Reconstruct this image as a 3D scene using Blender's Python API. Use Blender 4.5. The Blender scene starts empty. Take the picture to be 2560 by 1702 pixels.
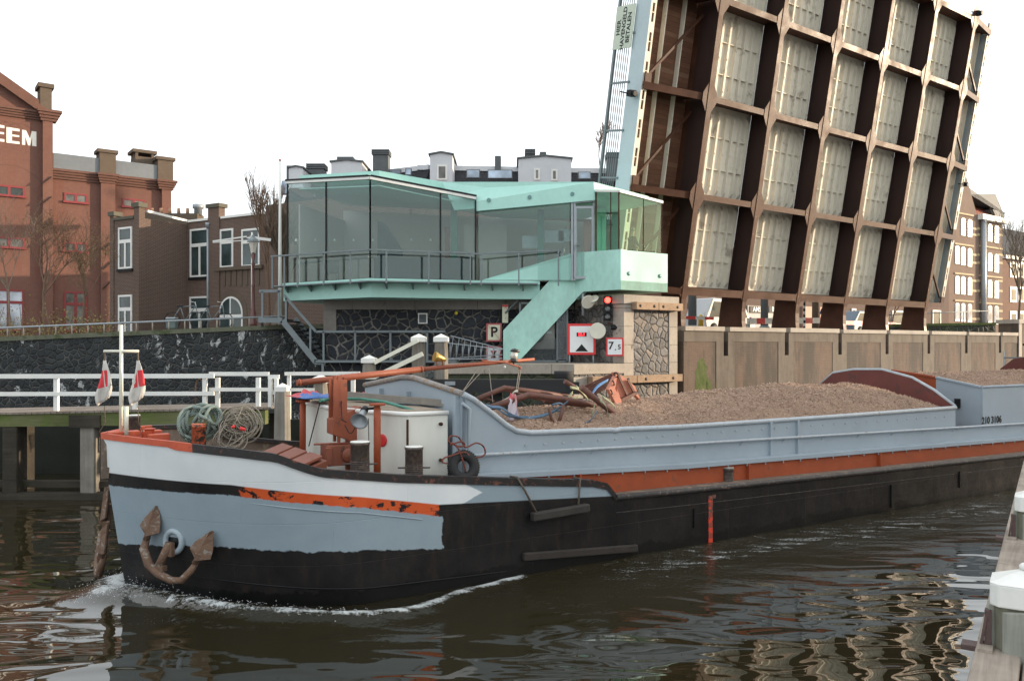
import bpy, bmesh, math, random, re
from mathutils import Vector, Matrix, noise
random.seed(7)
S = bpy.context.scene
COL = S.collection
R = math.radians
# ------------------------------------------------------------ camera, sky, sun
F, CX, HY, CH = 2100.0, 1280.0, 864.0, 3.8
cam = bpy.data.cameras.new('camera'); co = bpy.data.objects.new('camera', cam); COL.objects.link(co)
co.location = (0, 0, CH); co.rotation_euler = (R(90), 0, 0)
cam.sensor_width = 36; cam.lens = 36 * F / 2560; cam.shift_y = (HY - 851) / 2560
cam.clip_start = .1; cam.clip_end = 3000
S.camera = co
S.view_settings.view_transform = 'Standard'; S.view_settings.look = 'None'
S.view_settings.exposure = 1.15; S.view_settings.gamma = 1
SUN_EL = 9.5
SH = Vector((.99, .14, 0)).normalized()
w = bpy.data.worlds.new('World'); S.world = w; w.use_nodes = True
nt = w.node_tree; nt.nodes.clear()
out = nt.nodes.new('ShaderNodeOutputWorld'); bg = nt.nodes.new('ShaderNodeBackground'); sky = nt.nodes.new('ShaderNodeTexSky')
sky.sky_type = 'NISHITA'; sky.sun_disc = False; sky.sun_elevation = R(SUN_EL)
sky.sun_rotation = math.atan2(SH.x, SH.y); sky.air_density = 1.0; sky.dust_density = 4.0; sky.ozone_density = 1.0
mixw = nt.nodes.new('ShaderNodeMix'); mixw.data_type = 'RGBA'; mixw.inputs[0].default_value = .72
mixw.inputs[7].default_value = (7.6, 7.9, 8.1, 1)      # thin high cloud veil
bg.inputs[1].default_value = .108
nt.links.new(sky.outputs[0], mixw.inputs[6]); nt.links.new(mixw.outputs[2], bg.inputs[0]); nt.links.new(bg.outputs[0], out.inputs[0])
sl = bpy.data.lights.new('sun', 'SUN'); so = bpy.data.objects.new('sun', sl); COL.objects.link(so)
sl.energy = 3.0; sl.angle = R(.6); sl.color = (1, .79, .57)
sd = SH * math.cos(R(SUN_EL)) + Vector((0, 0, math.sin(R(SUN_EL))))
so.rotation_euler = sd.to_track_quat('Z', 'Y').to_euler()
so.location = (60, -20, 40)

# ------------------------------------------------------------ picture geometry helpers
def at(x, y, Y): return Vector(((x - CX) / F * Y, Y, CH - (y - HY) / F * Y))
def dirv(deg): return Vector((math.sin(R(deg)), math.cos(R(deg)), 0))
def pl(x, y, P, n):
    d = Vector(((x - CX) / F, 1, -(y - HY) / F)); o = Vector((0, 0, CH))
    return o + d * ((Vector(P) - o).dot(n) / d.dot(n))
def onz(x, y, z=0): return at(x, y, F * (CH - z) / (y - HY))
U = dirv(53.4); V = Vector((-U.y, U.x, 0)); ZZ = Vector((0, 0, 1))
P0 = Vector((6.79, 33, 0))
def W(s, d, z): return P0 + U * s + V * d + ZZ * z        # bridge wall frame

# ------------------------------------------------------------ mesh builder
class MB:
    def __init__(s): s.v = []; s.f = []; s.sm = []
    def poly(s, pts, sm=False):
        b = len(s.v); s.v += [tuple(p) for p in pts]; s.f.append(tuple(range(b, b + len(pts)))); s.sm.append(sm)
    def box(s, c, size, M=None):
        x, y, z = [q / 2 for q in size]; c = Vector(c); b = len(s.v)
        for sx, sy, sz in ((-1,-1,-1),(1,-1,-1),(1,1,-1),(-1,1,-1),(-1,-1,1),(1,-1,1),(1,1,1),(-1,1,1)):
            p = Vector((sx * x, sy * y, sz * z))
            if M: p = M @ p
            s.v.append(tuple(c + p))
        for q in ((0,3,2,1),(4,5,6,7),(0,1,5,4),(1,2,6,5),(2,3,7,6),(3,0,4,7)):
            s.f.append(tuple(b + i for i in q)); s.sm.append(False)
        return s
    def bb(s, x0, x1, y0, y1, z0, z1): return s.box(((x0+x1)/2,(y0+y1)/2,(z0+z1)/2),(abs(x1-x0),abs(y1-y0),abs(z1-z0)))
    def beam(s, a, b, w, h, up=ZZ):
        a, b = Vector(a), Vector(b); d = b - a; L = d.length
        if L < 1e-6: return s
        x = d / L; y = Vector(up).cross(x)
        if y.length < 1e-4: y = Vector((1, 0, 0)).cross(x)
        if y.length < 1e-4: y = Vector((0, 1, 0)).cross(x)
        y.normalize(); z = x.cross(y)
        M = Matrix((x, y, z)).transposed()
        return s.box((a + b) / 2, (L, w, h), M)
    def prism(s, pts, ext, cap=True):
        pts = [Vector(p) for p in pts]; ext = Vector(ext); n = len(pts); b = len(s.v)
        s.v += [tuple(p) for p in pts] + [tuple(p + ext) for p in pts]
        nn = Vector((0,0,0))
        for i in range(n): nn += (pts[i]-pts[0]).cross(pts[(i+1)%n]-pts[0])
        fl = nn.dot(ext) > 0
        if cap:
            q = tuple(range(b, b+n)); q2 = tuple(range(b+n, b+2*n))
            s.f.append(q[::-1] if fl else q); s.f.append(q2 if fl else q2[::-1]); s.sm += [False]*2
        for i in range(n):
            j = (i+1) % n; q = (b+i, b+j, b+n+j, b+n+i)
            s.f.append(q if fl else q[::-1]); s.sm.append(False)
        return s
    def tube(s, path, r, n=8, cap=True, rot=0):
        path = [Vector(p) for p in path]; m = len(path)
        if not hasattr(r, '__len__'): r = [r] * m
        b = len(s.v); t0 = (path[1] - path[0]).normalized()
        nx = t0.cross(ZZ)
        if nx.length < .05: nx = t0.cross(Vector((1, 0, 0)))
        nx.normalize()
        for i, p in enumerate(path):
            t = (path[min(i+1, m-1)] - path[max(i-1, 0)])
            if t.length > 1e-9: t.normalize()
            else: t = t0
            nx = nx - t * nx.dot(t)
            if nx.length < 1e-5: nx = t.orthogonal()
            nx.normalize(); ny = t.cross(nx)
            for k in range(n):
                a = 2 * math.pi * k / n + rot
                s.v.append(tuple(p + (nx * math.cos(a) + ny * math.sin(a)) * r[i]))
        for i in range(m - 1):
            for k in range(n):
                k2 = (k + 1) % n
                s.f.append((b+i*n+k, b+i*n+k2, b+(i+1)*n+k2, b+(i+1)*n+k)); s.sm.append(n > 5)
        if cap:
            s.f.append(tuple(b + k for k in range(n))[::-1]); s.f.append(tuple(b + (m-1)*n + k for k in range(n))); s.sm += [False]*2
        return s
    def lathe(s, c, prof, n=20, ax=ZZ, sm=True):
        ax = Vector(ax).normalized(); c = Vector(c); a = ax.orthogonal().normalized(); bb = ax.cross(a); b0 = len(s.v)
        for (r, h) in prof:
            for k in range(n):
                t = 2*math.pi*k/n
                s.v.append(tuple(c + ax*h + (a*math.cos(t)+bb*math.sin(t))*r))
        for i in range(len(prof)-1):
            for k in range(n):
                k2 = (k+1) % n
                s.f.append((b0+i*n+k, b0+i*n+k2, b0+(i+1)*n+k2, b0+(i+1)*n+k)); s.sm.append(sm)
        if prof[0][0] > 1e-4: s.f.append(tuple(b0+k for k in range(n))[::-1]); s.sm.append(False)
        if prof[-1][0] > 1e-4: s.f.append(tuple(b0+(len(prof)-1)*n+k for k in range(n))); s.sm.append(False)
        return s
    def torus(s, c, R1, r, ax=ZZ, n=28, m=10, rows=None):
        ax = Vector(ax).normalized(); a = ax.orthogonal().normalized(); bb = ax.cross(a); c = Vector(c); b0 = len(s.v)
        for i in range(n):
            t = 2*math.pi*i/n; d = a*math.cos(t)+bb*math.sin(t)
            for k in range(m):
                q = 2*math.pi*k/m; s.v.append(tuple(c + d*(R1+r*math.cos(q)) + ax*r*math.sin(q)))
        for i in range(n):
            for k in range(m):
                i2, k2 = (i+1)%n, (k+1)%m
                s.f.append((b0+i*m+k, b0+i2*m+k, b0+i2*m+k2, b0+i*m+k2)); s.sm.append(True)
        return s
    def grid(s, rows, sm=True):
        b = len(s.v); n = len(rows[0])
        for r_ in rows: s.v += [tuple(p) for p in r_]
        for i in range(len(rows)-1):
            for k in range(n-1):
                s.f.append((b+i*n+k, b+i*n+k+1, b+(i+1)*n+k+1, b+(i+1)*n+k)); s.sm.append(sm)
        return s
    def build(s, name, m, parent=None, bevel=0, solid=0, attrs=None):
        me = bpy.data.meshes.new(name); me.from_pydata(s.v, [], s.f); me.update()
        me.polygons.foreach_set('use_smooth', s.sm)
        uv = me.uv_layers.new(name='uv'); vs = me.vertices
        for p in me.polygons:
            n = p.normal
            if abs(n.z) > .75:
                for li in p.loop_indices:
                    c = vs[me.loops[li].vertex_index].co; uv.data[li].uv = (c.x, c.y)
            else:
                t = Vector((-n.y, n.x, 0)); t.normalize()
                if t.x < -.01 or (abs(t.x) <= .01 and t.y < 0): t = -t
                for li in p.loop_indices:
                    c = vs[me.loops[li].vertex_index].co; uv.data[li].uv = (c.dot(t), c.z)
        if attrs:
            for k, vals in attrs.items():
                at_ = me.attributes.new(k, 'FLOAT', 'POINT'); at_.data.foreach_set('value', vals)
        me.materials.append(m)
        o = bpy.data.objects.new(name, me); COL.objects.link(o)
        if parent: o.parent = parent
        if bevel:
            b = o.modifiers.new('bevel', 'BEVEL'); b.width = bevel; b.segments = 2; b.limit_method = 'ANGLE'; b.angle_limit = R(40)
        if solid:
            b = o.modifiers.new('solid', 'SOLIDIFY'); b.thickness = solid; b.offset = 0
        return o

def tag(o, label=None, cat=None, group=None, kind=None):
    if label: o['label'] = label
    if cat: o['category'] = cat
    if group: o['group'] = group
    if kind: o['kind'] = kind
    return o
def thing(name, label, cat, loc=(0, 0, 0), group=None, M=None):
    o = bpy.data.objects.new(name, None); COL.objects.link(o); o.empty_display_size = .2
    if M is not None: o.matrix_world = M
    else: o.location = loc
    return tag(o, label, cat, group)
def kids(o): return [c for c in bpy.data.objects if c.parent == o]
def copy_tree(o, label=None, parent=None):
    ks = kids(o); c = o.copy(); COL.objects.link(c); c.parent = parent
    if label: c['label'] = label
    for k in ks: copy_tree(k, None, c)
    return c
def frame(o, x, y, z):
    return Matrix.Translation(Vector(o)) @ Matrix((Vector(x), Vector(y), Vector(z))).transposed().to_4x4()

# ------------------------------------------------------------ materials
class NT:
    def __init__(s, name):
        s.m = bpy.data.materials.new(name); s.m.use_nodes = True; s.t = s.m.node_tree; s.t.nodes.clear()
        s.out = s.n('ShaderNodeOutputMaterial')
    def n(s, ty, **k):
        o = s.t.nodes.new(ty)
        for a, b in k.items():
            setattr(o, a, b)
        return o
    def l(s, a, b): s.t.links.new(a, b)
    def mix(s, fac, a, b, mode='MIX'):
        o = s.n('ShaderNodeMix', data_type='RGBA', blend_type=mode)
        for sock, v in ((o.inputs[0], fac), (o.inputs[6], a), (o.inputs[7], b)):
            if hasattr(v, 'is_output'): s.l(v, sock)
            else: sock.default_value = v if not isinstance(v, tuple) else (*v, 1)[:4]
        return o.outputs[2]
    def math(s, op, a, b=0, clamp=False):
        o = s.n('ShaderNodeMath', operation=op); o.use_clamp = clamp
        for sock, v in ((o.inputs[0], a), (o.inputs[1], b)):
            if hasattr(v, 'is_output'): s.l(v, sock)
            else: sock.default_value = v
        return o.outputs[0]
    def ramp(s, v, stops, interp='LINEAR'):
        o = s.n('ShaderNodeValToRGB'); e = o.color_ramp.elements; o.color_ramp.interpolation = interp
        while len(e) < len(stops): e.new(.5)
        for q, (p, c) in zip(e, stops):
            q.position = p; q.color = (*(c if isinstance(c, tuple) else (c, c, c)), 1)[:4]
        s.l(v, o.inputs[0]); return o.outputs[0]
    def coord(s, kind='Object', scale=(1, 1, 1), rot=(0, 0, 0)):
        tc = s.n('ShaderNodeTexCoord'); mp = s.n('ShaderNodeMapping'); mp.inputs['Scale'].default_value = scale; mp.inputs['Rotation'].default_value = rot
        s.l(tc.outputs[kind], mp.inputs[0]); return mp.outputs[0]
    def noise(s, vec, scale, detail=4, rough=.55, dist=0):
        o = s.n('ShaderNodeTexNoise'); o.inputs['Scale'].default_value = scale; o.inputs['Detail'].default_value = detail
        o.inputs['Roughness'].default_value = rough; o.inputs['Distortion'].default_value = dist
        s.l(vec, o.inputs[0]); return o.outputs[0]
    def attr(s, name):
        o = s.n('ShaderNodeAttribute'); o.attribute_name = name; return o.outputs['Fac']
    def bsdf(s, col, rough=.6, metal=0, bump=None, bstr=.3, bdist=.02, spec=.5, coat=0, emis=None, estr=0):
        b = s.n('ShaderNodeBsdfPrincipled')
        for sock, v in ((b.inputs['Base Color'], col), (b.inputs['Roughness'], rough), (b.inputs['Metallic'], metal)):
            if hasattr(v, 'is_output'): s.l(v, sock)
            else: sock.default_value = (*v, 1)[:4] if isinstance(v, tuple) else v
        b.inputs['Specular IOR Level'].default_value = spec; b.inputs['Coat Weight'].default_value = coat
        if emis: b.inputs['Emission Color'].default_value = (*emis, 1); b.inputs['Emission Strength'].default_value = estr
        if bump is not None:
            bp = s.n('ShaderNodeBump'); bp.inputs['Strength'].default_value = bstr; bp.inputs['Distance'].default_value = bdist
            s.l(bump, bp.inputs['Height']); s.l(bp.outputs[0], b.inputs['Normal'])
        s.l(b.outputs[0], s.out.inputs[0]); s.b = b; return s.m

def sc(c, k): return tuple(min(1, x * k) for x in c[:3])
MC = {}
def mat(name, col, rough=.6, var=.25, scale=3, metal=0, bump=.15, stretch=(1, 1, 1), spec=.5, dirt=None, dirt_amt=.5, bscale=30, coat=0):
    """weathered surface: base colour broken by two sizes of noise, optional dirt or rust patches"""
    if name in MC: return MC[name]
    t = NT(name); c = t.coord('Object', stretch)
    n1 = t.noise(c, scale, 5, .6); n2 = t.noise(c, scale * 7, 3, .6)
    k = t.ramp(n1, [(.25, sc(col, 1 - var)), (.75, sc(col, 1 + var))])
    k = t.mix(var * .9, k, t.ramp(n2, [(.3, sc(col, .55)), (.7, sc(col, 1.35))]))
    rr = t.ramp(n2, [(.2, rough * .85), (.8, min(1, rough * 1.15))])
    if dirt:
        n3 = t.noise(c, scale * 1.7, 6, .7, .4)
        msk = t.ramp(n3, [(dirt_amt, 0.), (dirt_amt + .08, 1.)])
        k = t.mix(msk, k, dirt)
    bn = t.noise(c, bscale, 4, .6)
    t.bsdf(k, rr, metal, bn, bump, .02, spec, coat)
    MC[name] = t.m; return t.m

def smooth(pts, k=4):
    P = [Vector(p) for p in pts]; o = []
    for i in range(len(P) - 1):
        a, b, c, d = P[max(i-1, 0)], P[i], P[i+1], P[min(i+2, len(P)-1)]
        for j in range(k):
            u = j / k; o.append(.5 * ((2*b) + (c-a)*u + (2*a-5*b+4*c-d)*u*u + (3*b-a-3*c+d)*u**3))
    return o + [P[-1]]
def brick(name, c1, c2, mortar, bw=.22, bh=.07, var=.35, dirt=None, amt=.5, bump=.5):
    if name in MC: return MC[name]
    t = NT(name); uv = t.coord('UV')
    b = t.n('ShaderNodeTexBrick'); t.l(uv, b.inputs[0])
    b.inputs['Scale'].default_value = 1; b.inputs['Brick Width'].default_value = bw; b.inputs['Row Height'].default_value = bh
    b.inputs['Mortar Size'].default_value = .009; b.inputs['Mortar Smooth'].default_value = .3; b.inputs['Bias'].default_value = -.2
    b.inputs['Color1'].default_value = (*c1, 1); b.inputs['Color2'].default_value = (*c2, 1); b.inputs['Mortar'].default_value = (*mortar, 1)
    oc = t.coord('Object'); n1 = t.noise(oc, .45, 6, .65); n2 = t.noise(oc, 5, 4, .6)
    k = t.mix(var, b.outputs[0], t.ramp(n1, [(.3, sc(c1, .45)), (.7, sc(c2, 1.5))]))
    k = t.mix(.3, k, t.ramp(n2, [(.3, sc(c1, .6)), (.7, sc(c2, 1.35))]))
    if dirt:
        n3 = t.noise(t.coord('Object', (1, 1, .18)), 1.1, 6, .7)
        k = t.mix(t.ramp(n3, [(amt, 0.), (amt + .15, .8)]), k, dirt)
    inv = t.math('SUBTRACT', 1, b.outputs[1])
    t.bsdf(k, .85, 0, inv, bump, .012, .3); MC[name] = t.m; return t.m

def basalt(name, size=.28, stone=(.022, .026, .032), mortar=(.16, .155, .14), jw=.045, moss=None, moss_amt=.5, streak=False, rand=1.0):
    if name in MC: return MC[name]
    t = NT(name); uv = t.coord('UV'); 
    nz = t.noise(uv, 2.2, 3); 
    add = t.n('ShaderNodeVectorMath', operation='ADD'); sclv = t.n('ShaderNodeVectorMath', operation='SCALE'); sclv.inputs['Scale'].default_value = .22 * size / .3
    nz_ = t.n('ShaderNodeTexNoise'); nz_.inputs['Scale'].default_value = 3; t.l(uv, nz_.inputs[0]); t.l(nz_.outputs[1], sclv.inputs[0])
    t.l(uv, add.inputs[0]); t.l(sclv.outputs[0], add.inputs[1])
    v1 = t.n('ShaderNodeTexVoronoi', feature='DISTANCE_TO_EDGE', voronoi_dimensions='2D'); v2 = t.n('ShaderNodeTexVoronoi', voronoi_dimensions='2D')
    for v in (v1, v2):
        v.inputs['Scale'].default_value = 1 / size; v.inputs['Randomness'].default_value = rand; t.l(add.outputs[0], v.inputs['Vector'])
    e = t.ramp(v1.outputs['Distance'], [(jw, 0.), (jw * 2.0, 1.)])
    hsv = t.n('ShaderNodeSeparateColor'); t.l(v2.outputs['Color'], hsv.inputs[0])
    st = t.ramp(hsv.outputs[0], [(0, sc(stone, .55)), (.5, stone), (.8, sc(stone, 1.7)), (1, (stone[0]*2.4, stone[1]*1.9, stone[2]*1.5))])
    oc = t.coord('Object'); n1 = t.noise(oc, 9, 5, .7)
    st = t.mix(.5, st, t.ramp(n1, [(.3, sc(stone, .4)), (.75, sc(stone, 2.2))]))
    mo = t.mix(t.ramp(t.noise(oc, 1.9, 5), [(.35, .0), (.62, 1.)]), mortar, sc(mortar, .25))
    k = t.mix(e, mo, st)
    if moss:
        msk = t.ramp(t.noise(oc, .9, 6, .7), [(moss_amt, 0.), (moss_amt + .2, .75)])
        k = t.mix(msk, k, moss)
    if streak:
        n3 = t.noise(t.coord('UV', (1.6, .9, 1)), 1.6, 6, .72, .6)
        k = t.mix(t.math('MULTIPLY', t.ramp(n3, [(.575, 0.), (.60, .9)]), t.ramp(t.noise(t.coord('UV', (1, 1.6, 1), (3, 1, 0)), .33, 2), [(.50, 0.), (.56, 1.)])), k, (.45, .46, .45))
    bmp = t.ramp(v1.outputs['Distance'], [(0, 0.), (.18, 1.)])
    t.bsdf(k, .75, 0, bmp, .8, .05, .35); MC[name] = t.m; return t.m

def wood(name, col, col2, axis=0, rough=.8, plank=0, moss=None, moss_amt=.55):
    if name in MC: return MC[name]
    t = NT(name); st = [14, 14, 14]; st[axis] = .7
    c = t.coord('Object', tuple(st)); n1 = t.noise(c, 1.0, 6, .7, .6); oc = t.coord('Object'); n2 = t.noise(oc, 1.4, 5, .6)
    k = t.ramp(n1, [(.28, sc(col, .45)), (.5, col), (.75, col2)])
    k = t.mix(.5, k, t.ramp(n2, [(.3, sc(col, .6)), (.7, sc(col2, 1.1))]))
    if moss: k = t.mix(t.ramp(t.noise(oc, 1.1, 6, .7), [(moss_amt, 0.), (moss_amt + .15, .85)]), k, moss)
    t.bsdf(k, rough, 0, n1, .5, .015, .25); MC[name] = t.m; return t.m

def glassmat(name, tint=(.72, .86, .82), refl=.10, rough=0.0):
    if name in MC: return MC[name]
    t = NT(name); tr = t.n('ShaderNodeBsdfTransparent'); tr.inputs[0].default_value = (*tint, 1)
    g = t.n('ShaderNodeBsdfGlossy'); g.inputs['Roughness'].default_value = rough; g.inputs[0].default_value = (.9, 1, .97, 1)
    lw = t.n('ShaderNodeLayerWeight'); p5 = t.math('POWER', lw.outputs['Facing'], 4.0)
    f = t.math('ADD', t.math('MULTIPLY', p5, .8), refl, True)
    mx = t.n('ShaderNodeMixShader'); t.l(f, mx.inputs[0]); t.l(tr.outputs[0], mx.inputs[1]); t.l(g.outputs[0], mx.inputs[2])
    t.l(mx.outputs[0], t.out.inputs[0]); MC[name] = t.m; return t.m

def winmat(name, col=(.03, .035, .04), rough=.05, spec=.5, var=.5, scale=.6):
    if name in MC: return MC[name]
    t = NT(name); oc = t.coord('Object'); n1 = t.noise(oc, scale, 3)
    t.bsdf(t.ramp(n1, [(.35, sc(col, 1 - var)), (.65, sc(col, 1 + var * 2))]), rough, 0, t.noise(oc, 1.2, 2), .05, .02, spec, 0)
    MC[name] = t.m; return t.m
def emis(name, col, k):
    if name in MC: return MC[name]
    t = NT(name); t.bsdf(col, .4, emis=col, estr=k); MC[name] = t.m; return t.m

M_mint = mat('mint_paint', (.40, .68, .60), .5, .08, .8, bump=.03, spec=.4)
M_mint_dirty = mat('mint_concrete', (.38, .63, .55), .6, .20, 1.1, bump=.05, spec=.35, stretch=(1, 1, .5))
M_white = mat('white_paint', (.72, .72, .68), .5, .07, 2, bump=.05)
M_cream = mat('cream_paint', (.68, .67, .56), .55, .08, 2, bump=.05)
M_steel = mat('grey_steel', (.16, .19, .20), .45, .12, 4, bump=.05)
M_galv = mat('galvanised', (.30, .33, .35), .42, .15, 5, metal=.3, bump=.05)
M_dark = mat('black_steel', (.012, .013, .014), .55, .3, 3, bump=.1, spec=.25)
M_black = mat('black_paint', (.008, .008, .009), .55, .3, 3, bump=.05, spec=.2)
M_red = mat('red_paint', (.62, .03, .03), .45, .1, 4, bump=.02)
M_stone = mat('granite', (.34, .30, .25), .85, .25, 1.2, bump=.4, dirt=(.12, .10, .08), dirt_amt=.62)
M_stone_d = mat('grey_stone', (.20, .18, .16), .85, .25, 1.5, bump=.4, dirt=(.06, .07, .05), dirt_amt=.6)
M_lamp = mat('lamp_black', (.02, .022, .02), .4, .2, 3)
# ============================================================ BARGE FRAME (needed by the water too)
BD = dirv(57.6); BN = Vector((-BD.y, BD.x, 0))
OB = BD * 2.03 + BN * 14.3
BM = frame(OB, BD, BN, ZZ); BMi = BM.inverted()
HB = 2.7
def lerp(tab, x):
    if x <= tab[0][0]: return tab[0][1]
    for (a, b), (c, d) in zip(tab, tab[1:]):
        if x <= c: return b + (d - b) * (x - a) / (c - a)
    return tab[-1][1]
def stem_t(z): return -.14 - .31 * max(0, min(1, (z - .3) / 2.14)) if z > .3 else -.14 + .15 * (.3 - z)
def hb(t, z):
    t0 = stem_t(z); k = max(0, min(1, (z + .2) / 2.4)); L = 3.1 - .2 * k; p = 1.75 + .6 * k
    if t <= t0: return 0.0
    if t > 34: return HB * math.sqrt(max(0, 1 - ((t - 34) / 6.0) ** 2))
    u = (t - t0) / L
    return HB if u >= 1 else HB * (1 - (1 - u) ** p)
ZTOP = [(-.45, 2.44), (.3, 2.40), (1.0, 2.33), (1.5, 2.26), (1.85, 2.11), (2.1, 2.02), (3.3, 1.84), (5.4, 1.61), (7.25, 1.42), (7.5, 1.16), (9, 1.12), (15, 1.02), (22, .92), (34, 1.0), (40, 1.3)]
ZC = [(-.45, 1.84), (1, 1.81), (2.7, 1.575), (4, 1.33), (7.5, 1.13), (9, .6)]
ZB_ = [(-.45, 1.64), (1, 1.66), (2.7, 1.42), (4, 1.15), (5, 1.0)]
ZA = [(-.45, .69), (1, .87), (2.7, .79), (4, .63), (5, .6)]
def deck_z(t): return lerp([(0, 1.75), (2, 1.5), (5, 1.16), (9, 1.10), (15, 1.0), (22, .90), (40, .9)], t)

# ============================================================ WATER
def water():
    t = NT('canal_water')
    oc = t.coord('Object'); geo = t.coord('Object', (1, 1, 1), (0, 0, R(-32)))
    mp = t.coord('Object', (.65, 1.35, 1), (0, 0, R(20)))
    n1 = t.noise(mp, .42, .6, .4, .5); n2 = t.noise(mp, 1.35, .5, .4, .9); n3 = t.noise(oc, 9, 3, .6)
    mp2 = t.coord('Object', (.35, 1.2, 1), (0, 0, R(-30))); n4 = t.noise(mp2, 1.3, .8, .45, 1.2)
    turb = t.attr('turb'); foam = t.attr('foam')
    h = t.math('ADD', t.math('MULTIPLY', n1, 2.0), t.math('MULTIPLY', n2, .52))
    calm = t.ramp(t.noise(oc, .16, 2), [(.4, .25), (.65, 1.)])
    h = t.math('ADD', h, t.math('MULTIPLY', t.math('MULTIPLY', n4, calm), .32))
    h = t.math('ADD', h, t.math('MULTIPLY', t.math('MULTIPLY', n3, turb), .8))
    h = t.math('ADD', h, t.math('MULTIPLY', t.math('MULTIPLY', n4, turb), .6))
    fn = t.noise(oc, 24, 5, .85, .3); fn2 = t.noise(t.coord('Object', (.5, 1.4, 1), (0, 0, R(32))), 3.2, 5, .7, .6)
    fsum = t.math('ADD', t.math('MULTIPLY', fn, .45), t.math('MULTIPLY', fn2, .55))
    thr = t.math('SUBTRACT', .80, t.math('MULTIPLY', foam, .34))
    msk = t.math('MULTIPLY', t.math('SUBTRACT', fsum, thr), 9, True)
    msk = t.math('MULTIPLY', msk, t.math('MULTIPLY', foam, 6, True))
    col = t.mix(t.math('MULTIPLY', msk, .8), (.020, .0165, .0075), (.62, .66, .66))
    rough = t.mix(msk, (.012, .012, .012), (.6, .6, .6))
    b = t.bsdf(col, rough, 0, h, .60, .085, .5)
    t.b.inputs['IOR'].default_value = 1.72
    mb = MB(); foamv = []; turbv = []
    def surf(x, y):
        L = BMi @ Vector((x, y, 0)); tt, yy = L.x, -L.y    # yy>0 towards camera side
        ay = abs(L.y)
        z = 0.0; fo = 0.0; tu = 0.0
        if -3 < tt < 42:
            h0 = hb(max(tt, -.1), 0) if tt > -.13 else 0
            d = ay - h0 if tt > -.13 else math.hypot(ay, tt + .13)
            if tt < 3.2 and d > -.6:
                # bow wave: crest leaves the stem and sweeps back
                cd = .55 + .18 * max(0, tt + .6); g = math.exp(-((d - cd * .55) / .38) ** 2)
                fall = max(0, 1 - max(0, tt) / 3.4) if tt > -.13 else max(0, 1 - (-tt - .13) / 1.5)
                z += .17 * g * fall
                nn = noise.noise((x * 3, y * 3, 0))
                fr = max(0, 1 - d / (1.25 + .3 * nn)) if d > 0 else 1
                fo = max(fo, (1.35 if tt < .8 else .95) * fr * min(1, fall * 1.5))
                tu = max(tu, g * .5)
            if tt >= .3 and d > -.4:
                cl = .62 + .02 * tt if tt < 3 else max(.10, .68 - .28 * (tt - 3))
                g = math.exp(-((d - cl + .10 * noise.noise((tt * 1.3, 3, 1))) / (.20 if tt < 4.5 else .13)) ** 2)
                fo = max(fo, g * (1.15 if tt < 5.5 else .62)); z += .05 * g
                tu = max(tu, math.exp(-(d / 1.5) ** 2) * (1.0 if tt > 5 else .35))
                if tt > 4: fo = max(fo, .80 * min(1, (tt - 4) / 3) * math.exp(-((d - .5 - .03 * tt) / (.9 + .04 * tt)) ** 2))
        return z, fo, tu
    def patch(x0, x1, y0, y1, st):
        nx = int((x1 - x0) / st); ny = int((y1 - y0) / st); rows = []
        for j in range(ny + 1):
            row = []
            for i in range(nx + 1):
                x = x0 + (x1 - x0) * i / nx; y = y0 + (y1 - y0) * j / ny
                z, fo, tu = surf(x, y); row.append((x, y, z)); foamv.append(fo); turbv.append(tu)
            rows.append(row)
        mb.grid(rows)
    patch(-13, 5, 8, 18, .09); patch(5, 29, 8, 32, .25)
    for (x0, x1, y0, y1) in ((-400, -13, -60, 32), (-13, 29, -60, 8), (29, 400, -60, 60), (-13, 5, 18, 32)):
        rows = [[(x0, y0, 0), (x1, y0, 0)], [(x0, y1, 0), (x1, y1, 0)]]; mb.grid(rows); foamv.extend([0]*4); turbv.extend([0]*4)
    sp = MB(); rs = random.Random(5)
    for i in range(420):
        a_ = rs.uniform(-2.6, 2.9); tt = rs.uniform(-.9, 2.6); 
        if rs.random() < .5: tt = rs.gauss(-.25, .32)
        h0 = hb(max(tt, -.1), 0) if tt > -.13 else 0; y = -(h0 + abs(rs.gauss(.34 + .12 * max(tt, 0), .16)))
        if tt < 0 and rs.random() < .45: y = rs.uniform(-.7, .6)
        P = BM @ Vector((tt, y, 0)); z = surf(P.x, P.y)[0] + abs(rs.gauss(0, .035)) * (1.6 if tt < .5 else .7); P.z = z
        r_ = rs.uniform(.003, .008); sp.poly([P + Vector((r_, 0, 0)), P + Vector((0, r_, r_ * .5)), P + Vector((-r_, 0, r_)), P + Vector((0, -r_, 0))])
    tag(sp.build('water_spray', mat('foam_white', (.7, .73, .74), .6, .05, 5)), 'white spray thrown up around the stem of the barge', 'spray', kind='stuff')
    o = mb.build('water', t.m, attrs={'foam': foamv, 'turb': turbv}); tag(o, kind='structure')
water()

# ============================================================ GROUND
M_pave = mat('paving', (.16, .14, .13), .9, .2, .8, bump=.2)
def gz(x): return lerp([(-60, 3.9), (-20, 4.05), (-8, 4.5), (0, 4.5)], x)
g = MB()
front = [(-60, 31.6), (-8.2, 31.6), (-6.6, 31.3), (2.5, 31.3)]
fr2 = [W(s, -1.25, 0).xy for s in (0, 24.5)]
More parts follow.
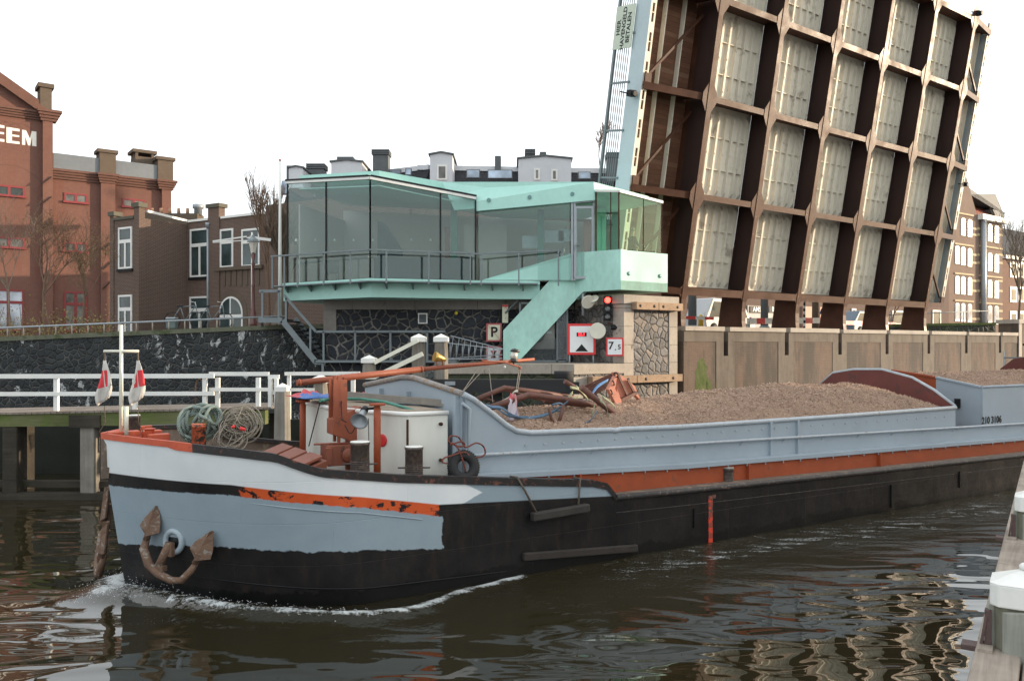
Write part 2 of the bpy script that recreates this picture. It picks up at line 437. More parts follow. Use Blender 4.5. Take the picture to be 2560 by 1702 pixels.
# land behind the quay, as strips towards the horizon
rows = []
xs = [-900, -60, -20, -8, 2.5]; ys = [31.6, 31.6, 31.6, 31.6, 31.3]
a = W(-3, .9, 0); b = W(24.8, .9, 0); c = W(24.8, -25, 0)
for k in (0, 1):
    pass
near = [Vector((-900, 31.6, 3.9)), Vector((-60, 31.6, 3.9)), Vector((-20, 31.6, 4.05)), Vector((-8, 31.6, 4.45)), Vector((2.4, 31.5, 4.45)), Vector((*W(-2, 1.6, 0).xy, 4.45)), Vector((*W(24.9, 1.6, 0).xy, 4.45)), Vector((*W(24.9, -1.0, 0).xy, 4.3)), Vector((*W(70, -1.0, 0).xy, 4.3)), Vector((900, 560, 4.3))]
far = [Vector((p.x * 1.0 if abs(p.x) > 500 else p.x * 12, 1500, p.z)) for p in near]
g.grid([near, far], sm=False)
g.build('ground', M_pave)['kind'] = 'structure'

# ============================================================ LEFT QUAY WALL
M_quay = basalt('quay_basalt', .22, (.022, .027, .030), (.10, .10, .09), .06, moss=(.03, .045, .02), moss_amt=.60, streak=True)
M_bas = basalt('pier_basalt', .33, (.018, .021, .027), (.22, .21, .185), .05)
M_bas_sun = basalt('pier_basalt_sunlit', .27, (.12, .115, .11), (.22, .20, .17), .03)  # paler copy of the pier basalt, sunlight put into its colour
M_bas_m = basalt('pier_basalt_moss', .34, (.03, .035, .03), (.12, .12, .09), .06, moss=(.045, .06, .02), moss_amt=.45)
M_cap = mat('mossy_coping', (.12, .125, .085), .9, .3, 1.2, bump=.4, dirt=(.06, .075, .03), dirt_amt=.52)
QX = [(-60, 3.9), (-20.5, 4.05), (-8.4, 4.58), (-6.5, 4.6)]
q = thing('quay_wall', 'long dark basalt quay wall with bird streaks and a mossy coping, rising from the left', 'quay wall')
m = MB(); m2 = MB()
for (x0, z0), (x1, z1) in zip(QX, QX[1:]):
    yb = 31.0
    m.prism([(x0, yb, -1), (x1, yb, -1), (x1, yb, z1 - .16), (x0, yb, z0 - .16)], (0, .6, 0), cap=True)
    m2.prism([(x0, yb - .06, z0 - .16), (x1, yb - .06, z1 - .16), (x1, yb - .06, z1), (x0, yb - .06, z0)], (0, .72, 0))
m.build('wall', M_quay, q); m2.build('coping', M_cap, q)
r = thing('pipe_railing', 'low grey pipe railing on short posts along the quay coping', 'railing')
m = MB()
m.tube([(-60, 31.3, 4.25), (-20.5, 31.3, 4.40), (-8.4, 31.3, 4.90)], .035, 8); m.build('rail', M_galv, r)
for k in range(27):
    x = -20 + k * .62 * 31 / 40 * 1.25; 
    if x > -8.6: break
    p = MB(); z = lerp(QX, x); p.tube([(x, 31.3, z - .02), (x, 31.3, z + .34)], .028, 8); p.build('post', M_stone, r)

# ============================================================ BRIDGE WALL (abutment)
M_bwall = brick('abutment_brick', (.15, .10, .072), (.115, .082, .062), (.12, .108, .092), .22, .068, .45, dirt=(.055, .05, .042), amt=.42)
M_conc = None
def streaked(name, col):
    t = NT(name); c = t.coord('Object', (1, 1, .12)); n1 = t.noise(c, 2.6, 6, .7); oc = t.coord('Object'); n2 = t.noise(oc, 3, 5, .6)
    k = t.ramp(n1, [(.3, sc(col, .42)), (.5, col), (.72, sc(col, 1.2))]); k = t.mix(.4, k, t.ramp(n2, [(.3, sc(col, .6)), (.7, sc(col, 1.2))]))
    t.bsdf(k, .85, 0, n2, .3, .02, .3); return t.m
M_conc = streaked('stained_concrete', (.135, .113, .09))
def moss_mat():
    t = NT('algae_brick'); oc = t.coord('Object'); n1 = t.noise(oc, 3, 6, .7)
    t.bsdf(t.ramp(n1, [(.3, (.05, .08, .015)), (.7, (.12, .13, .06))]), .9, 0, n1, .4, .03, .2); return t.m
aw = thing('abutment_wall', 'stained brick and concrete bridge abutment wall with tall dark slots, below the raised leaf', 'wall')
SL = [i * 3.74 for i in range(7)]; sw = .26; dF = -2.0; thk = .7; zt = 4.50; zs = 3.42
brk = MB(); con = MB(); cap = MB(); inner = MB()
Mw = lambda s, d, z: W(s, d, z)
def wbox(mb, s0, s1, d0, d1, z0, z1):
    mb.prism([W(s0, d0, z0), W(s1, d0, z0), W(s1, d0, z1), W(s0, d0, z1)], V * (d1 - d0))
sL = -2.3; sR = 24.6
wbox(brk, sL, sR, dF, dF + thk, -1.5, zs)
edges = [sL] + sum([[c - sw / 2, c + sw / 2] for c in SL], []) + [sR - .1]
for i in range(0, len(edges) - 1, 2):
    a, b = edges[i], edges[i + 1]
    wbox(brk, a, b, dF, dF + thk, zs, zt - .55) if b - a > .2 else None
    wbox(con, a, b, dF - .02, dF + thk, zt - .55, zt - .16)
    wbox(cap, a + (.02 if i else 0), b - .02, dF - .09, dF + thk + .05, zt - .16, zt + random.uniform(-.01, .03))
for c in SL:                        # concrete surrounds of the slots
    wbox(con, c - .55, c - sw / 2, dF - .018, dF, .0, zt - .55); wbox(con, c + sw / 2, c + .5, dF - .018, dF, .0, zt - .55)
    wbox(con, c - sw / 2, c + sw / 2, dF - .017, dF, .0, zs - .002)
wbox(inner, sL, sR, dF + thk + 1.8, dF + thk + 1.9, -1, 3.6)
brk.build('brick_face', M_bwall, aw); con.build('concrete_band', M_conc, aw); cap.build('coping', M_stone, aw)
inner.build('pit_wall', mat('pit_dark', (.03, .03, .028), .9), aw)
al = MB()
for (s, wd, z1) in ((-1.35, .34, 3.35), (-.45, .16, 2.9), (-.95, .2, 2.6)):
    pts = []
    for k in range(15):
        a_ = math.pi * k / 14; pts.append(W(s + wd * math.cos(a_) * (1 + .2 * math.sin(k * 2.7)), dF - .004, z1 - .9 + .9 * math.sin(a_)))
    pts += [W(s - wd * .9, dF - .004, 1.2), W(s + wd * .9, dF - .004, 1.2)]
    al.poly(pts)
al.build('algae_patch', moss_mat(), aw)
pe = thing('brick_pillar', 'brick end pillar with a pale stone cap at the right end of the bridge wall', 'pillar')
m = MB(); wbox(m, 24.6, 27.0, dF - .05, dF + 1.0, -1.5, 5.02); m.build('shaft', M_bwall, pe)
m = MB(); wbox(m, 24.5, 27.1, dF - .12, dF + 1.1, 5.02, 5.24); m.build('cap', M_stone, pe)
m = MB(); wbox(m, 24.6, 24.95, dF - .07, dF - .051, 3.2, 5.02); wbox(m, 26.65, 27.0, dF - .07, dF - .051, 3.2, 5.02); m.build('quoin', M_stone, pe)
bk = thing('bank_wall', 'low dark stone wall with a grassy top behind the abutment, sloping up to the pillar', 'wall')
m = MB(); A = [W(21.3, 3.2, 3), W(27, .2, 3), W(27, .2, 5.02), W(21.3, 3.2, 4.9)]; m.prism(A, V * .5); m.build('stone_face', M_bas_m, bk)
m = MB(); A = [W(21.3, 3.15, 4.9), W(27, .15, 5.02), W(27, .15, 5.16), W(21.3, 3.15, 5.04)]; m.prism(A, V * .8); m.build('grass_top', moss_mat(), bk)
rl = thing('bank_railing', 'thin dark railing above the low stone wall, left of the brick pillar', 'railing')
m = MB(); m.tube([W(20.5, 3.3, 5.55), W(27, .5, 5.85)], .03, 6); m.build('rail', M_steel, rl)
for k in range(5):
    p = W(20.8 + k * 1.5, 3.2 - k * .66, 5); m = MB(); m.tube([p, p + ZZ * .78], .022, 6); m.build('post', M_steel, rl)

# ============================================================ RAISED BRIDGE LEAF
PH = R(9.9); WL = -V * math.sin(PH) + ZZ * math.cos(PH); NL = U.cross(WL)
leaf = thing('bridge_leaf', 'raised bascule bridge leaf seen from below, brown girder grid with pale ribbed deck panels', 'bridge leaf', M=frame((6.79, 33, CH + 2.13), U, WL, NL))
def brownpaint():
    t = NT('brown_girder_paint'); oc = t.coord('Object'); n1 = t.noise(oc, 1.2, 5, .6); n2 = t.noise(oc, 22, 4, .7)
    k = t.ramp(n1, [(.3, (.045, .021, .013)), (.7, (.078, .034, .021))]); k = t.mix(t.ramp(n2, [(.66, 0.), (.74, .5)]), k, (.3, .2, .15))
    t.bsdf(k, t.ramp(n1, [(.3, .30), (.7, .55)]), 0, n2, .30, .012, .10); return t.m
M_brown = brownpaint()
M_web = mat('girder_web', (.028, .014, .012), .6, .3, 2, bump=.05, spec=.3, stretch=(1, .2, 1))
M_panel = mat('deck_panel_paint', (.64, .60, .49), .55, .10, .6, bump=.03, spec=.3, dirt=(.38, .34, .27), dirt_amt=.58)
M_edge = mat('edge_plate_paint', (.56, .50, .40), .5, .1, 2, bump=.03)
M_blue = mat('pale_blue_paint', (.42, .50, .52), .5, .07, 1, bump=.03)
M_plank = wood('walkway_planks', (.17, .075, .04), (.26, .13, .07), axis=0)
def plank_mat():
    t = NT('walkway_planking'); oc = t.coord('Object'); sep = t.n('ShaderNodeSeparateXYZ'); t.l(oc, sep.inputs[0])
    yy = t.math('MULTIPLY', sep.outputs[1], 1 / .19); fl = t.math('FLOOR', yy); fr = t.math('FRACT', yy)
    wn = t.n('ShaderNodeTexWhiteNoise', noise_dimensions='1D'); t.l(fl, wn.inputs['W'])
    k = t.ramp(wn.outputs[0], [(0, (.085, .038, .022)), (.6, (.16, .07, .04)), (1, (.22, .13, .085))])
    gr = t.noise(t.coord('Object', (1.2, 16, 1)), 2, 5, .7); k = t.mix(.4, k, t.ramp(gr, [(.3, (.06, .03, .02)), (.7, (.22, .12, .07))]))
    gap = t.ramp(fr, [(0, 0.), (.05, 1.)]); k = t.mix(gap, (.01, .008, .006), k)
    t.bsdf(k, .8, 0, gap, .4, .02, .2); return t.m
M_plk = plank_mat()
ROWS = [0, 3.70, 7.40, 11.01, 14.48]; SP = 3.74; DP = .95; fw = .25
for i in range(6):
    s = i * SP; m = MB()
    m.bb(s - fw / 2, s + fw / 2, .1, ROWS[-1] + .15, -.03, 0)
    m.bb(s - .02, s + .02, -.1, ROWS[-1] + .1, -1.32 if i in (0, 5) else -DP, -.03)
    # haunched leg that bends towards the water below the lowest cross girder
    pth = [(.1, 0), (-.3, 0.0), (-.7, .03), (-1.1, .10), (-1.5, .22), (-2.2, .48)]
    for (y0, z0), (y1, z1) in zip(pth, pth[1:]):
        m.prism([(s - fw / 2, y0, z0), (s + fw / 2, y0, z0), (s + fw / 2, y1, z1), (s - fw / 2, y1, z1)], (0, 0, -.04))
        m.prism([(s - .025, y0, z0 - .04), (s - .025, y1, z1 - .04), (s - .025, y1, -1.2), (s - .025, y0, -1.2 if y1 < -.2 else -DP)], (.05, 0, 0))
    for y in ROWS:                                   # gusset plates at the nodes
        if y == 0:
            for sx in (-1, 1):
                for sy in (-1, 1):
                    m.poly([(s + sx*fw/2, sy*.12, -.016), (s + sx*(fw/2+.16), sy*.12, -.016), (s + sx*(fw/2+.05), sy*.20, -.016), (s + sx*fw/2, sy*.34, -.016)][::(1 if sx*sy > 0 else -1)])
        else:
            h = .16; e = .27
            m.prism([(s - fw/2 - .01, y - h - .40, -.034), (s + fw/2 + .01, y - h - .40, -.034), (s + fw/2 + e, y - h, -.034), (s + fw/2 + e, y + h, -.034), (s + fw/2 + .01, y + h + .40, -.034), (s - fw/2 - .01, y + h + .40, -.034), (s - fw/2 - e, y + h, -.034), (s - fw/2 - e, y - h, -.034)], (0, 0, .014))
    for y in (1.35,): m.bb(s - fw / 2 - .01, s + fw / 2 + .01, y - .03, y + .03, 0, .012)
    m.build('main_girder', M_brown, leaf)
for y in ROWS:
    for i in range(5):
        a, b = i * SP + fw / 2 + .012, (i + 1) * SP - fw / 2 - .012; m = MB(); h = .115 if y else .15
        m.bb(a, b, y - h, y + h, -.055, -.036 if y else -.02)
        m.bb(a - .1, b + .1, y - .02, y + .02, -DP, -.055) if y else m.bb(a - .1, b + .1, y - h + .02, y + h - .02, -1.4, -.055)
        m.build('cross_girder', M_brown, leaf)
# darker web faces: shade behind the flanges put into the colour
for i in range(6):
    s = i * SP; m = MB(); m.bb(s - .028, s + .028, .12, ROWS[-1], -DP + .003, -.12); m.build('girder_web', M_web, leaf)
for i in range(5):
    for j in range(4):
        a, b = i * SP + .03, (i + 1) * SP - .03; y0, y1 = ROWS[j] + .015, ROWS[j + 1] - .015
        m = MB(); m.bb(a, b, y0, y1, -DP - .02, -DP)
        nr = 8; st = SP / nr
        for k in range(nr):
            c = i * SP + st * (k + .5); w1, w2, hh = .05, .085, .11
            ya, yb = y0 + .16, y1 - .16
            A = [(c - w2, ya, -DP), (c + w2, ya, -DP), (c + w2, yb, -DP), (c - w2, yb, -DP)]
            Bq = [(c - w1, ya + .22, -DP + hh), (c + w1, ya + .22, -DP + hh), (c + w1, yb - .22, -DP + hh), (c - w1, yb - .22, -DP + hh)]
            m.poly(Bq)
            for q0 in range(4): m.poly([A[q0], A[(q0+1) % 4], Bq[(q0+1) % 4], Bq[q0]])
            for yy in (y0 + (y1 - y0) * .33, y0 + (y1 - y0) * .67):
                if k < nr - 1: m.bb(c + w2, c + st - w2, yy - .012, yy + .012, -DP, -DP + .09)
            for yy in (y0 + .55, (y0 + y1) / 2, y1 - .55): m.bb(c - .03, c + .03, yy - .03, yy + .03, -DP + hh, -DP + hh + .02)
        m.build('deck_panel', M_panel, leaf)
for sd in (-1, 1):
    f = lambda s: (-s if sd < 0 else 5 * SP + s)
    def bx(m, s0, s1, y0, y1, z0, z1): a, b = sorted((f(s0), f(s1))); m.bb(a, b, y0, y1, z0, z1)
    ye = ROWS[-1] + .15
    m = MB(); bx(m, .02, 2.9, 0, ye, -1.30, -1.22); m.build('walkway_planking', M_plk, leaf)
    for s in (.75, 1.75, 2.6):
        m = MB(); bx(m, s - .11, s + .11, 0, ye, -1.22, -1.205); bx(m, s + .06, s + .11, 0, ye, -1.205, -1.02); m.build('stringer', M_panel, leaf)
    # slotted edge plate facing the water
    m = MB(); s0, s1 = 2.74, 3.0; y = 0; n = 0
    while y < ye:
        L = 1.03; yb = min(y + .36, ye)
        bx(m, s0, s1, y, yb, -.70, -.66)
        bx(m, s0, s0 + .07, yb, min(y + L, ye), -.70, -.66); bx(m, s1 - .07, s1, yb, min(y + L, ye), -.70, -.66)
        bx(m, s0 + .07, s1 - .07, yb + .33, yb + .36, -.70, -.664)
        y += L
    m.build('edge_plate', M_edge, leaf)
    m = MB(); bx(m, 3.0, 3.03, 0, ye, -1.42, -.655); bx(m, 2.7, 3.0, 0, ye, -1.42, -1.39); m.build('edge_fascia', M_blue, leaf)
    for j, y in enumerate(ROWS):
        m = MB(); a, b = f(fw / 2), f(2.98)
        pts = [(a, y - .12, -.02), (b, y - .12, -.56), (b, y - .12, -1.2), (a, y - .12, -1.2)]
        m.prism([(a, y - .13, -.02), (b, y - .13, -.60), (b, y + .13, -.60), (a, y + .13, -.02)], (0, 0, -.03))
        m.prism([(a, y - .015, -.05), (b, y - .015, -.63), (b, y - .015, -1.2), (a, y - .015, -1.2)], (0, .03, 0))
        bx(m, 2.62, 2.94, y - .13, y + .45, -.655, -.60)
        m.build('walkway_bracket', M_brown, leaf)
        if j < 4:
            m = MB(); m.beam((f(2.7), y + .4, -.75), (f(.15), ROWS[j + 1] - .5, -.75), .09, .09, up=(0, 0, 1)); m.build('diagonal_brace', M_brown, leaf)
    rail = MB(); s = 3.06
    bx(rail, s - .05, s + .05, 0, ye, -2.34, -2.24)
    rail.build('top_rail', M_steel, leaf)
    pk = MB()
    for k in range(6): 
        z = -1.52 - k * .115; bx(pk, s - .012, s + .012, .1, ye - .1, z - .012, z + .012)
    pk.build('railing_bars', M_steel, leaf)
    y = .5
    while y < ye: 
        m = MB(); bx(m, s - .03, s + .03, y - .035, y + .035, -2.24, -1.3); m.build('railing_post', M_steel, leaf); y += 1.76
for (s, y, z) in ((-3.25, 7.05, -.9), (21.8, 3.6 + 3.0, -.7), (SP * 5 + .1, 14.75, 0), (SP * 4, 14.75, 0)):
    m = MB(); m.bb(s - .13, s + .13, y - .1, y + .12, z - .12, z + .12); m.lathe((s, y, z + .12), [(.11, 0), (.12, .08), (.09, .09)], 12); m.beam((s - .45, y, z - .1), (s + .3, y, z - .1), .04, .04)
    m.build('warning_light', M_dark, leaf)
# toll sign on the leaf railing
def text_mesh(body, size, loc, M3, m, parent, name='lettering', ext=.004, align='CENTER', bold=0):
    cu = bpy.data.curves.new(name, 'FONT'); cu.body = body; cu.size = size; cu.align_x = align; cu.align_y = 'CENTER'; cu.extrude = ext; cu.offset = bold
    cu.resolution_u = 3
    o = bpy.data.objects.new(name, cu); COL.objects.link(o); dg = bpy.context.evaluated_depsgraph_get()
    me = bpy.data.meshes.new_from_object(o.evaluated_get(dg)); bpy.data.objects.remove(o)
    me.materials.clear(); me.materials.append(m)
    o = bpy.data.objects.new(name, me); COL.objects.link(o); o.matrix_world = Matrix.Translation(Vector(loc)) @ M3.to_4x4()
    if parent: o.parent = parent
    return o
ts = thing('toll_sign', 'pale board reading HIER HAVENGELD BETALEN, fixed sideways to the leaf railing', 'sign', M=leaf.matrix_world @ frame((-3.10, 9.55, -1.86), (0, 1, 0), (0, 0, -1), (-1, 0, 0)))
m = MB(); m.bb(-.78, .78, -.5, .5, 0, .03); m.build('board', mat('sign_board', (.50, .55, .44), .5, .06, 2), ts)
for k, l in enumerate(('HIER', 'HAVENGELD', 'BETALEN')):
    text_mesh(l, .27, ((-.0, -.25, -.15)[k] * 0 + (-.05 if k else -.0), .27 - k * .27, .032), Matrix.Identity(3), M_dark, ts, bold=.006)
# ============================================================ PIER
pr = thing('bridge_pier', 'dark basalt bridge pier with granite quoins and ledge, under the mint control house', 'bridge pier')
PC = at(1560, 800, 28.3); PC.z = 0; PR = at(1691, 800, 29.85); PR.z = 0
LZ = 3.2; TZ = 5.52
ux = U; nv = -V
def onU(px, off=0):      # point on the pier front line (parallel to the wall) at a picture column
    P = pl(px, HY, PC + nv * off, V); P.z = 0; return P
pB = lambda px, off=0: onU(px, off)
XL = at(815, 0, 30.3).x; XM = at(1130, 0, 30.3).x
m = MB()   # upper body: recessed frontal wall
m.prism([(XL, 30.3, LZ - 4), (PC.x + .3, 30.3, LZ - 4), (PC.x + .3, 30.3, TZ - .2), (XL, 30.3, TZ - .2)], (0, 1, 0)); 
m.build('basalt_wall', M_bas, pr)
m = MB(); m.prism([PC + ZZ * (LZ - 4) , PR + ZZ * (LZ - 4), PR + ZZ * (TZ - .3), PC + ZZ * (TZ - .3)], V * 3.2); m.build('basalt_wall', M_bas_sun, pr)
m = MB(); q0 = PC + nv * .03; q1 = PR + nv * .03
def strip(a, b, z0, z1, th=.05, off=.03):
    m.prism([a + nv * off + ZZ * z0, b + nv * off + ZZ * z0, b + nv * off + ZZ * z1, a + nv * off + ZZ * z1], V * (th + off))
def lerpP(a, b, t): return a + (b - a) * t
L_ = (PR - PC).length
z = -.5; k = 0
while z < TZ - .35:                     # granite quoins
    h = .62; w1 = .42 + .0 * (k % 2)
    z1 = min(z + h - .012, TZ - .31)
    strip(PC, PC + U * w1, z, z1); strip(PR - U * .40, PR + U * .02, z, z1)
    m.prism([PC + nv * .03 + ZZ * z, PC + nv * .03 + ZZ * z1, PC + V * .5 + ZZ * z1, PC + V * .5 + ZZ * z], -U * .03); z += h; k += 1
m.prism([PC + nv * .08 - U * .08 + ZZ * (TZ - .3), PR + nv * .08 + U * .05 + ZZ * (TZ - .3), PR + V * 3.2 + U * .05 + ZZ * (TZ - .3), PC + V * 2.6 - U * .08 + ZZ * (TZ - .3)], ZZ * .3)
m.build('granite_quoins', M_stone, pr)
m = MB()
zz = [0, .9, 1.7, 2.55, 3.4, 4.1]
x = XL - .05; 
while x < PC.x - .3:
    w_ = min(random.uniform(1.0, 1.5), PC.x - .28 - x); m.bb(x, x + w_ - .01, 30.2, 31.3, TZ - .42, TZ - .02); x += w_
m.bb(XL - .08, XL + .38, 30.24, 31.2, 4.35, TZ - .421)
m.bb(XL - .05, PC.x, 30.25, 31.3, TZ - .02, TZ + .02)
m.build('granite_coping', M_stone_d, pr)
# ledge and lower body
F0 = pB(1433); F1 = pB(1691)
m = MB()
m.prism([(XM, 27.6, -1), (F0.x, 27.6, -1), (F0.x, 27.6, LZ - .32), (XM, 27.6, LZ - .32)], (0, 2.8, 0)); m.build('mossy_base', M_bas_m, pr)
m = MB()
e1 = pB(1560, -.0)
m.prism([F0 + ZZ * -1, e1 - U * .02 + ZZ * -1, e1 - U * .02 + ZZ * (LZ - .32), F0 + ZZ * (LZ - .32)], V * 1.6); m.build('basalt_wall', M_bas_sun, pr)
m = MB()
x = XM
while x < F0.x - .1:
    w_ = min(random.uniform(.9, 1.3), F0.x - x); m.bb(x, x + w_ - .012, 27.52, 30.32, LZ - .32, LZ); x += w_
a = F0 + nv * .05; b = e1 + nv * .05 
m.prism([a + ZZ * (LZ - .32), b - U * .03 + ZZ * (LZ - .32), b - U * .03 + V * 3 + ZZ * (LZ - .32), a + V * 3.4 + ZZ * (LZ - .32)], ZZ * .322)
for zq in (0, .7, 1.4, 2.1): 
    m.prism([F0 + nv * .03 + ZZ * zq, F0 + nv * .03 + U * .62 + ZZ * zq, F0 + nv * .03 + U * .62 + ZZ * (zq + .69), F0 + nv * .03 + ZZ * (zq + .69)], V * .1)
m.bb(F0.x - .45, F0.x - .02, 27.5, 27.75, 0, LZ - .33)
m.build('granite_ledge', M_stone, pr)
M_tim = wood('fender_timber', (.30, .20, .13), (.42, .30, .20), axis=0)
for (z0, z1, pa, pb_) in ((5.02, 5.28, 1578, 1691), (2.55, 2.80, 1468, 1690)):
    tb = thing('fender_beam', ('pale bolted timber fender beam near the top of the granite pier' if z0 > 4 else 'pale bolted timber fender beam low on the granite pier, behind the rusty grab'), 'timber beam', group='timber beams on the pier')
    a, b = pB(pa, .04), pB(pb_, .04); m = MB(); mid = lerpP(a, b, .48)
    for p, q2 in ((a, mid - U * .01), (mid + U * .01, b + U * .06)):
        m.prism([p + ZZ * z0, q2 + ZZ * z0, q2 + ZZ * z1, p + ZZ * z1], nv * .26)
    m.build('beam', M_tim, tb, bevel=.012); m = MB()
    for t_ in (.08, .38, .58, .9): m.lathe(lerpP(a, b, t_) + nv * .255 + ZZ * ((z0 + z1) / 2), [(.05, 0), (.05, .02), (.0, .02)], 8, ax=nv)
    m.build('bolts', M_dark, tb)

# fittings on the pier wall -------------------------------------------------
YW = 30.27
vg = tag(MB().build('x', M_dark) if False else thing('vent_grille', 'small square grey louvre grille set in the dark basalt wall', 'vent', at(1057, 796, YW)), kind=None)
m = MB(); m.bb(-.17, .17, -.03, .0, -.19, -.15); m.bb(-.17, .17, -.03, 0, .15, .19); m.bb(-.17, -.13, -.03, 0, -.15, .15); m.bb(.13, .17, -.03, 0, -.15, .15); m.build('frame', M_white, vg)
m = MB()
for k in range(7): m.box((0, -.012, -.13 + k * .043), (.26, .04, .008), Matrix.Rotation(R(35), 3, 'X'))
m.build('louvres', M_galv, vg)
for (px, lab) in ((895, 'leftmost of the small wall lights under the mint deck'), (1035, 'middle small wall light under the mint deck'), (1190, 'rightmost small wall light under the mint deck, above the yellow lamp')):
    l = thing('wall_light', lab, 'light', at(px, 747, 30.15), group='wall lights under the deck')
    m = MB(); m.bb(-.12, .14, -.1, .03, -.04, .04); m.build('housing', M_galv, l, bevel=.02); m = MB(); m.bb(.14, .26, -.08, .03, -.035, .035); m.build('end_box', M_dark, l)
yl = thing('yellow_lamp', 'small round yellow lamp on the dark basalt wall', 'lamp', at(1141, 783, YW))
m = MB(); m.lathe((0, 0, 0), [(.05, .0), (.06, .05), (.065, .10), (.04, .14), (0, .15)], 14, ax=(0, -1, 0)); m.build('lens', mat('yellow_lens', (.65, .5, .05), .3), yl)
def signplate(name, lab, px, py, wpx, hpx, Y, bd, face, border, post=0):
    c = at(px, py, Y); w_ = wpx / F * Y; h_ = hpx / F * Y
    o = thing(name, lab, 'sign', c)
    m = MB(); m.bb(-w_/2, w_/2, 0, .04, -h_/2, h_/2); m.build('border', border, o, bevel=.01)
    m = MB(); m.bb(-w_/2 + bd, w_/2 - bd, -.006, .0, -h_/2 + bd, h_/2 - bd); m.build('face', face, o)
    return o, w_, h_
M_sw = mat('sign_white', (.72, .74, .74), .4, .03, 2); M_scr = mat('sign_cream', (.66, .66, .50), .5, .05, 2); M_rfade = mat('faded_red', (.42, .09, .09), .5, .1, 3)
RX = Matrix.Rotation(R(90), 3, 'X')
o, w_, h_ = signplate('no_berthing_sign', 'square sign with a faded red border and a struck-through letter P, above the ladder', 1235, 831, 39, 46, 29.9, .06, M_scr, M_rfade)
text_mesh('P', .50, (0, -.008, 0), RX, M_dark, o, bold=.012)
m = MB(); m.beam((-w_/2 + .05, -.013, h_/2 - .05), (w_/2 - .05, -.013, -h_/2 + .05), .01, .045, up=(0, 1, 0)); m.build('diagonal_bar', M_rfade, o)
o, w_, h_ = signplate('no_passing_sign', 'faded red and white square sign half hidden behind the leaning ladder', 1234, 886, 40, 42, 29.9, .07, M_sw, M_rfade)
m = MB(); m.prism([(-.12, -.02, .14), (.12, -.02, .14), (.03, -.02, 0), (.12, -.02, -.14), (-.12, -.02, -.14), (-.03, -.02, 0)], (0, .012, 0)); m.build('emblem', M_rfade, o); m = MB(); m.bb(-.02, .05, -.03, -.021, -.15, .12); m.build('mark', M_dark, o)
o, w_, h_ = signplate('upright_sign', 'narrow cream sign with a red top edge, left of the mint stair', 1263, 784, 15, 46, 29.9, .01, M_scr, M_scr)
m = MB(); m.bb(-.1, .1, -.02, -.007, .24, .32); m.beam((-.02, -.012, .24), (.1, -.012, .14), .01, .03, up=(0, 1, 0)); m.build('red_edge', M_red, o)
m = MB(); m.beam((.02, -.012, .02), (.02, -.012, -.03), .01, .03, up=(0, 1, 0)); m.beam((.02, -.012, -.15), (.02, -.012, -.2), .01, .03, up=(0, 1, 0)); m.build('marks', M_dark, o)
o, w_, h_ = signplate('height_sign', 'large red-bordered white sign with a black triangle and a red digital height display', 1454, 848, 71, 78, 28.9, .085, M_sw, M_red)
m = MB(); m.prism([(-.22, -.008, -h_/2 + .12), (.22, -.008, -h_/2 + .12), (0, -.008, -h_/2 + .37)], (0, -.006, 0)); m.build('triangle', M_dark, o)
m = MB(); m.bb(-.17, .17, -.02, -.006, .10, .23); m.build('display', M_dark, o)
text_mesh('25.1', .13, (0, -.022, .165), RX, emis('led_red', (1, .02, .03), 2.5), o, name='digits', bold=.004)
for sx in (-1, 1):
    m = MB(); m.tube([(sx * w_ * .42, .06, -h_/2 - .40), (sx * w_ * .42, .06, -h_/2 + .1)], .03, 8); m.build('post', M_galv, o)
o, w_, h_ = signplate('clearance_sign', 'small red-bordered white sign reading 7,5 beside the big height sign', 1537, 867, 43, 46, 28.15, .05, M_sw, M_red)
text_mesh('7', .36, (-.13, -.008, .03), RX, M_dark, o, bold=.006); text_mesh('.', .25, (.02, -.008, -.03), RX, M_dark, o, bold=.006); text_mesh('5', .22, (.15, -.008, -.01), RX, M_dark, o, bold=.004)
# cabinet, cage, air unit behind the stair
cg = thing('plant_cage', 'grey mesh cage with air conditioning units behind the mint stair', 'cage', at(1370, 905, 29.6))
m = MB(); x0, x1 = at(1300, 0, 29.6).x - cg.location.x, at(1418, 0, 29.6).x - cg.location.x
for x in (x0, x1 - .35, x1): m.bb(x - .03, x + .03, -.03, .03, 0, 2.1)
m.bb(x0, x1, -.03, .03, 2.05, 2.1); m.bb(x0, x1, -.03, .03, 0, .06); m.build('frame', M_steel, cg)
m = MB()
for k in range(26): m.bb(x0, x1 - .35, .02, .035, .07 + k * .03, .078 + k * .03)
m.build('louvres', M_steel, cg)
m = MB()
for k in range(60): m.bb(x1 - .33, x1 - .02, .0, .01, .1 + k * .033, .112 + k * .033)
m.build('mesh_panel', M_galv, cg)
m = MB(); m.bb(x0 + .3, x1 - .42, .15, .5, .45, 1.45); m.build('air_unit', mat('ac_casing', (.30, .31, .28), .5), cg, bevel=.03)
m = MB(); m.lathe((x0 + .62, .14, .95), [(.26, 0), (.26, .02), (0, .02)], 24, ax=(0, -1, 0)); m.build('fan', M_steel, cg)
m = MB(); m.bb(x0 + .95, x0 + 1.12, .13, .15, 1.0, 1.1); m.build('sticker', M_blue, cg)
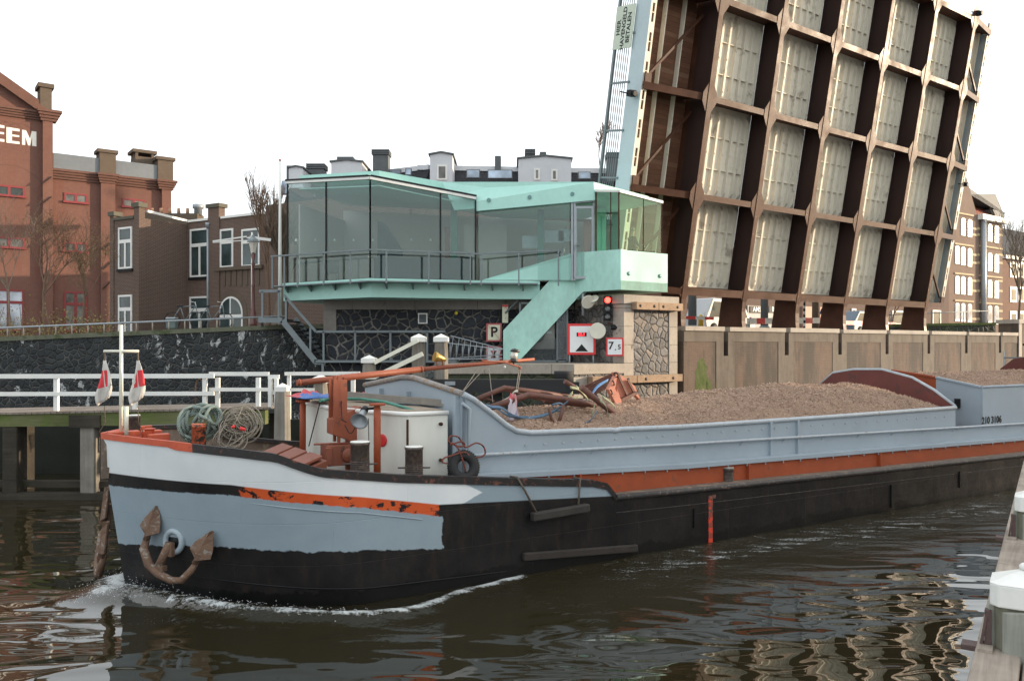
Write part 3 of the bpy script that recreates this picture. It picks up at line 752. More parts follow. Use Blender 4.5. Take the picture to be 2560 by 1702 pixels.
# loudspeakers
def horn(o, c, ax, R1, L, m_=M_cream):
    m = MB(); m.lathe(c, [(R1, 0), (R1 * 1.03, .015), (R1 * .96, .02), (R1 * .62, L * .25), (R1 * .38, L * .55), (R1 * .28, L), (0, L)], 24, ax=ax)
    m.build('horn', m_, o)
    m = MB(); c = Vector(c); ax = Vector(ax).normalized(); m.lathe(c + ax * L * .3, [(0, -L * .25), (R1 * .22, -L * .2), (R1 * .3, 0), (R1 * .3, L * .1)], 16, ax=ax); m.build('cone', M_galv, o)
sp = thing('loudspeaker', 'pair of cream horn loudspeakers on a post under the mint slab', 'loudspeaker', at(1470, 752, 28.9), group='loudspeakers on the pier')
horn(sp, (.0, -.1, -.05), (-.3, .9, .45), .24, .35); horn(sp, (.2, 0, .08), (.4, .6, -.7), .17, .3)
m = MB(); m.tube([(-.15, .25, -.5), (-.15, .25, .3)], .05, 8); m.build('bracket', M_galv, sp)
sp = thing('loudspeaker', 'round cream horn loudspeaker overlapping the top right corner of the height sign', 'loudspeaker', at(1494, 827, 28.5), group='loudspeakers on the pier')
horn(sp, (0, 0, 0), (.12, .98, .1), .27, .4); m = MB(); m.beam((0, .35, 0), (.55, .5, .02), .05, .05); m.build('bracket', M_steel, sp)
fl_ = thing('floodlight', 'small dark floodlight on an arm right of the horn loudspeaker', 'light', at(1535, 818, 28.6))
m = MB(); m.box((0, 0, 0), (.22, .12, .16), Matrix.Rotation(R(-40), 3, 'X')); m.build('head', M_dark, fl_, bevel=.02); m = MB(); m.beam((-.2, .2, .14), (.05, .1, .12), .04, .04); m.build('arm', M_brown, fl_)
tl = thing('traffic_light', 'black three-lamp shipping signal with the top lamp lit red, under the mint slab', 'traffic light', at(1519, 770, 28.6))
m = MB(); m.bb(-.13, .13, 0, .14, -.42, .42); m.build('housing', M_dark, tl, bevel=.03)
for k, zz_ in enumerate((.27, 0, -.27)):
    m = MB(); m.lathe((0, -.005, zz_), [(.1, 0), (.1, .02), (.06, .04), (0, .05)], 20, ax=(0, -1, 0)); m.build('lens', emis('red_lit', (1, .03, .02), 6) if k == 0 else mat('dark_lens', (.25, .27, .27), .15, .3, 3, spec=.9), tl)
    m = MB(); n_ = 16; ring = []
    for j in range(9): 
        a_ = math.pi * (j / 8); ring.append((.125 * math.cos(a_), .125 * math.sin(a_)))
    m.grid([[(x, -.01, zz_ + z_) for x, z_ in ring], [(x * .95, -.19, zz_ + z_ * .9) for x, z_ in ring]]); m.build('visor', M_dark, tl, solid=.006)
# conduits and boxes on wall
cd = thing('cable_conduits', 'grey cable conduits and small boxes on the dark wall above the height sign', 'conduit', at(1450, 770, 30.2))
m = MB(); m.bb(-.9, .8, -.05, .03, -.28, -.24)
for x in (-.6, -.2, .15, .42, .62): m.bb(x - .02, x + .02, -.05, 0, -.5, .55)
for x in (-.75, -.35, .05, .35): m.bb(x - .07, x + .07, -.1, 0, -.42, -.28)
m.build('conduit', M_dark, cd); m = MB(); m.bb(.28, .38, -.15, -.05, -.12, -.05); m.build('red_box', M_red, cd)
m = MB(); m.lathe((-.62, -.1, .0), [(0, -.07), (.07, 0), (0, .07)], 12); m.build('bulb_lamp', M_white, cd)
# ladder pair
def ladder_thing(lab, a, b, off, rungs, rpx):
    o = thing('ladder', lab, 'ladder', a); a0 = Vector(a); b0 = Vector(b) - a0; off = Vector(off); 
    for k, s_ in enumerate((Vector((0, 0, 0)), off)):
        m = MB(); m.beam(s_, s_ * rpx + b0, .03, .06, up=(0, 1, 0)); m.build('rail', M_galv, o)
    m = MB()
    for k in range(rungs):
        t_ = (k + .5) / rungs; m.tube([b0 * t_, off * (1 - t_) + (off * rpx) * t_ + b0 * t_], .016, 6)
    m.build('rungs', M_galv, o)
ladder_thing('upper grey aluminium ladder tilted against the basalt wall, wide end up left', at(1126, 839, 29.3), at(1258, 872, 29.3), at(1118, 896, 29.2) - at(1126, 839, 29.3), 9, .25)
ladder_thing('lower grey aluminium ladder lying on its side under the first ladder', at(1118, 857, 29.0), at(1256, 873, 29.0), at(1117, 898, 29.0) - at(1118, 857, 29.0), 9, .55)

# ============================================================ CONTROL HOUSE
ho = thing('control_house', 'mint green and glass bridge control house on the stone pier with a concrete stair', 'building')
M_gl = glassmat('house_glass', (.80, .87, .86), .05); M_gl2 = glassmat('cabin_glass', (.72, .88, .78), .035)
LGt, CGt, RGt = at(719, 460.5, 30.5), at(925.5, 449.7, 28.3), at(1189, 500, 29.3)
LGb, CGb, RGb = at(719, 707, 30.5), at(925.5, 693, 28.3), at(1189, 702, 29.3)
fz = 6.05
for p in (LGb, CGb, RGb): p.z = fz + .04
def pane(a, b, bt, tt, mt=M_gl, name='glass_pane'):
    m = MB(); m.prism([a, b, bt, tt], Vector((0, .02, 0))); return m.build(name, mt, ho)
def seg(a, b, t): return a + (b - a) * t
mull = MB()
for (b0, b1, t0_, t1_, cuts) in ((LGb, CGb, LGt, CGt, (0, .485, 1)), (CGb, RGb, CGt, RGt, (0, .66, 1))):
    for u0, u1 in zip(cuts, cuts[1:]):
        e = .006; pane(seg(b0, b1, u0 + e), seg(b0, b1, u1 - e), seg(t0_, t1_, u1 - e), seg(t0_, t1_, u0 + e))
    for u0 in cuts: mull.beam(seg(b0, b1, u0) + Vector((0, -.01, 0)), seg(t0_, t1_, u0) + Vector((0, -.01, 0)), .05, .04, up=(0, 1, 0))
mull.build('mullions', M_dark, ho)
m = MB()
for a, b in ((LGt, CGt), (CGt, RGt)): m.beam(a + Vector((0, -.03, .05)), b + Vector((0, -.03, .05)), .12, .09)
m.build('white_trim', M_white, ho)
m = MB()
for a, b in ((LGt, CGt), (CGt, RGt)): m.beam(a + Vector((0, .05, .13)), b + Vector((0, .05, .13)), .3, .06)
m.build('gutter', M_dark, ho)
# roof slab (left volume) and right fascia
rA, rB, rC = at(749, 439, 31.6), at(948, 427, 29.6), at(1112, 456, 30.2)
rAb, rBb, rCb = at(749, 450.5, 31.6), at(948, 447, 29.6), at(1112, 471, 30.2)
rD, rDb = at(1484, 455, 28.9), at(1488, 500, 28.9)
rE, rEb = at(1621, 491, 30.4), at(1621, 505, 30.4)
rCf, rCfb = at(1105, 455, 29.75), at(1189, 528, 29.32)
back = Vector((.15, 4.6, .25))
def slab(tops, bots, name='roof_slab', mt=M_mint):
    m = MB(); n_ = len(tops); m.poly(tops); m.poly(bots[::-1])
    for i in range(n_): j = (i + 1) % n_; m.poly([tops[i], bots[i], bots[j], tops[j]])
    return m.build(name, mt, ho)
bl = at(749, 436, 31.6) + Vector((1.5, 4.2, .1)); br = rC + Vector((1.2, 4.4, .2))
slab([rA, rB, rC, br, bl], [rAb, rBb, rCb, br - ZZ * .35, bl - ZZ * .35])
# big right roof with deep fascia
e1_ = rE + V * 3.6 + ZZ * .1; e2 = rD + Vector((-3.2, 5.0, .2)); 
slab([rCf, rD, rE, e1_, e2], [rCfb + Vector((-.75, .1, .05)), rDb, rEb, e1_ - ZZ * .5, e2 - ZZ * .7])
m = MB(); m.prism([rCf, at(1105, 475, 29.75), at(1189, 504, 29.32), rCfb, rDb, rD], Vector((.02, .22, 0))); m.build('fascia', M_mint, ho)
for px, py in ((1222, 500), (1324, 493), (1431, 485)):
    Y = 29.3 - (px - 1189) / 295 * .4; m = MB(); m.lathe(at(px, py, Y - .02), [(.07, 0), (.07, .03), (0, .03)], 18, ax=(0, 1, 0)); m.build('porthole', mat('port_grey', (.12, .25, .24), .4), ho)
# inner ceiling beams, core wall and interior
M_int = mat('interior_wall', (.50, .42, .40), .8, .05, .6); M_intd = mat('interior_dark', (.03, .035, .035), .6)
cb = [LGb + Vector((.2, .15, 0)), CGb + Vector((.1, .3, 0)), RGb + Vector((0, .15, 0)), at(1485, 700, 29.3)]
cb[3].z = fz; bx_ = Vector((cb[3].x, 33.6, fz)); bx2 = Vector((LGb.x + 1.2, 34.6, fz))
m = MB(); m.prism([Vector((p.x, p.y, fz - .02)) for p in cb] + [bx_, bx2], ZZ * .04); m.build('floor', mat('dark_floor', (.08, .07, .06), .6), ho)
m = MB(); m.prism([bx2 , bx_ , bx_ + ZZ * 2.7, bx2 + ZZ * 3.3], (0, .1, 0)); m.prism([bx2, LGb + Vector((.3, .4, 0)), LGb + Vector((.3, .4, 2.9)), bx2 + ZZ * 2.9], (.05, 0, 0)); m.build('rear_wall', M_int, ho)
m = MB(); m.bb(-1.8, -.2, 31.6, 31.7, fz, fz + 2.3); m.build('partition', mat('pale_partition', (.45, .40, .37), .8, .05), ho)
m = MB(); m.prism([LGt + Vector((.3, .5, -.1)), CGt + Vector((.2, .6, -.1)), RGt + Vector((0, .4, -.15)), rDb + Vector((0, .4, -.05)), rDb + Vector((0, 4.3, .1)), LGt + Vector((1.4, 4, -.1))], ZZ * .04); m.build('ceiling', M_mint, ho)
m = MB()
for px, Y, z1 in ((1135, 29.9, 2.9), (1352, 30.0, 2.6)): p = at(px, 700, Y); m.bb(p.x - .12, p.x + .12, p.y - .05, p.y + .05, fz, fz + z1)
m.build('interior_post', mat('post_green', (.02, .12, .09), .5), ho)
m = MB(); p = at(1118, 700, 30.1); m.bb(p.x - .09, p.x + .09, p.y, p.y + .1, fz, fz + 2.0); m.build('red_post', mat('red_brown_post', (.16, .035, .02), .5), ho)
# dado bands and furniture visible through the glass
m = MB()
for a, b in ((LGb, CGb), (CGb, RGb)): m.beam(seg(a, b, .04) + Vector((.1, .8, .78)), seg(a, b, .97) + Vector((0, .8, .78)), .35, .05)
for a, b, t_ in ((LGb, CGb, .12), (LGb, CGb, .4), (LGb, CGb, .8), (CGb, RGb, .42), (CGb, RGb, .8)): p = seg(a, b, t_) + Vector((.05, .8, 0)); m.beam(p, p + ZZ * .78, .05, .05)
m.build('counter', M_intd, ho)
m = MB(); navy = mat('navy_dim', (.012, .018, .028), .5, .3, 2)
m.prism([CGb + Vector((.05, .5, 0)), seg(CGb, RGb, .96) + Vector((0, .5, 0)), seg(CGb, RGb, .96) + Vector((0, .5, .74)), CGb + Vector((.05, .5, .74))], (0, .04, 0)); m.build('low_dark_panel', navy, ho)  # dark panel added low behind the glass for the dim interior
m = MB(); m.prism([CGb + Vector((.1, .9, 0)), seg(CGb, RGb, .30) + Vector((0, .9, 0)), seg(CGb, RGb, .26) + Vector((0, .9, 1.1)), seg(CGb, RGb, .12) + Vector((0, .9, 1.9)), CGb + Vector((.1, .9, 2.1))], (0, .05, 0)); m.build('dark_reflection', navy, ho)  # dark sheet standing in for a reflected tree and unlit interior
def chairs(lst):
    for (px, Y) in lst:
        p = at(px, 700, Y); p.z = fz; m = MB(); m.bb(p.x - .22, p.x + .22, p.y - .22, p.y + .22, .44 + fz, .5 + fz); m.bb(p.x - .22, p.x + .22, p.y + .17, p.y + .22, fz + .5, fz + .98)
        for sx in (-.2, .2):
            for sy in (-.2, .2): m.bb(p.x + sx - .02, p.x + sx + .02, p.y + sy - .02, p.y + sy + .02, fz, fz + .44)
        o = m.build('office_chair', M_intd, ho)
chairs([(1150, 31), (1165, 30.2), (830, 31.2)])
m = MB()
for k in range(9):
    p = at(740 + k * 48, 600, 31.8); p.z = fz + 1.7; m.lathe(p, [(.0, 0), (.05, .01), (.03, .08), (0, .1)], 8)
m.build('ceiling_lamps', M_white, ho)
m = MB(); 
for px, py in ((1385, 592), (1420, 588), (1330, 605)):
    p = at(px, py, 30.6); m.bb(p.x - .35, p.x + .35, p.y, p.y + .05, p.z - .22, p.z + .22)
m.build('screens', M_galv, ho)
# ramp wall inside/below windows on the right part
rp = MB(); rp.prism([at(1205, 700, 29.45), at(1478, 700, 29.1), at(1478, 630, 29.1), at(1440, 630, 29.1)], (0, .12, 0)); rp.build('ramp_wall', M_mint, ho)
# glass and door on the right part
wa, wd = at(1194, 700, 29.5), at(1424, 700, 29.15); wa.z = wd.z = fz
pane(wa, wd, at(1424, 509, 29.15), at(1194, 530, 29.5))
dm = MB(); d0, d1 = at(1434, 520, 29.1), at(1484, 520, 29.0)
for px in (1430, 1436.5, 1484): 
    p = at(px, 640, 29.1); dm.bb(p.x - .035, p.x + .035, p.y - .05, p.y + .05, fz, at(px, 504, 29.1).z)
dm.beam(at(1427, 507, 29.1), at(1488, 501, 29.0), .08, .08); dm.build('door_frame', M_galv, ho)
m = MB(); a = at(1438, 700, 29.05); b = at(1482, 700, 29.0); a.z = b.z = fz + .1
for q0, q1 in ((a, b), (a + ZZ * 2.42, b + ZZ * 2.42), (a, a + ZZ * 2.42), (b, b + ZZ * 2.42)): m.beam(q0, q1, .06, .09)
dr = m.build('door', M_galv, ho); m = MB(); m.prism([a, b, b + ZZ * 2.4, a + ZZ * 2.4], (0, .015, 0)); m.build('pane', M_gl, dr)
m = MB(); p = at(1437, 613, 28.9); m.beam(p, p + Vector((.16, 0, 0)), .03, .03); m.beam(p, p - ZZ * .22, .02, .02); m.build('handle', M_steel, dr)
# cabin on the right
cA, cB, cC = at(1490, 480, 28.85), at(1547, 481, 28.05), at(1655, 509, 29.3)
bA, bB, bC = at(1490, 628, 28.85), at(1547, 622, 28.05), at(1655, 632, 29.3)
mm = MB()
for a, b, c, d in ((bA, bB, cB, cA), (bB, bC, cC, cB)):
    pane(seg(a, b, .01), seg(a, b, .99), seg(d, c, .99), seg(d, c, .01), M_gl2)
m_ = seg(bA, bB, .65); mm.beam(m_, seg(cA, cB, .65), .03, .03, up=(0, 1, 0)); mm.beam(bA, cA, .05, .05, up=(0, 1, 0))
mm.beam(bB, cB, .045, .045, up=(0, 1, 0)); mm.beam(bC, cC, .05, .05, up=(0, 1, 0)); mm.beam(seg(bB, bC, .56), seg(cB, cC, .56), .03, .02, up=(0, 1, 0)); mm.build('cabin_mullions', M_brown, ho)
m = MB(); m.beam(cA + ZZ * .04, cB + ZZ * .04, .1, .08); m.beam(cB + ZZ * .04, cC + ZZ * .04 , .12, .09); m.build('cabin_trim', M_white, ho)
cbk = [cA + V * .1, cB, cC, cC + V * 2.6, cA + V * 3.2]
slab([p + ZZ * .09 for p in cbk], [p + ZZ * .02 for p in cbk], 'cabin_roof')
m = MB(); q0 = cC + V * 2.2 - U * .9; m.bb(q0.x - .2, q0.x + .2, q0.y - .2, q0.y + .2, bA.z, cC.z); m.build('cabin_rear_post', M_mint, ho)
# concrete balustrade block + stair parapet
zb, zt_ = 5.67, 7.0
c0 = at(1552, 724, 28.0); c1 = at(1669, 730, 29.36); c2 = at(1438, 724, 29.3)
for p in (c0, c1, c2): p.z = zb
th = .22
m = MB(); m.prism([c0, c1, c1 + ZZ * (zt_ - zb), c0 + ZZ * (zt_ - zb)], V * th)
nL = Vector((.674, .738, 0))
m.prism([pl(x_, y_, c0, nL) for x_, y_ in ((1552, 724), (1552, 623), (1438, 632), (1438, 749), (1463, 724))], nL * th)
m.prism([c0 + ZZ * .002, c1 + ZZ * .002, c1 + V * 3 + ZZ * .002, c2 + V * 3 + ZZ * .002, c2 + ZZ * .002], ZZ * .3)
m.build('balustrade', M_mint_dirty, ho)
m = MB()
for px, py in ((1572, 684), (1650, 690)):
    p = pl(px, py, c0 + nv * .004, V); m.lathe(p, [(.07, 0), (.07, .012), (0, .012)], 18, ax=nv)
m.build('porthole', mat('port_grey', (.12, .25, .24), .4), ho)
m = MB(); st = [at(1438, 632, 29.3), at(1258, 826, 29.3), at(1258, 901, 29.3), at(1299, 901, 29.3), at(1463, 724, 29.3), at(1438, 724, 29.3)]
m.prism(st, (0, .22, 0)); m.build('stair_parapet', M_mint_dirty, ho)
m = MB()
for k in range(17):
    t_ = k / 17; p = seg(at(1275, 850, 29.6), at(1445, 690, 29.6), t_); m.bb(p.x - .02, p.x + .2, 29.53, 30.2, p.z - .14, p.z)
m.build('stair_steps', M_steel, ho)
m = MB(); m.tube([at(1263, 783, 29.65), at(1390, 653, 29.65), at(1407, 632, 29.6), at(1410, 622, 29.5)], .035, 8); m.beam(at(1395, 680, 29.6), at(1395, 628, 29.6), .06, .06); m.build('stair_handrail', M_steel, ho)
# deck slab under the glass with walkway and railing
dL, dC, dR = at(704, 708, 30.4), at(925, 694, 28.0), at(1189, 702, 29.0); dE = at(1350, 706, 29.2)
zd = fz; 
for p in (dL, dC, dR, dE): p.z = zd - .62
m = MB(); bk_ = [dE + Vector((0, 2, 0)), dL + Vector((1.2, 3.6, 0))]
ins = [p + Vector((0, .25, 0)) for p in (dL, dC, dR, dE)]
m.prism([Vector(p) for p in ins] + bk_, ZZ * .5); m.build('deck_slab', M_mint, ho)
m = MB(); up_ = [Vector((p.x, p.y + .12, zd - .12)) for p in (dL, dC, dR, dE)]
m.prism(up_ + [p + ZZ * .5 for p in bk_], ZZ * .13); m.build('deck_edge', M_mint, ho)
m = MB(); o_ = Vector((0, -.42, 0)); wl = [at(679, 708, 30.2), at(925, 700, 27.6), at(1189, 706, 28.6), at(1345, 708, 28.85)]
for p in wl: p.z = zd - .14
m.prism(wl + [p + Vector((0, .55, 0)) for p in wl[::-1]], ZZ * .04); 
for a, b, n_ in ((wl[0], wl[1], 4), (wl[1], wl[2], 4), (wl[2], wl[3], 2)):
    for k in range(n_):
        p = seg(a, b, (k + .5) / n_); m.prism([p + Vector((0, .05, 0)), p + Vector((0, .6, 0)), p + Vector((0, .6, -.2))], (.05, 0, 0))
m.build('grating', M_steel, ho)
rt = [at(679, 641, 30.2), at(922, 624, 27.6), at(1180, 633.2, 28.6), at(1190, 635, 28.6), at(1400, 626, 28.9)]
m = MB()
for a, b in zip(rt, rt[1:]): m.beam(a, b, .09, .05)
m.build('top_rail', M_steel, ho)
for px in (681, 711, 744, 809, 876, 966, 1072, 1176, 1203, 1297, 1396):
    for (a, b, x0, x1) in ((wl[0], wl[1], 679, 925), (wl[1], wl[2], 925, 1189), (wl[2], wl[3], 1189, 1400)):
        if x0 <= px <= x1:
            u_ = (px - x0) / (x1 - x0); Ya = a.y + (b.y - a.y) * u_; p = at(px, 700, Ya); p.z = zd - .2
            tp = lerp([(rt[0].x, rt[0].z), (rt[1].x, rt[1].z), (rt[2].x, rt[2].z), (rt[4].x, rt[4].z)], p.x)
            m = MB(); m.beam(p, Vector((p.x, p.y, tp)), .05, .07, up=(0, 1, 0)); m.build('railing_post', M_steel, ho)
m = MB(); m.tube([at(714, 870, 30.5), at(714, 395, 30.5)], .055, 10) if False else None
fp = thing('flagpole', 'tall thin white flagpole beside the left end of the glass house', 'flagpole', at(700, 812, 31.4))
m = MB(); h_ = at(700, 402, 31.4).z - fp.location.z; m.tube([(0, 0, 0), (0, 0, h_ * .5), (0, 0, h_)], [.075, .06, .03], 10); m.build('pole', M_white, fp)
m = MB(); m.lathe((0, 0, h_), [(.05, 0), (.06, .03), (0, .06)], 10); m.build('cap', M_red, fp)

# ---------------- a person builder (one continuous skinned body)
def person(name, lab, loc, rotz, scale, cloth, arm_l=None, arm_r=None, hair=(.12, .1, .08), sit=False):
    root = thing(name, lab, 'person', loc); root.rotation_euler = (0, 0, rotz); root.scale = (scale,) * 3
    al = arm_l or [(.24, .10, 1.12), (.20, .34, 1.10)]; ar = arm_r or [(-.24, .10, 1.12), (-.20, .34, 1.10)]
    J = [((0, 0, .95), .14), ((0, 0, 1.15), .135), ((0, 0, 1.36), .15), ((0, .01, 1.48), .06), ((0, .03, 1.58), .075), ((0, .03, 1.70), .085),
         ((.18, 0, 1.40), .06), (al[0], .045), (al[1], .034), ((-.18, 0, 1.40), .06), (ar[0], .045), (ar[1], .034),
         ((.10, 0, .88), .09), ((.11, .02, .48), .06), ((.11, 0, .08), .045), ((.11, .14, .04), .04),
         ((-.10, 0, .88), .09), ((-.11, .02, .48), .06), ((-.11, 0, .08), .045), ((-.11, .14, .04), .04)]
    E_ = [(0, 1), (1, 2), (2, 3), (3, 4), (4, 5), (2, 6), (6, 7), (7, 8), (2, 9), (9, 10), (10, 11), (0, 12), (12, 13), (13, 14), (14, 15), (0, 16), (16, 17), (17, 18), (18, 19)]
    for side, k in ((1, 8), (-1, 11)):            # five short fingers
        base = Vector(J[k][0])
        for q in range(5):
            J.append((tuple(base + Vector(((q - 2) * .018 * side, .09 - abs(q - 2) * .008, -.02 if q else .01))), .010)); E_.append((k, len(J) - 1))
    me = bpy.data.meshes.new('body'); me.from_pydata([j[0] for j in J], E_, []); me.update()
    o = bpy.data.objects.new('body', me); COL.objects.link(o); o.parent = root
    sk = o.modifiers.new('skin', 'SKIN'); 
    for v, j in zip(me.skin_vertices[0].data if me.skin_vertices else [], J): v.radius = (j[1], j[1])
    return root, o, J
def finish_person(root, o, J, cloth, skin, hair):
    if not o.data.skin_vertices:
        bpy.context.view_layer.objects.active = o
        bm_ = bmesh.new(); bm_.from_mesh(o.data); lay = bm_.verts.layers.skin.verify()
        for v, j in zip(bm_.verts, J): v[lay].radius = (j[1], j[1]); v[lay].use_root = v.index == 0
        bm_.to_mesh(o.data); bm_.free()
    ss = o.modifiers.new('sub', 'SUBSURF'); ss.levels = 1; ss.render_levels = 1
    t = NT('clothing'); c = t.coord('Object'); sep = t.n('ShaderNodeSeparateXYZ'); t.l(c, sep.inputs[0])
    k = t.mix(t.math('GREATER_THAN', sep.outputs[2], 1.47), cloth, skin); k = t.mix(t.math('GREATER_THAN', sep.outputs[1], .36), k, skin)
    t.bsdf(k, .8); o.data.materials.append(t.m)
    m = MB(); m.lathe((0, .015, 1.66), [(.088, 0), (.098, .05), (.085, .10), (.045, .13), (0, .135)], 14); m.build('hair', mat('hair', hair, .8), root)
    m = MB(); m.lathe((0, .125, 1.66), [(.018, 0), (.012, .03), (0, .035)], 8, ax=(0, 1, -.3)); m.build('nose', mat('skin', skin, .6), root)
    m = MB(); m.tube([(.11, 0, 1.47), (0, .09, 1.40), (-.11, 0, 1.47)], .018, 6); m.build('collar', M_blue, root)
sk_ = (.42, .26, .19)
loc = at(1580, 700, 29.3); loc.z = fz + .12
pe_, o, J = person('person', 'person in a dark jumper with a pale collar standing in the glass cabin, facing right', loc, R(-65), .98, None)
finish_person(pe_, o, J, (.03, .028, .03), sk_, (.20, .17, .15))
ck = thing('control_desk', 'dark control desk in front of the person in the glass cabin', 'desk', at(1606, 640, 29.6))
m = MB(); m.prism([(-.5, 0, 0), (.5, .3, 0), (.5, .3, .22), (-.5, 0, .14)], (-.1, .3, 0)); m.bb(-.4, .4, .15, .3, -.4, 0); m.build('console', M_dark, ck)
m = MB(); m.beam((.1, .1, .2), (.25, .15, .45), .02, .02); m.build('microphone', M_galv, ck)

# ============================================================ STEEL STAIR LEFT OF THE PIER
ss = thing('steel_stair', 'grey steel stair descending from the quay landing to a walkway along the pier', 'stair')
m = MB(); A0, A1, A2 = at(706, 801, 30.0), at(790, 905, 30.0), at(804, 905, 30.0)
m.beam(at(646, 800, 30.0), A0, .06, .18); m.beam(A0, A1, .06, .20); m.beam(A1 - Vector((.05, 0, 0)), A2, .06, .18); m.build('stringer', M_steel, ss)
m = MB(); B0, B1 = at(738, 795, 30.8), at(812, 893, 30.8); m.beam(B0, B1, .05, .16); m.build('stringer', M_steel, ss)
m = MB()
for k in range(9): p = seg(at(716, 805, 30.02), at(789, 893, 30.02), k / 8); m.bb(p.x - .02, p.x + .32, 30.02, 30.75, p.z, p.z + .04)
m.bb(at(646, 0, 30).x, at(716, 0, 30).x, 30.03, 31.0, A0.z + .0, A0.z + .05); m.build('treads', M_dark, ss)
m = MB(); m.beam(at(709, 737, 30.0), at(790, 829, 30.0), .05, .09); m.beam(at(790, 829, 30.0), at(1112, 828.5, 30.0), .05, .08); m.beam(at(648, 728, 30.0), at(704, 727, 30.0), .05, .10); m.build('handrail', M_steel, ss)
for px, y0, y1 in ((656, 728, 800), (697, 727, 800), (715, 745, 812), (776, 818, 885), (809, 829, 903), (888, 829, 903), (976, 829, 903), (1068, 829, 903)):
    m = MB(); m.beam(at(px, y0, 30.0), at(px, y1, 30.0), .07, .05, up=(0, 1, 0)); m.build('post', M_steel, ss)
m = MB(); m.bb(at(790, 0, 30).x, XM + .2, 29.9, 30.32, 3.20, 3.28); m.build('walkway', M_steel, ss)
m = MB(); m.beam(at(656, 800, 30.0), at(656, 815, 30.4), .08, .08); m.beam(at(807, 905, 30.0), at(807, 950, 30.0), .08, .08, up=(0,1,0)); m.build('support', M_steel, ss)
# ============================================================ WAITING JETTY
JY = 20.8
M_wgrey = wood('weathered_timber', (.17, .155, .13), (.30, .28, .24), axis=2, moss=(.10, .12, .05), moss_amt=.66)
M_wgreen = wood('green_timber', (.10, .12, .04), (.17, .17, .09), axis=0, moss=(.085, .13, .02), moss_amt=.50)
M_wdark = wood('wet_timber', (.035, .03, .022), (.07, .06, .045), axis=0, moss=(.035, .05, .02), moss_amt=.62)
M_deckw = wood('deck_timber', (.20, .16, .13), (.30, .26, .22), axis=1)
jt = thing('jetty', 'timber waiting jetty with a mossy green edge beam and thick piles, behind the bow', 'jetty')
def X(px, Y=JY): return (px - CX) / F * Y
def Zp(py, Y=JY): return CH - (py - HY) / F * Y
m = MB(); m.prism([(X(-700), JY, Zp(1041)), (X(662), JY, Zp(1026)), (X(662), JY, Zp(1061)), (X(-700), JY, Zp(1072))], (0, .3, 0)); m.build('edge_beam', M_wgreen, jt)
m = MB(); x = X(-700)
while x < X(668):
    z = Zp(1036) + (x - X(0)) / (X(668) - X(0)) * (Zp(1022) - Zp(1036)); m.bb(x, x + .14, JY - .05, JY + 1.8, z, z + .05); x += .155
m.build('decking', M_deckw, jt)
for px, w_ in ((22, 37), (216, 36), (-180, 36), (410, 30)):
    m = MB(); x = X(px); ww = w_ / F * JY / 2; m.bb(x - ww, x + ww, JY + .02, JY + .34, -1, Zp(1062)); m.build('pile', M_wgrey if px > 100 else M_wdark, jt, bevel=.03)
m = MB(); m.bb(X(175), X(252), JY - .06, JY + .3, Zp(1068), Zp(1037)); m.build('cap_block', M_wdark, jt)
m = MB(); m.bb(X(-700), X(290), JY - .08, JY + .25, Zp(1262), Zp(1232)); m.bb(X(-700), X(262), JY + .3, JY + .5, Zp(1223), Zp(1207)); m.build('waling', M_wdark, jt)
m = MB(); m.prism([(X(-700), 22.6, -1), (X(690), 22.6, -1), (X(690), 22.6, 1.95), (X(-700), 22.6, 1.75)], (0, .1, 0)) if False else None
for px in (-60, 300, 560, 630):
    m = MB(); m.bb(X(px), X(px) + .4, JY + 1.5, JY + 1.85, -1, 2.0); m.build('pile', M_wdark, jt)
wr = thing('white_railing', 'white two-rail timber railing along the jetty deck', 'railing')
m = MB(); m.beam((X(-700), JY + .1, Zp(942)), (X(532), JY + .1, Zp(940)), .06, .11); m.beam((X(-700), JY + .1, Zp(987)), (X(532), JY + .1, Zp(984)), .05, .10); m.build('rail', M_white, wr)
m = MB(); m.beam((X(512), JY + .3, Zp(935.5)), (X(664), JY + .3, Zp(935.5)), .06, .10); m.beam((X(512), JY + .3, Zp(975)), (X(664), JY + .3, Zp(975)), .05, .09); m.build('rail', M_white, wr)
for px, y in ((133, 0), (331, 0), (507, 0), (532, .2), (635, .2), (-80, 0), (-280, 0)):
    m = MB(); m.bb(X(px) - .05, X(px) + .05, JY + .1 + y, JY + .2 + y, Zp(1028), Zp(945)); m.build('post', M_white, wr)
wg = thing('white_railing', 'short white gate post frame beside the pointed mooring post', 'railing')
m = MB(); m.bb(X(668), X(696), JY + .05, JY + .12, Zp(947), Zp(937)); m.bb(X(668), X(693), JY + .05, JY + .12, Zp(986), Zp(978)); m.bb(X(670), X(679), JY, JY + .1, Zp(1019), Zp(946)); m.bb(X(685), X(694), JY, JY + .1, Zp(1019), Zp(946)); m.build('frame', M_white, wg)
w3 = thing('white_railing', 'white railing running right from the gap towards the black fender wall', 'railing')
m = MB(); m.beam((X(712, 21.6), 21.6, Zp(934, 21.6)), (X(900, 21.6), 21.6, Zp(933, 21.6)), .06, .09); m.beam((X(712, 21.6), 21.6, Zp(974, 21.6)), (X(786, 21.6), 21.6, Zp(974, 21.6)), .05, .08); m.build('rail', M_white, w3)
m = MB(); m.bb(X(716, 21.6), X(724, 21.6), 21.65, 21.75, 1.9, Zp(936, 21.6)); m.bb(X(876, 21.6), X(886, 21.6), 21.65, 21.75, 2.3, Zp(936, 21.6)); m.build('post', M_white, w3)
w4 = thing('white_railing', 'pair of white handrails sloping up between the capped mooring posts', 'railing')
m = MB(); m.beam(at(936, 907, 23), at(1045, 851, 23), .07, .10); m.beam(at(916, 952, 22.9), at(1057, 884, 22.9), .07, .12); m.build('rail', M_cream, w4)
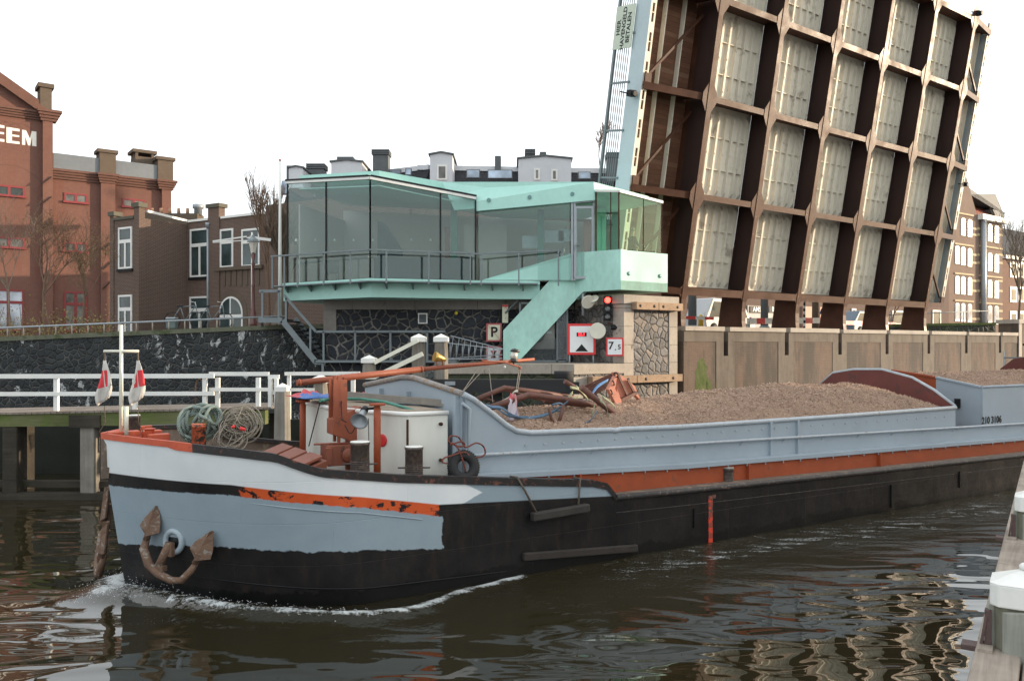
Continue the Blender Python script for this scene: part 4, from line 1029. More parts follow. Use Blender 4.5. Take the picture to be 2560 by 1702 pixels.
hp = thing('ladder_hoop', 'thin rusty ladder hoop standing on the jetty behind the rope coil', 'ladder', (X(491), JY + .2, Zp(1025)))
m = MB(); m.tube([(-.1, 0, 0), (-.1, 0, .62), (-.06, 0, .72), (0, 0, .76), (.07, 0, .72), (.11, 0, .62), (.11, 0, 0)], .018, 6); m.build('hoop', mat('rusty_steel', (.12, .07, .04), .8), hp)
def capped_post(lab, px, ytop, wpx, Y, zb, taper=1.0, capw=1.1):
    x = X(px, Y); zt__ = Zp(ytop, Y); w_ = wpx / F * Y
    o = thing('mooring_post', lab, 'mooring post', (x, Y, zb), group='white capped mooring posts')
    h = zt__ - zb; ch = .62 * w_; m = MB(); a = w_ / 2
    zc = h - ch
    for (w0, w1, z0, z1) in ((a * taper, a, 0, zc - .3), (a, a * .88, zc - .3, zc)):
        n_ = 8; 
        r0 = [(w0 * q0, w0 * q1) for q0, q1 in ((-1, -.6), (-.6, -1), (.6, -1), (1, -.6), (1, .6), (.6, 1), (-.6, 1), (-1, .6))]
        r1 = [(w1 * q0, w1 * q1) for q0, q1 in ((-1, -.6), (-.6, -1), (.6, -1), (1, -.6), (1, .6), (.6, 1), (-.6, 1), (-1, .6))]
        for i in range(n_): j = (i + 1) % n_; m.poly([(*r0[i], z0), (*r0[j], z0), (*r1[j], z1), (*r1[i], z1)])
    m.build('shaft', M_wgrey, o)
    m = MB(); b = a * capw; z0, z1 = zc, zc + ch * .55
    q = [(-b, -b), (b, -b), (b, b), (-b, b)]
    for i in range(4): j = (i + 1) % 4; m.poly([(*q[i], z0), (*q[j], z0), (*q[j], z1), (*q[i], z1)])
    for i in range(4): j = (i + 1) % 4; m.poly([(*q[i], z1), (*q[j], z1), (0, 0, zc + ch)])
    m.poly([(*p, z0) for p in q[::-1]]); m.build('cap', M_white, o, bevel=.01)
    return o
capped_post('fat weathered mooring post with a small white cap, at the end of the jetty', 706, 957, 34, JY - .1, -1, 1.25, .85)
capped_post('mooring post with a white pyramid cap at the foot of the sloping white rails', 923, 887, 32, 23.2, -1, .95)
capped_post('left one of the twin tall mooring posts with white caps', 1047, 834, 33, 23.3, -1, 1)
capped_post('right one of the twin tall mooring posts with white caps, beside the ladders', 1103, 834, 33, 23.3, -1, 1)
capped_post('mooring post with a flat white cap mostly hidden behind the orange boom', 801, 936, 34, 22.2, -1, 1)
fw_ = thing('fender_wall', 'long black horizontal timber fender wall behind the barge coaming', 'fender wall')
m = MB(); m.bb(X(780, 22.8), X(1413, 22.8), 22.6, 22.95, 2.54, 2.89); m.build('top_beam', M_wdark if False else mat('tarred_timber', (.018, .018, .019), .75, .4, 2, bump=.2, stretch=(.3, 1, 1)), fw_)
tar = MC['tarred_timber']
for px in (826, 960, 1098, 1240, 1400):
    m = MB(); x = X(px, 22.9); m.bb(x - .17, x + .17, 22.97, 23.3, -1, 2.6); m.build('pile', tar, fw_)
m = MB(); m.bb(X(780, 22.8), X(1413, 22.8), 22.65, 22.9, 1.2, 1.45); m.build('lower_beam', tar, fw_)
m = MB(); m.bb(X(1112, 22.6), X(1138, 22.6), 22.58, 22.6, 2.74, 2.84); m.build('plate', M_galv, fw_)
ct = thing('tarred_bollard', 'stubby black bollard on a concrete block at the corner of the pier base', 'bollard', at(1410, 935, 25.5))
m = MB(); m.lathe((0, 0, -.25), [(.3, 0), (.28, .2), (.3, .25), (.3, .34), (0, .34)], 16); m.bb(-.35, .45, -.2, .3, -.6, -.24); m.build('bollard', tar, ct)
st2 = thing('boarding_stair', 'small grey steel boarding steps left of the tall capped posts', 'stair', at(1062, 935, 23.9))
m = MB(); m.beam((-.35, 0, -.28), (.3, 0, .22), .04, .12); m.beam((-.15, .5, -.28), (.5, .5, .22), .04, .12)
for k in range(4): m.box((-.22 + k * .17, .25, -.18 + k * .13), (.16, .5, .03))
m.build('steps', M_steel, st2)
M_lowq = mat('plain_dark_wall', (.022, .025, .02), .8, .3, 1.5, spec=.2)  # plain dark tone for the wall under the jetty
pw = thing('lower_quay_wall', 'plain dark wall under the jetty', 'wall')
m = MB(); m.bb(-60, X(760, 25), 25.0, 25.3, -1, 1.6); m.build('stone_face', M_lowq, pw)

# ============================================================ STREET FURNITURE ON THE QUAY
lp = thing('street_lamp', 'old style street lamp with a dark red post and a tapered glass lantern', 'street lamp', at(633, 822, 32.5))
h_ = (at(633, 632, 32.5).z - lp.location.z)
m = MB(); m.lathe((0, 0, 0), [(.14, 0), (.15, .25), (.10, .35), (.11, .6), (.07, .8), (.055, 1.6), (.07, 1.65), (.05, 1.75), (.045, h_ - .5), (.07, h_ - .45), (.04, h_ - .35), (.09, h_ - .05), (.03, h_)], 14); m.build('post', mat('oxblood_paint', (.10, .025, .02), .35, .2, 4, spec=.7), lp)
m = MB(); m.lathe((0, 0, h_), [(.10, 0), (.19, .42), (.19, .44)], 6, sm=False); m.build('lantern_glass', mat('milky_glass', (.55, .52, .45), .2), lp)
m = MB(); m.lathe((0, 0, h_ + .42), [(.26, 0), (.22, .08), (.08, .18), (.05, .26), (0, .28)], 6, sm=False); m.build('lantern_roof', M_steel, lp)
sg = thing('finger_sign', 'white finger post arms above the street lamp', 'sign', at(630, 640, 33.2))
z = at(630, 600, 33.2).z - sg.location.z
m = MB(); m.tube([(0, 0, -2.6), (0, 0, z + .3)], .035, 8); m.build('pole', M_white, sg)
m = MB(); m.beam((-1.55, 0, z - .05), (-.05, 0, z + .16), .03, .05); m.beam((-1.55, 0, z - .1), (-.3, 0, z - .02), .03, .03); m.build('arm', M_white, sg); m = MB(); m.beam((-.2, 0, z + .12), (.75, 0, z + .0), .03, .11); m.build('arm', M_white, sg)
bn = thing('litter_bin', 'grey green litter bin on the quay behind the pipe railing', 'bin', at(430, 822, 32.3))
m = MB(); m.bb(-.19, .19, -.15, .15, 0, .36); m.build('body', mat('bin_green', (.10, .14, .13), .5), bn, bevel=.04); m = MB(); m.bb(-.2, .2, -.16, .16, .36, .44); m.build('lid', M_galv, bn, bevel=.04)
def bicycle(lab, px, Y, fl):
    o = thing('bicycle', lab, 'bicycle', at(px, 822, Y), group='bicycles parked on the quay'); m = MB()
    for x in (-.5, .5):
        m2 = MB(); m2.torus((x, 0, .33), .31, .018, (0, 1, 0), 20, 6)
        for k in range(6): a = k * math.pi / 6; m2.beam((x - .3 * math.cos(a), 0, .33 - .3 * math.sin(a)), (x + .3 * math.cos(a), 0, .33 + .3 * math.sin(a)), .004, .004)
        m2.build('wheel', M_dark, o)
    pts = {'h': (.42, 0, .9), 'b': (-.02, 0, .32), 's': (-.18, 0, .85), 'r': (-.5, 0, .33), 'f': (.5, 0, .33)}
    for a, b in (('h', 'b'), ('b', 's'), ('s', 'r'), ('r', 'b'), ('h', 'f'), ('h', 's')): m.tube([pts[a], pts[b]], .018, 6)
    m.build('frame', M_steel, o)
    m = MB(); m.tube([(.42, 0, .9), (.38, 0, 1.02), (.3, .25, 1.05)], .014, 6); m.tube([(.38, 0, 1.02), (.3, -.25, 1.05)], .014, 6); m.build('handlebar', M_white, o)
    m = MB(); m.bb(-.3, -.08, -.06, .06, .86, .91); m.build('saddle', M_dark, o, bevel=.02)
bicycle('bicycle with a pale handlebar parked just right of the litter bin', 463, 32.6, 1)
bicycle('bicycle parked below the dark bay window, between the bin and the street lamp', 530, 32.8, 1)

# ============================================================ TREES
def tree(lab, base, h, spread, seed, bark, leaf=None, nleaf=0, lean=(0, 0), name='bare_tree', pollard=False, levels=4, r0=.14, trunk_frac=.35, thin=1.0, mint=.010):
    rnd = random.Random(seed); o = thing(name, lab, 'tree', base); T = MB(); C = MB(); tips = []
    def br(p, d, L, r, lv, mb):
        n = 4 if lv else 3; pts = [p]; rr = [r]; q = p.copy(); dd = d.copy()
        for i in range(n):
            dd = (dd + Vector((rnd.uniform(-.2, .2), rnd.uniform(-.2, .2), rnd.uniform(-.02, .14)))).normalized(); q = q + dd * L / n; pts.append(q.copy()); rr.append(max(mint, r * (1 - .55 * (i + 1) / n)))
        mb.tube(pts, rr, 6 if r > .03 else 4, cap=False); 
        if lv >= levels: tips.append((pts, dd)); return
        k = rnd.randint(3, 5) if lv else rnd.randint(5, 7)
        for i in range(k):
            t_ = rnd.uniform(.35, 1.0) if lv else rnd.uniform(.6, 1); ii = min(n - 1, int(t_ * n)); pp = pts[ii] + (pts[ii + 1] - pts[ii]) * (t_ * n - ii)
            a = rnd.uniform(0, 6.283); sp_ = spread * rnd.uniform(.5, 1.1); side = Vector((math.cos(a), math.sin(a), 0))
            nd = (dd * 1.0 + side * sp_ + ZZ * .25).normalized(); br(pp, nd, L * rnd.uniform(.5, .78), max(mint, rr[ii] * .62), lv + 1, C)
    tl_ = h * trunk_frac
    br(Vector((0, 0, 0)), Vector((lean[0], lean[1], 1)).normalized(), tl_, r0, 0, T)
    T.build('trunk', bark, o); C.build('crown', bark, o)
    if nleaf:
        Lm = MB()
        for i in range(nleaf):
            pts, dd = rnd.choice(tips); p = rnd.choice(pts) + Vector((rnd.gauss(0, .10), rnd.gauss(0, .10), rnd.gauss(0, .10))); a = Vector((rnd.uniform(-1, 1), rnd.uniform(-1, 1), rnd.uniform(-1, 1))).normalized(); b = a.orthogonal().normalized(); s_ = rnd.uniform(.02, .04)
            Lm.poly([p - a * s_, p + b * s_ * .6, p + a * s_, p - b * s_ * .6])
        Lm.build('foliage', leaf, o)
    return o
M_bark = mat('bark', (.13, .10, .07), .9, .3, 6, bump=.5); M_twig = mat('twig_bark', (.16, .10, .065), .9, .3, 5); M_birch = mat('pale_bark', (.20, .15, .11), .8, .3, 6)
M_leaf = mat('autumn_leaves', (.26, .13, .035), .7, .5, 2.5); M_leaf2 = mat('yellow_green_leaves', (.19, .155, .045), .7, .4, 2.5)
tree('bare pollarded plane tree between the dark brick house and the flagpole', at(700, 822, 34.5), 6.6, .55, 5, M_bark, r0=.34, trunk_frac=.40, levels=4)
tree('slender bare tree left of the flagpole, rising above the brick house', at(672, 822, 33.6), 7.0, .42, 11, M_twig, r0=.09, trunk_frac=.42, levels=4, mint=.007)
tree('thin tree with a slim trunk at the left edge, in front of the warehouse', at(28, 850, 37), 7.4, .9, 3, M_birch, M_leaf, 260, r0=.06, trunk_frac=.42, levels=4, mint=.006)
tree('brown twiggy tree with sparse yellow leaves, middle of the three before the warehouse', at(110, 850, 36), 8.4, 1.15, 8, M_twig, M_leaf, 700, r0=.075, trunk_frac=.36, levels=4, mint=.004)
tree('twiggy tree with yellow green leaves left of the dark brick house', at(205, 845, 38), 6.4, 1.15, 15, M_twig, M_leaf2, 800, r0=.06, trunk_frac=.36, levels=4, mint=.004)
sh = thing('shrub', 'low leafy yellow green bushes along the quay before the warehouse', 'shrub', at(120, 852, 35))
m = MB(); rnd = random.Random(4)
for i in range(2200):
    cx_ = rnd.choice((-2.6, -1.3, 0.3, 1.4, 2.2)); p = Vector((cx_ + rnd.gauss(0, .5), rnd.gauss(0, .4), abs(rnd.gauss(0, .55)) )); a = Vector((rnd.uniform(-1, 1), rnd.uniform(-1, 1), rnd.uniform(-1, 1))).normalized(); b = a.orthogonal().normalized(); s_ = rnd.uniform(.03, .06)
    m.poly([p - a * s_, p + b * s_ * .6, p + a * s_, p - b * s_ * .6])
m.build('foliage', M_leaf2, sh); m = MB()
for i in range(60): x = rnd.uniform(-3, 2.6); m.tube([(x, rnd.uniform(-.3, .3), 0), (x + rnd.uniform(-.4, .4), rnd.uniform(-.3, .3), rnd.uniform(.8, 1.5))], .012, 4)
m.build('stems', M_twig, sh)
tree('small bare tree top showing above the white dormer roof', at(1502, 430, 70), 5.0, .5, 21, M_twig, r0=.06, trunk_frac=.4, levels=3, mint=.02)
bt = tree('tall bare street tree at the right edge in front of the brown house', at(2552, 850, 62), 11.5, .45, 31, M_bark, r0=.11, trunk_frac=.42, levels=4, mint=.007)
tree('bare tree with long drooping branches behind the raised leaf, at the school', W(33, 10, 4.4), 5.5, .9, 37, M_twig, r0=.08, trunk_frac=.5, levels=4, mint=.012)

# ============================================================ WAREHOUSE (left)
M_wred = brick('warehouse_brick', (.20, .088, .062), (.14, .066, .05), (.26, .19, .15), .22, .075, .4, dirt=(.17, .07, .05), amt=.52)
M_wredd = brick('warehouse_brick_dark', (.17, .08, .055), (.13, .065, .05), (.14, .11, .09), .22, .075, .4)
M_zinc = mat('zinc_parapet', (.16, .175, .185), .5, .15, .6, metal=.2)
M_frame = mat('red_frame', (.22, .03, .03), .5, .15, 4); M_wing = winmat('warehouse_glass', (.13, .125, .11), .15)
M_wing2 = winmat('warehouse_glass_bright', (.30, .33, .36), .12)
wh = thing('brick_warehouse', 'tall red brick warehouse with white painted letters and red framed windows, at the left edge', 'building')
WP = at(130, 800, 62); WP.z = 0
def wf(px, py, off=0): return pl(px, py, WP + nv * off, V)
def wpx(px): p = wf(px, HY); return (p - WP).dot(U)
def WW(s, off, z): return WP + U * s - V * off + ZZ * z
def wb(mb, s0, s1, o0, o1, z0, z1): mb.prism([WW(s0, o1, z0), WW(s1, o1, z0), WW(s1, o1, z1), WW(s0, o1, z1)], V * (o1 - o0))
sA, sB, sC, sD = wpx(105), wpx(130), wpx(260), wpx(425)
ztop = wf(130, 412).z; zg = wf(130, 262).z
m = MB(); wb(m, -30, sA, -12, 0, 3, zg - 1.3); wb(m, sB, sD, -12, 0, 3, ztop - 1.0); m.build('wall', M_wred, wh)
m = MB(); s0, s1 = -14.0, sA; za = zg - .7; zb__ = za + 7.6; m.prism([WW(s0 - 12, .0, za), WW(s1, .0, za), WW(s1 - 7.2, .0, zb__ - 1.4), WW(s1 - 14, .0, zb__ + 2)], V * 10); m.build('gable', M_wred, wh)
m = MB()
for k in range(4):
    wb(m, -30, sA, -.2, .12 + k * .09, zg - 1.3 + k * .16, zg - 1.3 + k * .16 + .15)
    wb(m, sA - .15 - k * .08, sB + .25 + k * .1, -.2, .5 + .1 * k, zg - 1.35 + k * .2, zg - 1.35 + k * .2 + .19)
    wb(m, sB, sD - .1, -.2, .12 + k * .09, ztop - 1.0 + k * .18, ztop - 1.0 + k * .18 + .17)
    for c in (wpx(266), wpx(412)): wb(m, c - .55 - k * .06, c + .55 + k * .08, -.2, .45 + k * .09, ztop - 1.0 + k * .18, ztop - 1.0 + k * .18 + .172)
for k in range(3):       # stepped gable edge
    a0 = WW(sA + .4, .12 + k * .1, zg - .4 - k * .3); b0 = a0 + (-U * 16 + ZZ * 10.2); m.beam(a0, b0, .25, .28, up=V)
m.build('corbelled_cornice', M_wredd, wh)
m = MB(); wb(m, sA, sB, -2, .42, 3, zg - 1.3); c = wpx(266); wb(m, c - .45, c + .55, -1, .38, 3, ztop - 1.0); c = wpx(412); wb(m, c - .3, sD, -1, .38, 3, ztop - 1.0); m.build('pilasters', M_wredd if False else M_wred, wh)
m = MB(); wb(m, sB + .05, sD - .6, -1, .25, ztop - .26, ztop + .85); m.build('zinc_parapet', M_zinc, wh)
M_chim = brick('sooty_brick', (.14, .10, .07), (.10, .08, .06), (.12, .10, .08), .22, .075, .4)
m = MB(); wb(m, sA - .15, sB - .05, -1.2, .3, zg - .5, zg + 1.1); wb(m, sA - .3, sB + .1, -1.3, .42, zg + 1.1, zg + 1.4)
for c in (wpx(266), wpx(410)): wb(m, c - .55, c + .6, -.9, .4, ztop - .25, ztop + 1.3); wb(m, c - .7, c + .75, -1, .5, ztop + 1.3, ztop + 1.55)
c = wpx(365); wb(m, c - .6, c + .8, -2.4, -.8, ztop + .3, ztop + 1.6); wb(m, c - .8, c + 1.0, -2.6, -.7, ztop + 1.9, ztop + 2.15); wb(m, c - .6, c - .4, -2.3, -.8, ztop + 1.6, ztop + 1.9); wb(m, c + .6, c + .8, -2.3, -.8, ztop + 1.6, ztop + 1.9)
m.build('chimneys', M_chim, wh)
def wwin(x0, x1, y0, y1, glass, tall=False):
    a = wf(x0, y0); b = wf(x1, y1); sa, sb = (a - WP).dot(U), (b - WP).dot(U); zt1 = a.z; zb1 = b.z; f_ = .13
    m = MB(); wb(m, sa, sb, -.1, .06, zt1 - f_, zt1); wb(m, sa - .08, sb + .08, -.1, .16, zb1 - .12, zb1 + .03); wb(m, sa, sa + f_, -.1, .06, zb1, zt1 - f_); wb(m, sb - f_, sb, -.1, .06, zb1, zt1 - f_); c = (sa + sb) / 2; wb(m, c - .09, c + .09, -.1, .05, zb1, zt1 - f_)
    if tall: zc = zt1 - (zt1 - zb1) * .32; wb(m, sa + f_, c - .09, -.1, .045, zc - .1, zc + .1); wb(m, c + .09, sb - f_, -.1, .045, zc - .1, zc + .1)
    o = m.build('window', M_frame, wh); m = MB(); wb(m, sa + f_, sb - f_, -.05, .012, zb1, zt1 - f_); m.build('pane', glass, o)
for x0, x1, y0, y1, gl, tall in ((160, 219, 481, 508, M_wing, 0), (306, 362, 495, 520, M_wing, 0), (159, 218, 604, 630, M_wing, 0), (160, 217, 728, 826, M_wing2 if False else M_wing, 1), (-18, 62, 460, 492, winmat('dark_glass', (.02, .025, .022), .08), 0), (-18, 62, 590, 620, M_wing, 0), (-20, 60, 722, 824, M_wing2, 1)):
    wwin(x0, x1, y0, y1, gl, tall)
# relieving arches of darker brick
m = MB()
for (px, py, rr, wd) in ((190, 478, 2.4, .1), (190, 602, 2.4, .1), (190, 725, 2.3, .1), (22, 455, 2.6, .1), (335, 492, 2.2, .1), (0, 318, 1.0, .07), (25, 322, 1.0, .07), (50, 326, 1.0, .07)):
    c = wf(px, py); sc0 = (c - WP).dot(U); pr_ = None
    for k in range(17):
        a = math.pi * (.08 + .84 * k / 16); p = (sc0 + rr * math.cos(a), c.z - rr * .55 + rr * math.sin(a))
        if pr_: m.prism([WW(pr_[0], .006, pr_[1]), WW(p[0], .006, p[1]), WW(p[0], .006, p[1] + wd), WW(pr_[0], .006, pr_[1] + wd)], V * .006)
        pr_ = p
m.build('brick_arches', M_wredd, wh)
# painted letters
def wletter(polys, px, py, wpx_, hpx):
    a = wf(px, py); s0 = (a - WP).dot(U); b = wf(px + wpx_, py); sw_ = (b - WP).dot(U) - s0; hh = hpx / F * (a.y); m = MB()
    for P in polys: m.prism([WW(s0 + x * sw_, .012, a.z - hh + y * hh) for x, y in P], V * .01)
    m.build('painted_letter', mat('lime_paint', (.78, .76, .68), .8, .12, 3), wh)
Eb = [[(0, 0), (.42, 0), (.42, 1), (0, 1)], [(.42, .82), (1, .82), (1, .98), (.42, 1)], [(.42, .45), (.97, .45), (.97, .57), (.42, .57)], [(.42, 0), (1, 0), (1, .16), (.42, .16)]]
Mb = [[(0, 1), (.28, 1), (.54, .48), (.68, 1), (1, 1), (1, 0), (.70, 0), (.70, .58), (.56, 0), (.42, 0), (.22, .58), (.22, 0), (0, 0)]]
wletter(Eb, -24, 309, 35, 42); wletter(Eb, 16, 318, 33, 39); wletter(Mb, 55, 325, 36, 37)
m = MB()
for px, py in ((116, 452), (116, 502), (118, 555), (121, 562), (116, 605), (117, 684), (268, 616), (268, 664), (268, 712)):
    c = wf(px, py, .42); s0 = (c - WP).dot(U); m.beam(WW(s0 - .32, .46, c.z - .30), WW(s0 + .32, .46, c.z + .32), .05, .12, up=V)
m.build('wall_anchors', M_dark, wh)

# ============================================================ DARK BRICK HOUSE
M_dbr = brick('dark_house_brick', (.125, .075, .055), (.08, .055, .044), (.36, .29, .24), .22, .068, .3)
bh = thing('dark_brick_house', 'two storey dark brick house with white framed windows and an arched door, behind the quay', 'house')
e1v = Vector((.86, -.51, 0)).normalized(); e2v = Vector((.51, .86, 0)).normalized()
K1 = at(348, 800, 43); K1.z = 0; n1v = Vector((-.51, -.86, 0)).normalized()
K2 = K1 + e2v * 2.9; K0 = K1 - e1v * 2.35
zt2 = at(348, 520, 43).z; zt3 = 10.95
def onpl(K, n_, px, py): return pl(px, py, K, n_)
def hb_(mb, K, s0, s1, o0, o1, z0, z1, e=e1v, n_=n1v):
    mb.prism([K + e * s0 + n_ * o1 + ZZ * z0, K + e * s1 + n_ * o1 + ZZ * z0, K + e * s1 + n_ * o1 + ZZ * z1, K + e * s0 + n_ * o1 + ZZ * z1], -n_ * (o1 - o0))
m = MB(); m.prism([K0 + ZZ * 3, K1 + ZZ * 3, K2 + ZZ * 3, K2 - e1v * 2.35 + ZZ * 3], ZZ * (zt2 - .5 - 3)); 
K4 = K2 + e1v * 16; m.prism([K2 + ZZ * 3 - e2v * .01, K4 + ZZ * 3, K4 + e2v * 6 + ZZ * 3, K2 + e2v * 6 + ZZ * 3 - e1v * 2], ZZ * (zt3 - .5 - 3)); m.build('wall', M_dbr, bh)
m = MB(); sp_ = lambda px, K=K2: (onpl(K, n1v, px, HY) - K).dot(e1v)
hb_(m, K0, -.02, .3, -.3, .05, 3, zt2 - .25); hb_(m, K1, -.35, .05, -.3, .05, 3, zt2 + .05); s_ = sp_(538); hb_(m, K2, s_ - .45, s_ + .40, -.3, .1, 3, zt3 + .12); s2_ = sp_(672); hb_(m, K2, s2_ - .1, s2_ + 9, -.3, .12, 3, zt3 - .1)
m.build('pilaster', M_dbr, bh)
m = MB(); hb_(m, K0, .3, 1.95, -.3, .08, zt2 - .5, zt2 - .36); hb_(m, K1, -.5, .12, -.4, .12, zt2 + .05, zt2 + .28); hb_(m, K0, -.1, .42, -.4, .12, zt2 - .25, zt2 - .03); hb_(m, K2, s_ - .55, s_ + .5, -.4, .18, zt3 + .12, zt3 + .32)
m.build('cap_stones', mat('dark_cap', (.09, .085, .06), .8, .3, 2), bh)
m = MB(); m.beam(K1 + ZZ * (zt2 - .12) + n1v * -.1 + e2v * .3, K2 + ZZ * (zt3 - .42) - e2v * .1, .3, .12); hb_(m, K2, 0, s_ - .5, -.3, .08, zt3 - .5, zt3 - .38); hb_(m, K2, s_ + .5, s2_, -.3, .08, zt3 - .5, zt3 - .38); m.build('white_gutter', M_white, bh)
M_hg = winmat('house_pane', (.03, .045, .045), .06)
def hwin(K, x0, x1, y0, y1, nm='window', half=False):
    a = onpl(K, n1v, x0, y0); b = onpl(K, n1v, x1, y1); s0 = (a - K).dot(e1v); s1 = (b - K).dot(e1v); z1 = a.z; z0 = b.z; f_ = .10; zc = z1 - (z1 - z0) * .34; m = MB()
    hb_(m, K, s0, s1, -.1, .05, z1 - f_, z1); hb_(m, K, s0, s1, -.1, .05, z0, z0 + f_); hb_(m, K, s0, s0 + f_, -.1, .05, z0 + f_, z1 - f_); hb_(m, K, s1 - f_, s1, -.1, .05, z0 + f_, z1 - f_); hb_(m, K, s0 + f_, s1 - f_, -.1, .045, zc - .09, zc + .09)
    if half: c = (s0 + s1) / 2; hb_(m, K, c - .06, c + .06, -.1, .045, z0 + f_, zc - .09)
    o = m.build(nm, M_white, bh); m = MB(); hb_(m, K, s0 + f_, s1 - f_, -.05, .01, z0 + f_, z1 - f_); m.build('pane', M_hg, o)
    m = MB(); hb_(m, K, s0 - .06, s1 + .06, -.05, .1, z0 - .14, z0); m.build('sill', M_dark, o)
hwin(K0, 297, 331, 570, 671, half=True); hwin(K0, 297, 331, 738, 842, half=True)
hwin(K2, 476, 524, 574, 691, half=True); hwin(K2, 475, 524, 742, 840, half=True); hwin(K2, 551, 584, 574, 668); hwin(K2, 605, 650, 574, 665)
m = MB(); c = onpl(K2, n1v, 571, 668); sc_ = (c - K2).dot(e1v); hb_(m, K2, sc_ - .95, sc_ + 2.6, -.1, .16, c.z - .18, c.z)
for k in range(8): hb_(m, K2, sc_ - .8 + k * .42, sc_ - .62 + k * .42, -.1, .05, c.z - 1.0, c.z - .2)
m.build('brick_balcony', M_chim, bh)
a = onpl(K2, n1v, 549, 800); b = onpl(K2, n1v, 608, 800); c = onpl(K2, n1v, 578, 741); s0 = (a - K2).dot(e1v); s1 = (b - K2).dot(e1v); zc = c.z - (s1 - s0) / 2; cx2 = (s0 + s1) / 2; rr = (s1 - s0) / 2
def arch(mb, r_, o0, o1, zb0):
    P = [K2 + e1v * (cx2 + r_ * math.cos(math.pi * k / 16)) + n1v * o1 + ZZ * (zc + r_ * math.sin(math.pi * k / 16)) for k in range(17)]
    P = [K2 + e1v * (cx2 + r_) + n1v * o1 + ZZ * zb0] + P + [K2 + e1v * (cx2 - r_) + n1v * o1 + ZZ * zb0]; mb.prism(P, -n1v * (o1 - o0))
m = MB(); arch(m, rr + .32, -.05, .03, 4); o = m.build('door_arch', M_chim, bh); m = MB(); arch(m, rr, -.05, .05, 4); o2 = m.build('arched_door', M_white, bh); m = MB(); arch(m, rr - .1, -.05, .06, zc - .05); hb_(m, K2, cx2 - rr + .1, cx2 - .06, 0, .06, 4, zc - .2); hb_(m, K2, cx2 + .06, cx2 + rr - .1, 0, .06, 4, zc - .2); m.build('pane', M_hg, o2); m = MB(); hb_(m, K2, cx2 - .04, cx2 + .04, .0, .075, zc, zc + rr - .1); m.build('glazing_bar', M_white, o2)
m = MB(); p = onpl(K2, n1v, 524, 560) + n1v * .12; m.tube([Vector((p.x, p.y, 4)), Vector((p.x, p.y, zt3 - .9))], .06, 8); m.lathe((p.x, p.y, zt3 - .95), [(.07, 0), (.14, .2), (.14, .3), (0, .3)], 8); m.build('drainpipe', M_galv, bh)
m = MB(); p = at(395, 515, 47); m.bb(p.x - .9, p.x + 2.2, 47, 48, zt3 - .8, zt3 + .25); m.build('chimney_stack', M_chim, bh)
for k in range(5): m = MB(); m.lathe((p.x - .5 + k * .5, 47.4, zt3 + .25), [(.1, 0), (.08, .35), (0, .35)], 10); m.build('chimney_pot', mat('clay_pot', (.35, .2, .12), .7), bh)
m = MB(); m.lathe((p.x + 2.1, 47.4, zt3 + .2), [(.22, 0), (.22, .35), (.3, .38), (.3, .6), (0, .62)], 14); m.build('vent_cowl', M_galv, bh)
m = MB(); q_ = K2 + e1v * 3 ; m.prism([K2 + e2v * 2 + ZZ * (zt3 - .5), K2 + e2v * 2 + e1v * 5 + ZZ * (zt3 - .5), K2 + e2v * 4 + e1v * 5 + ZZ * (zt3 + .5), K2 + e2v * 4 + ZZ * (zt3 + .5)], e2v * .1) ; m.build('tiled_roof', mat('old_tiles', (.10, .08, .06), .8, .3, 6), bh)

# ============================================================ MANSARD APARTMENT BLOCK
M_tile = brick('roof_tiles', (.05, .052, .058), (.035, .037, .042), (.012, .012, .012), .3, .3, .3, bump=1)
M_rbr = brick('brown_brick', (.20, .105, .07), (.15, .085, .06), (.22, .17, .14), .22, .068, .3)
M_rend = mat('white_render', (.55, .57, .60), .7, .06, 1); M_sky = winmat('skylight_glass', (.22, .27, .33), .05); M_slate = mat('slate_grey', (.09, .10, .105), .7, .2, 3)
ab = thing('apartment_block', 'long apartment block with dark mansard roof and white dormers behind the glass house', 'building')
G0 = at(690, 420, 61); G1 = at(1042, 402, 55); G2 = at(1700, 420, 56.5)
def blk(mb, A, B, z0, z1, slope=0, off=0, dep=.3):
    d = (B - A); d.z = 0; d.normalize(); n_ = Vector((d.y, -d.x, 0)); mb.prism([Vector((A.x, A.y, z0)) + n_ * off, Vector((B.x, B.y, z0)) + n_ * off, Vector((B.x, B.y, z1)) + n_ * (off - slope), Vector((A.x, A.y, z1)) + n_ * (off - slope)], -n_ * dep)
zr = G1.z; zm = zr - 3.4
m = MB()
for A, B in ((G0, G1), (G1, G2)): blk(m, A, B, 4, zm - .3, 0, 0, 6)
m.build('wall', M_rbr, ab)
m = MB()
for A, B in ((G0, G1), (G1, G2)): blk(m, A, B, zm, zr - .30, 1.4, .0)
m.build('mansard_roof', M_tile, ab)
m = MB()
for A, B in ((G0, G1), (G1, G2)): blk(m, A, B, zr - .32, zr, 0, -1.30, 4); blk(m, A, B, zm - .32, zm, 0, .35, .8)
m.build('white_band', M_rend, ab)
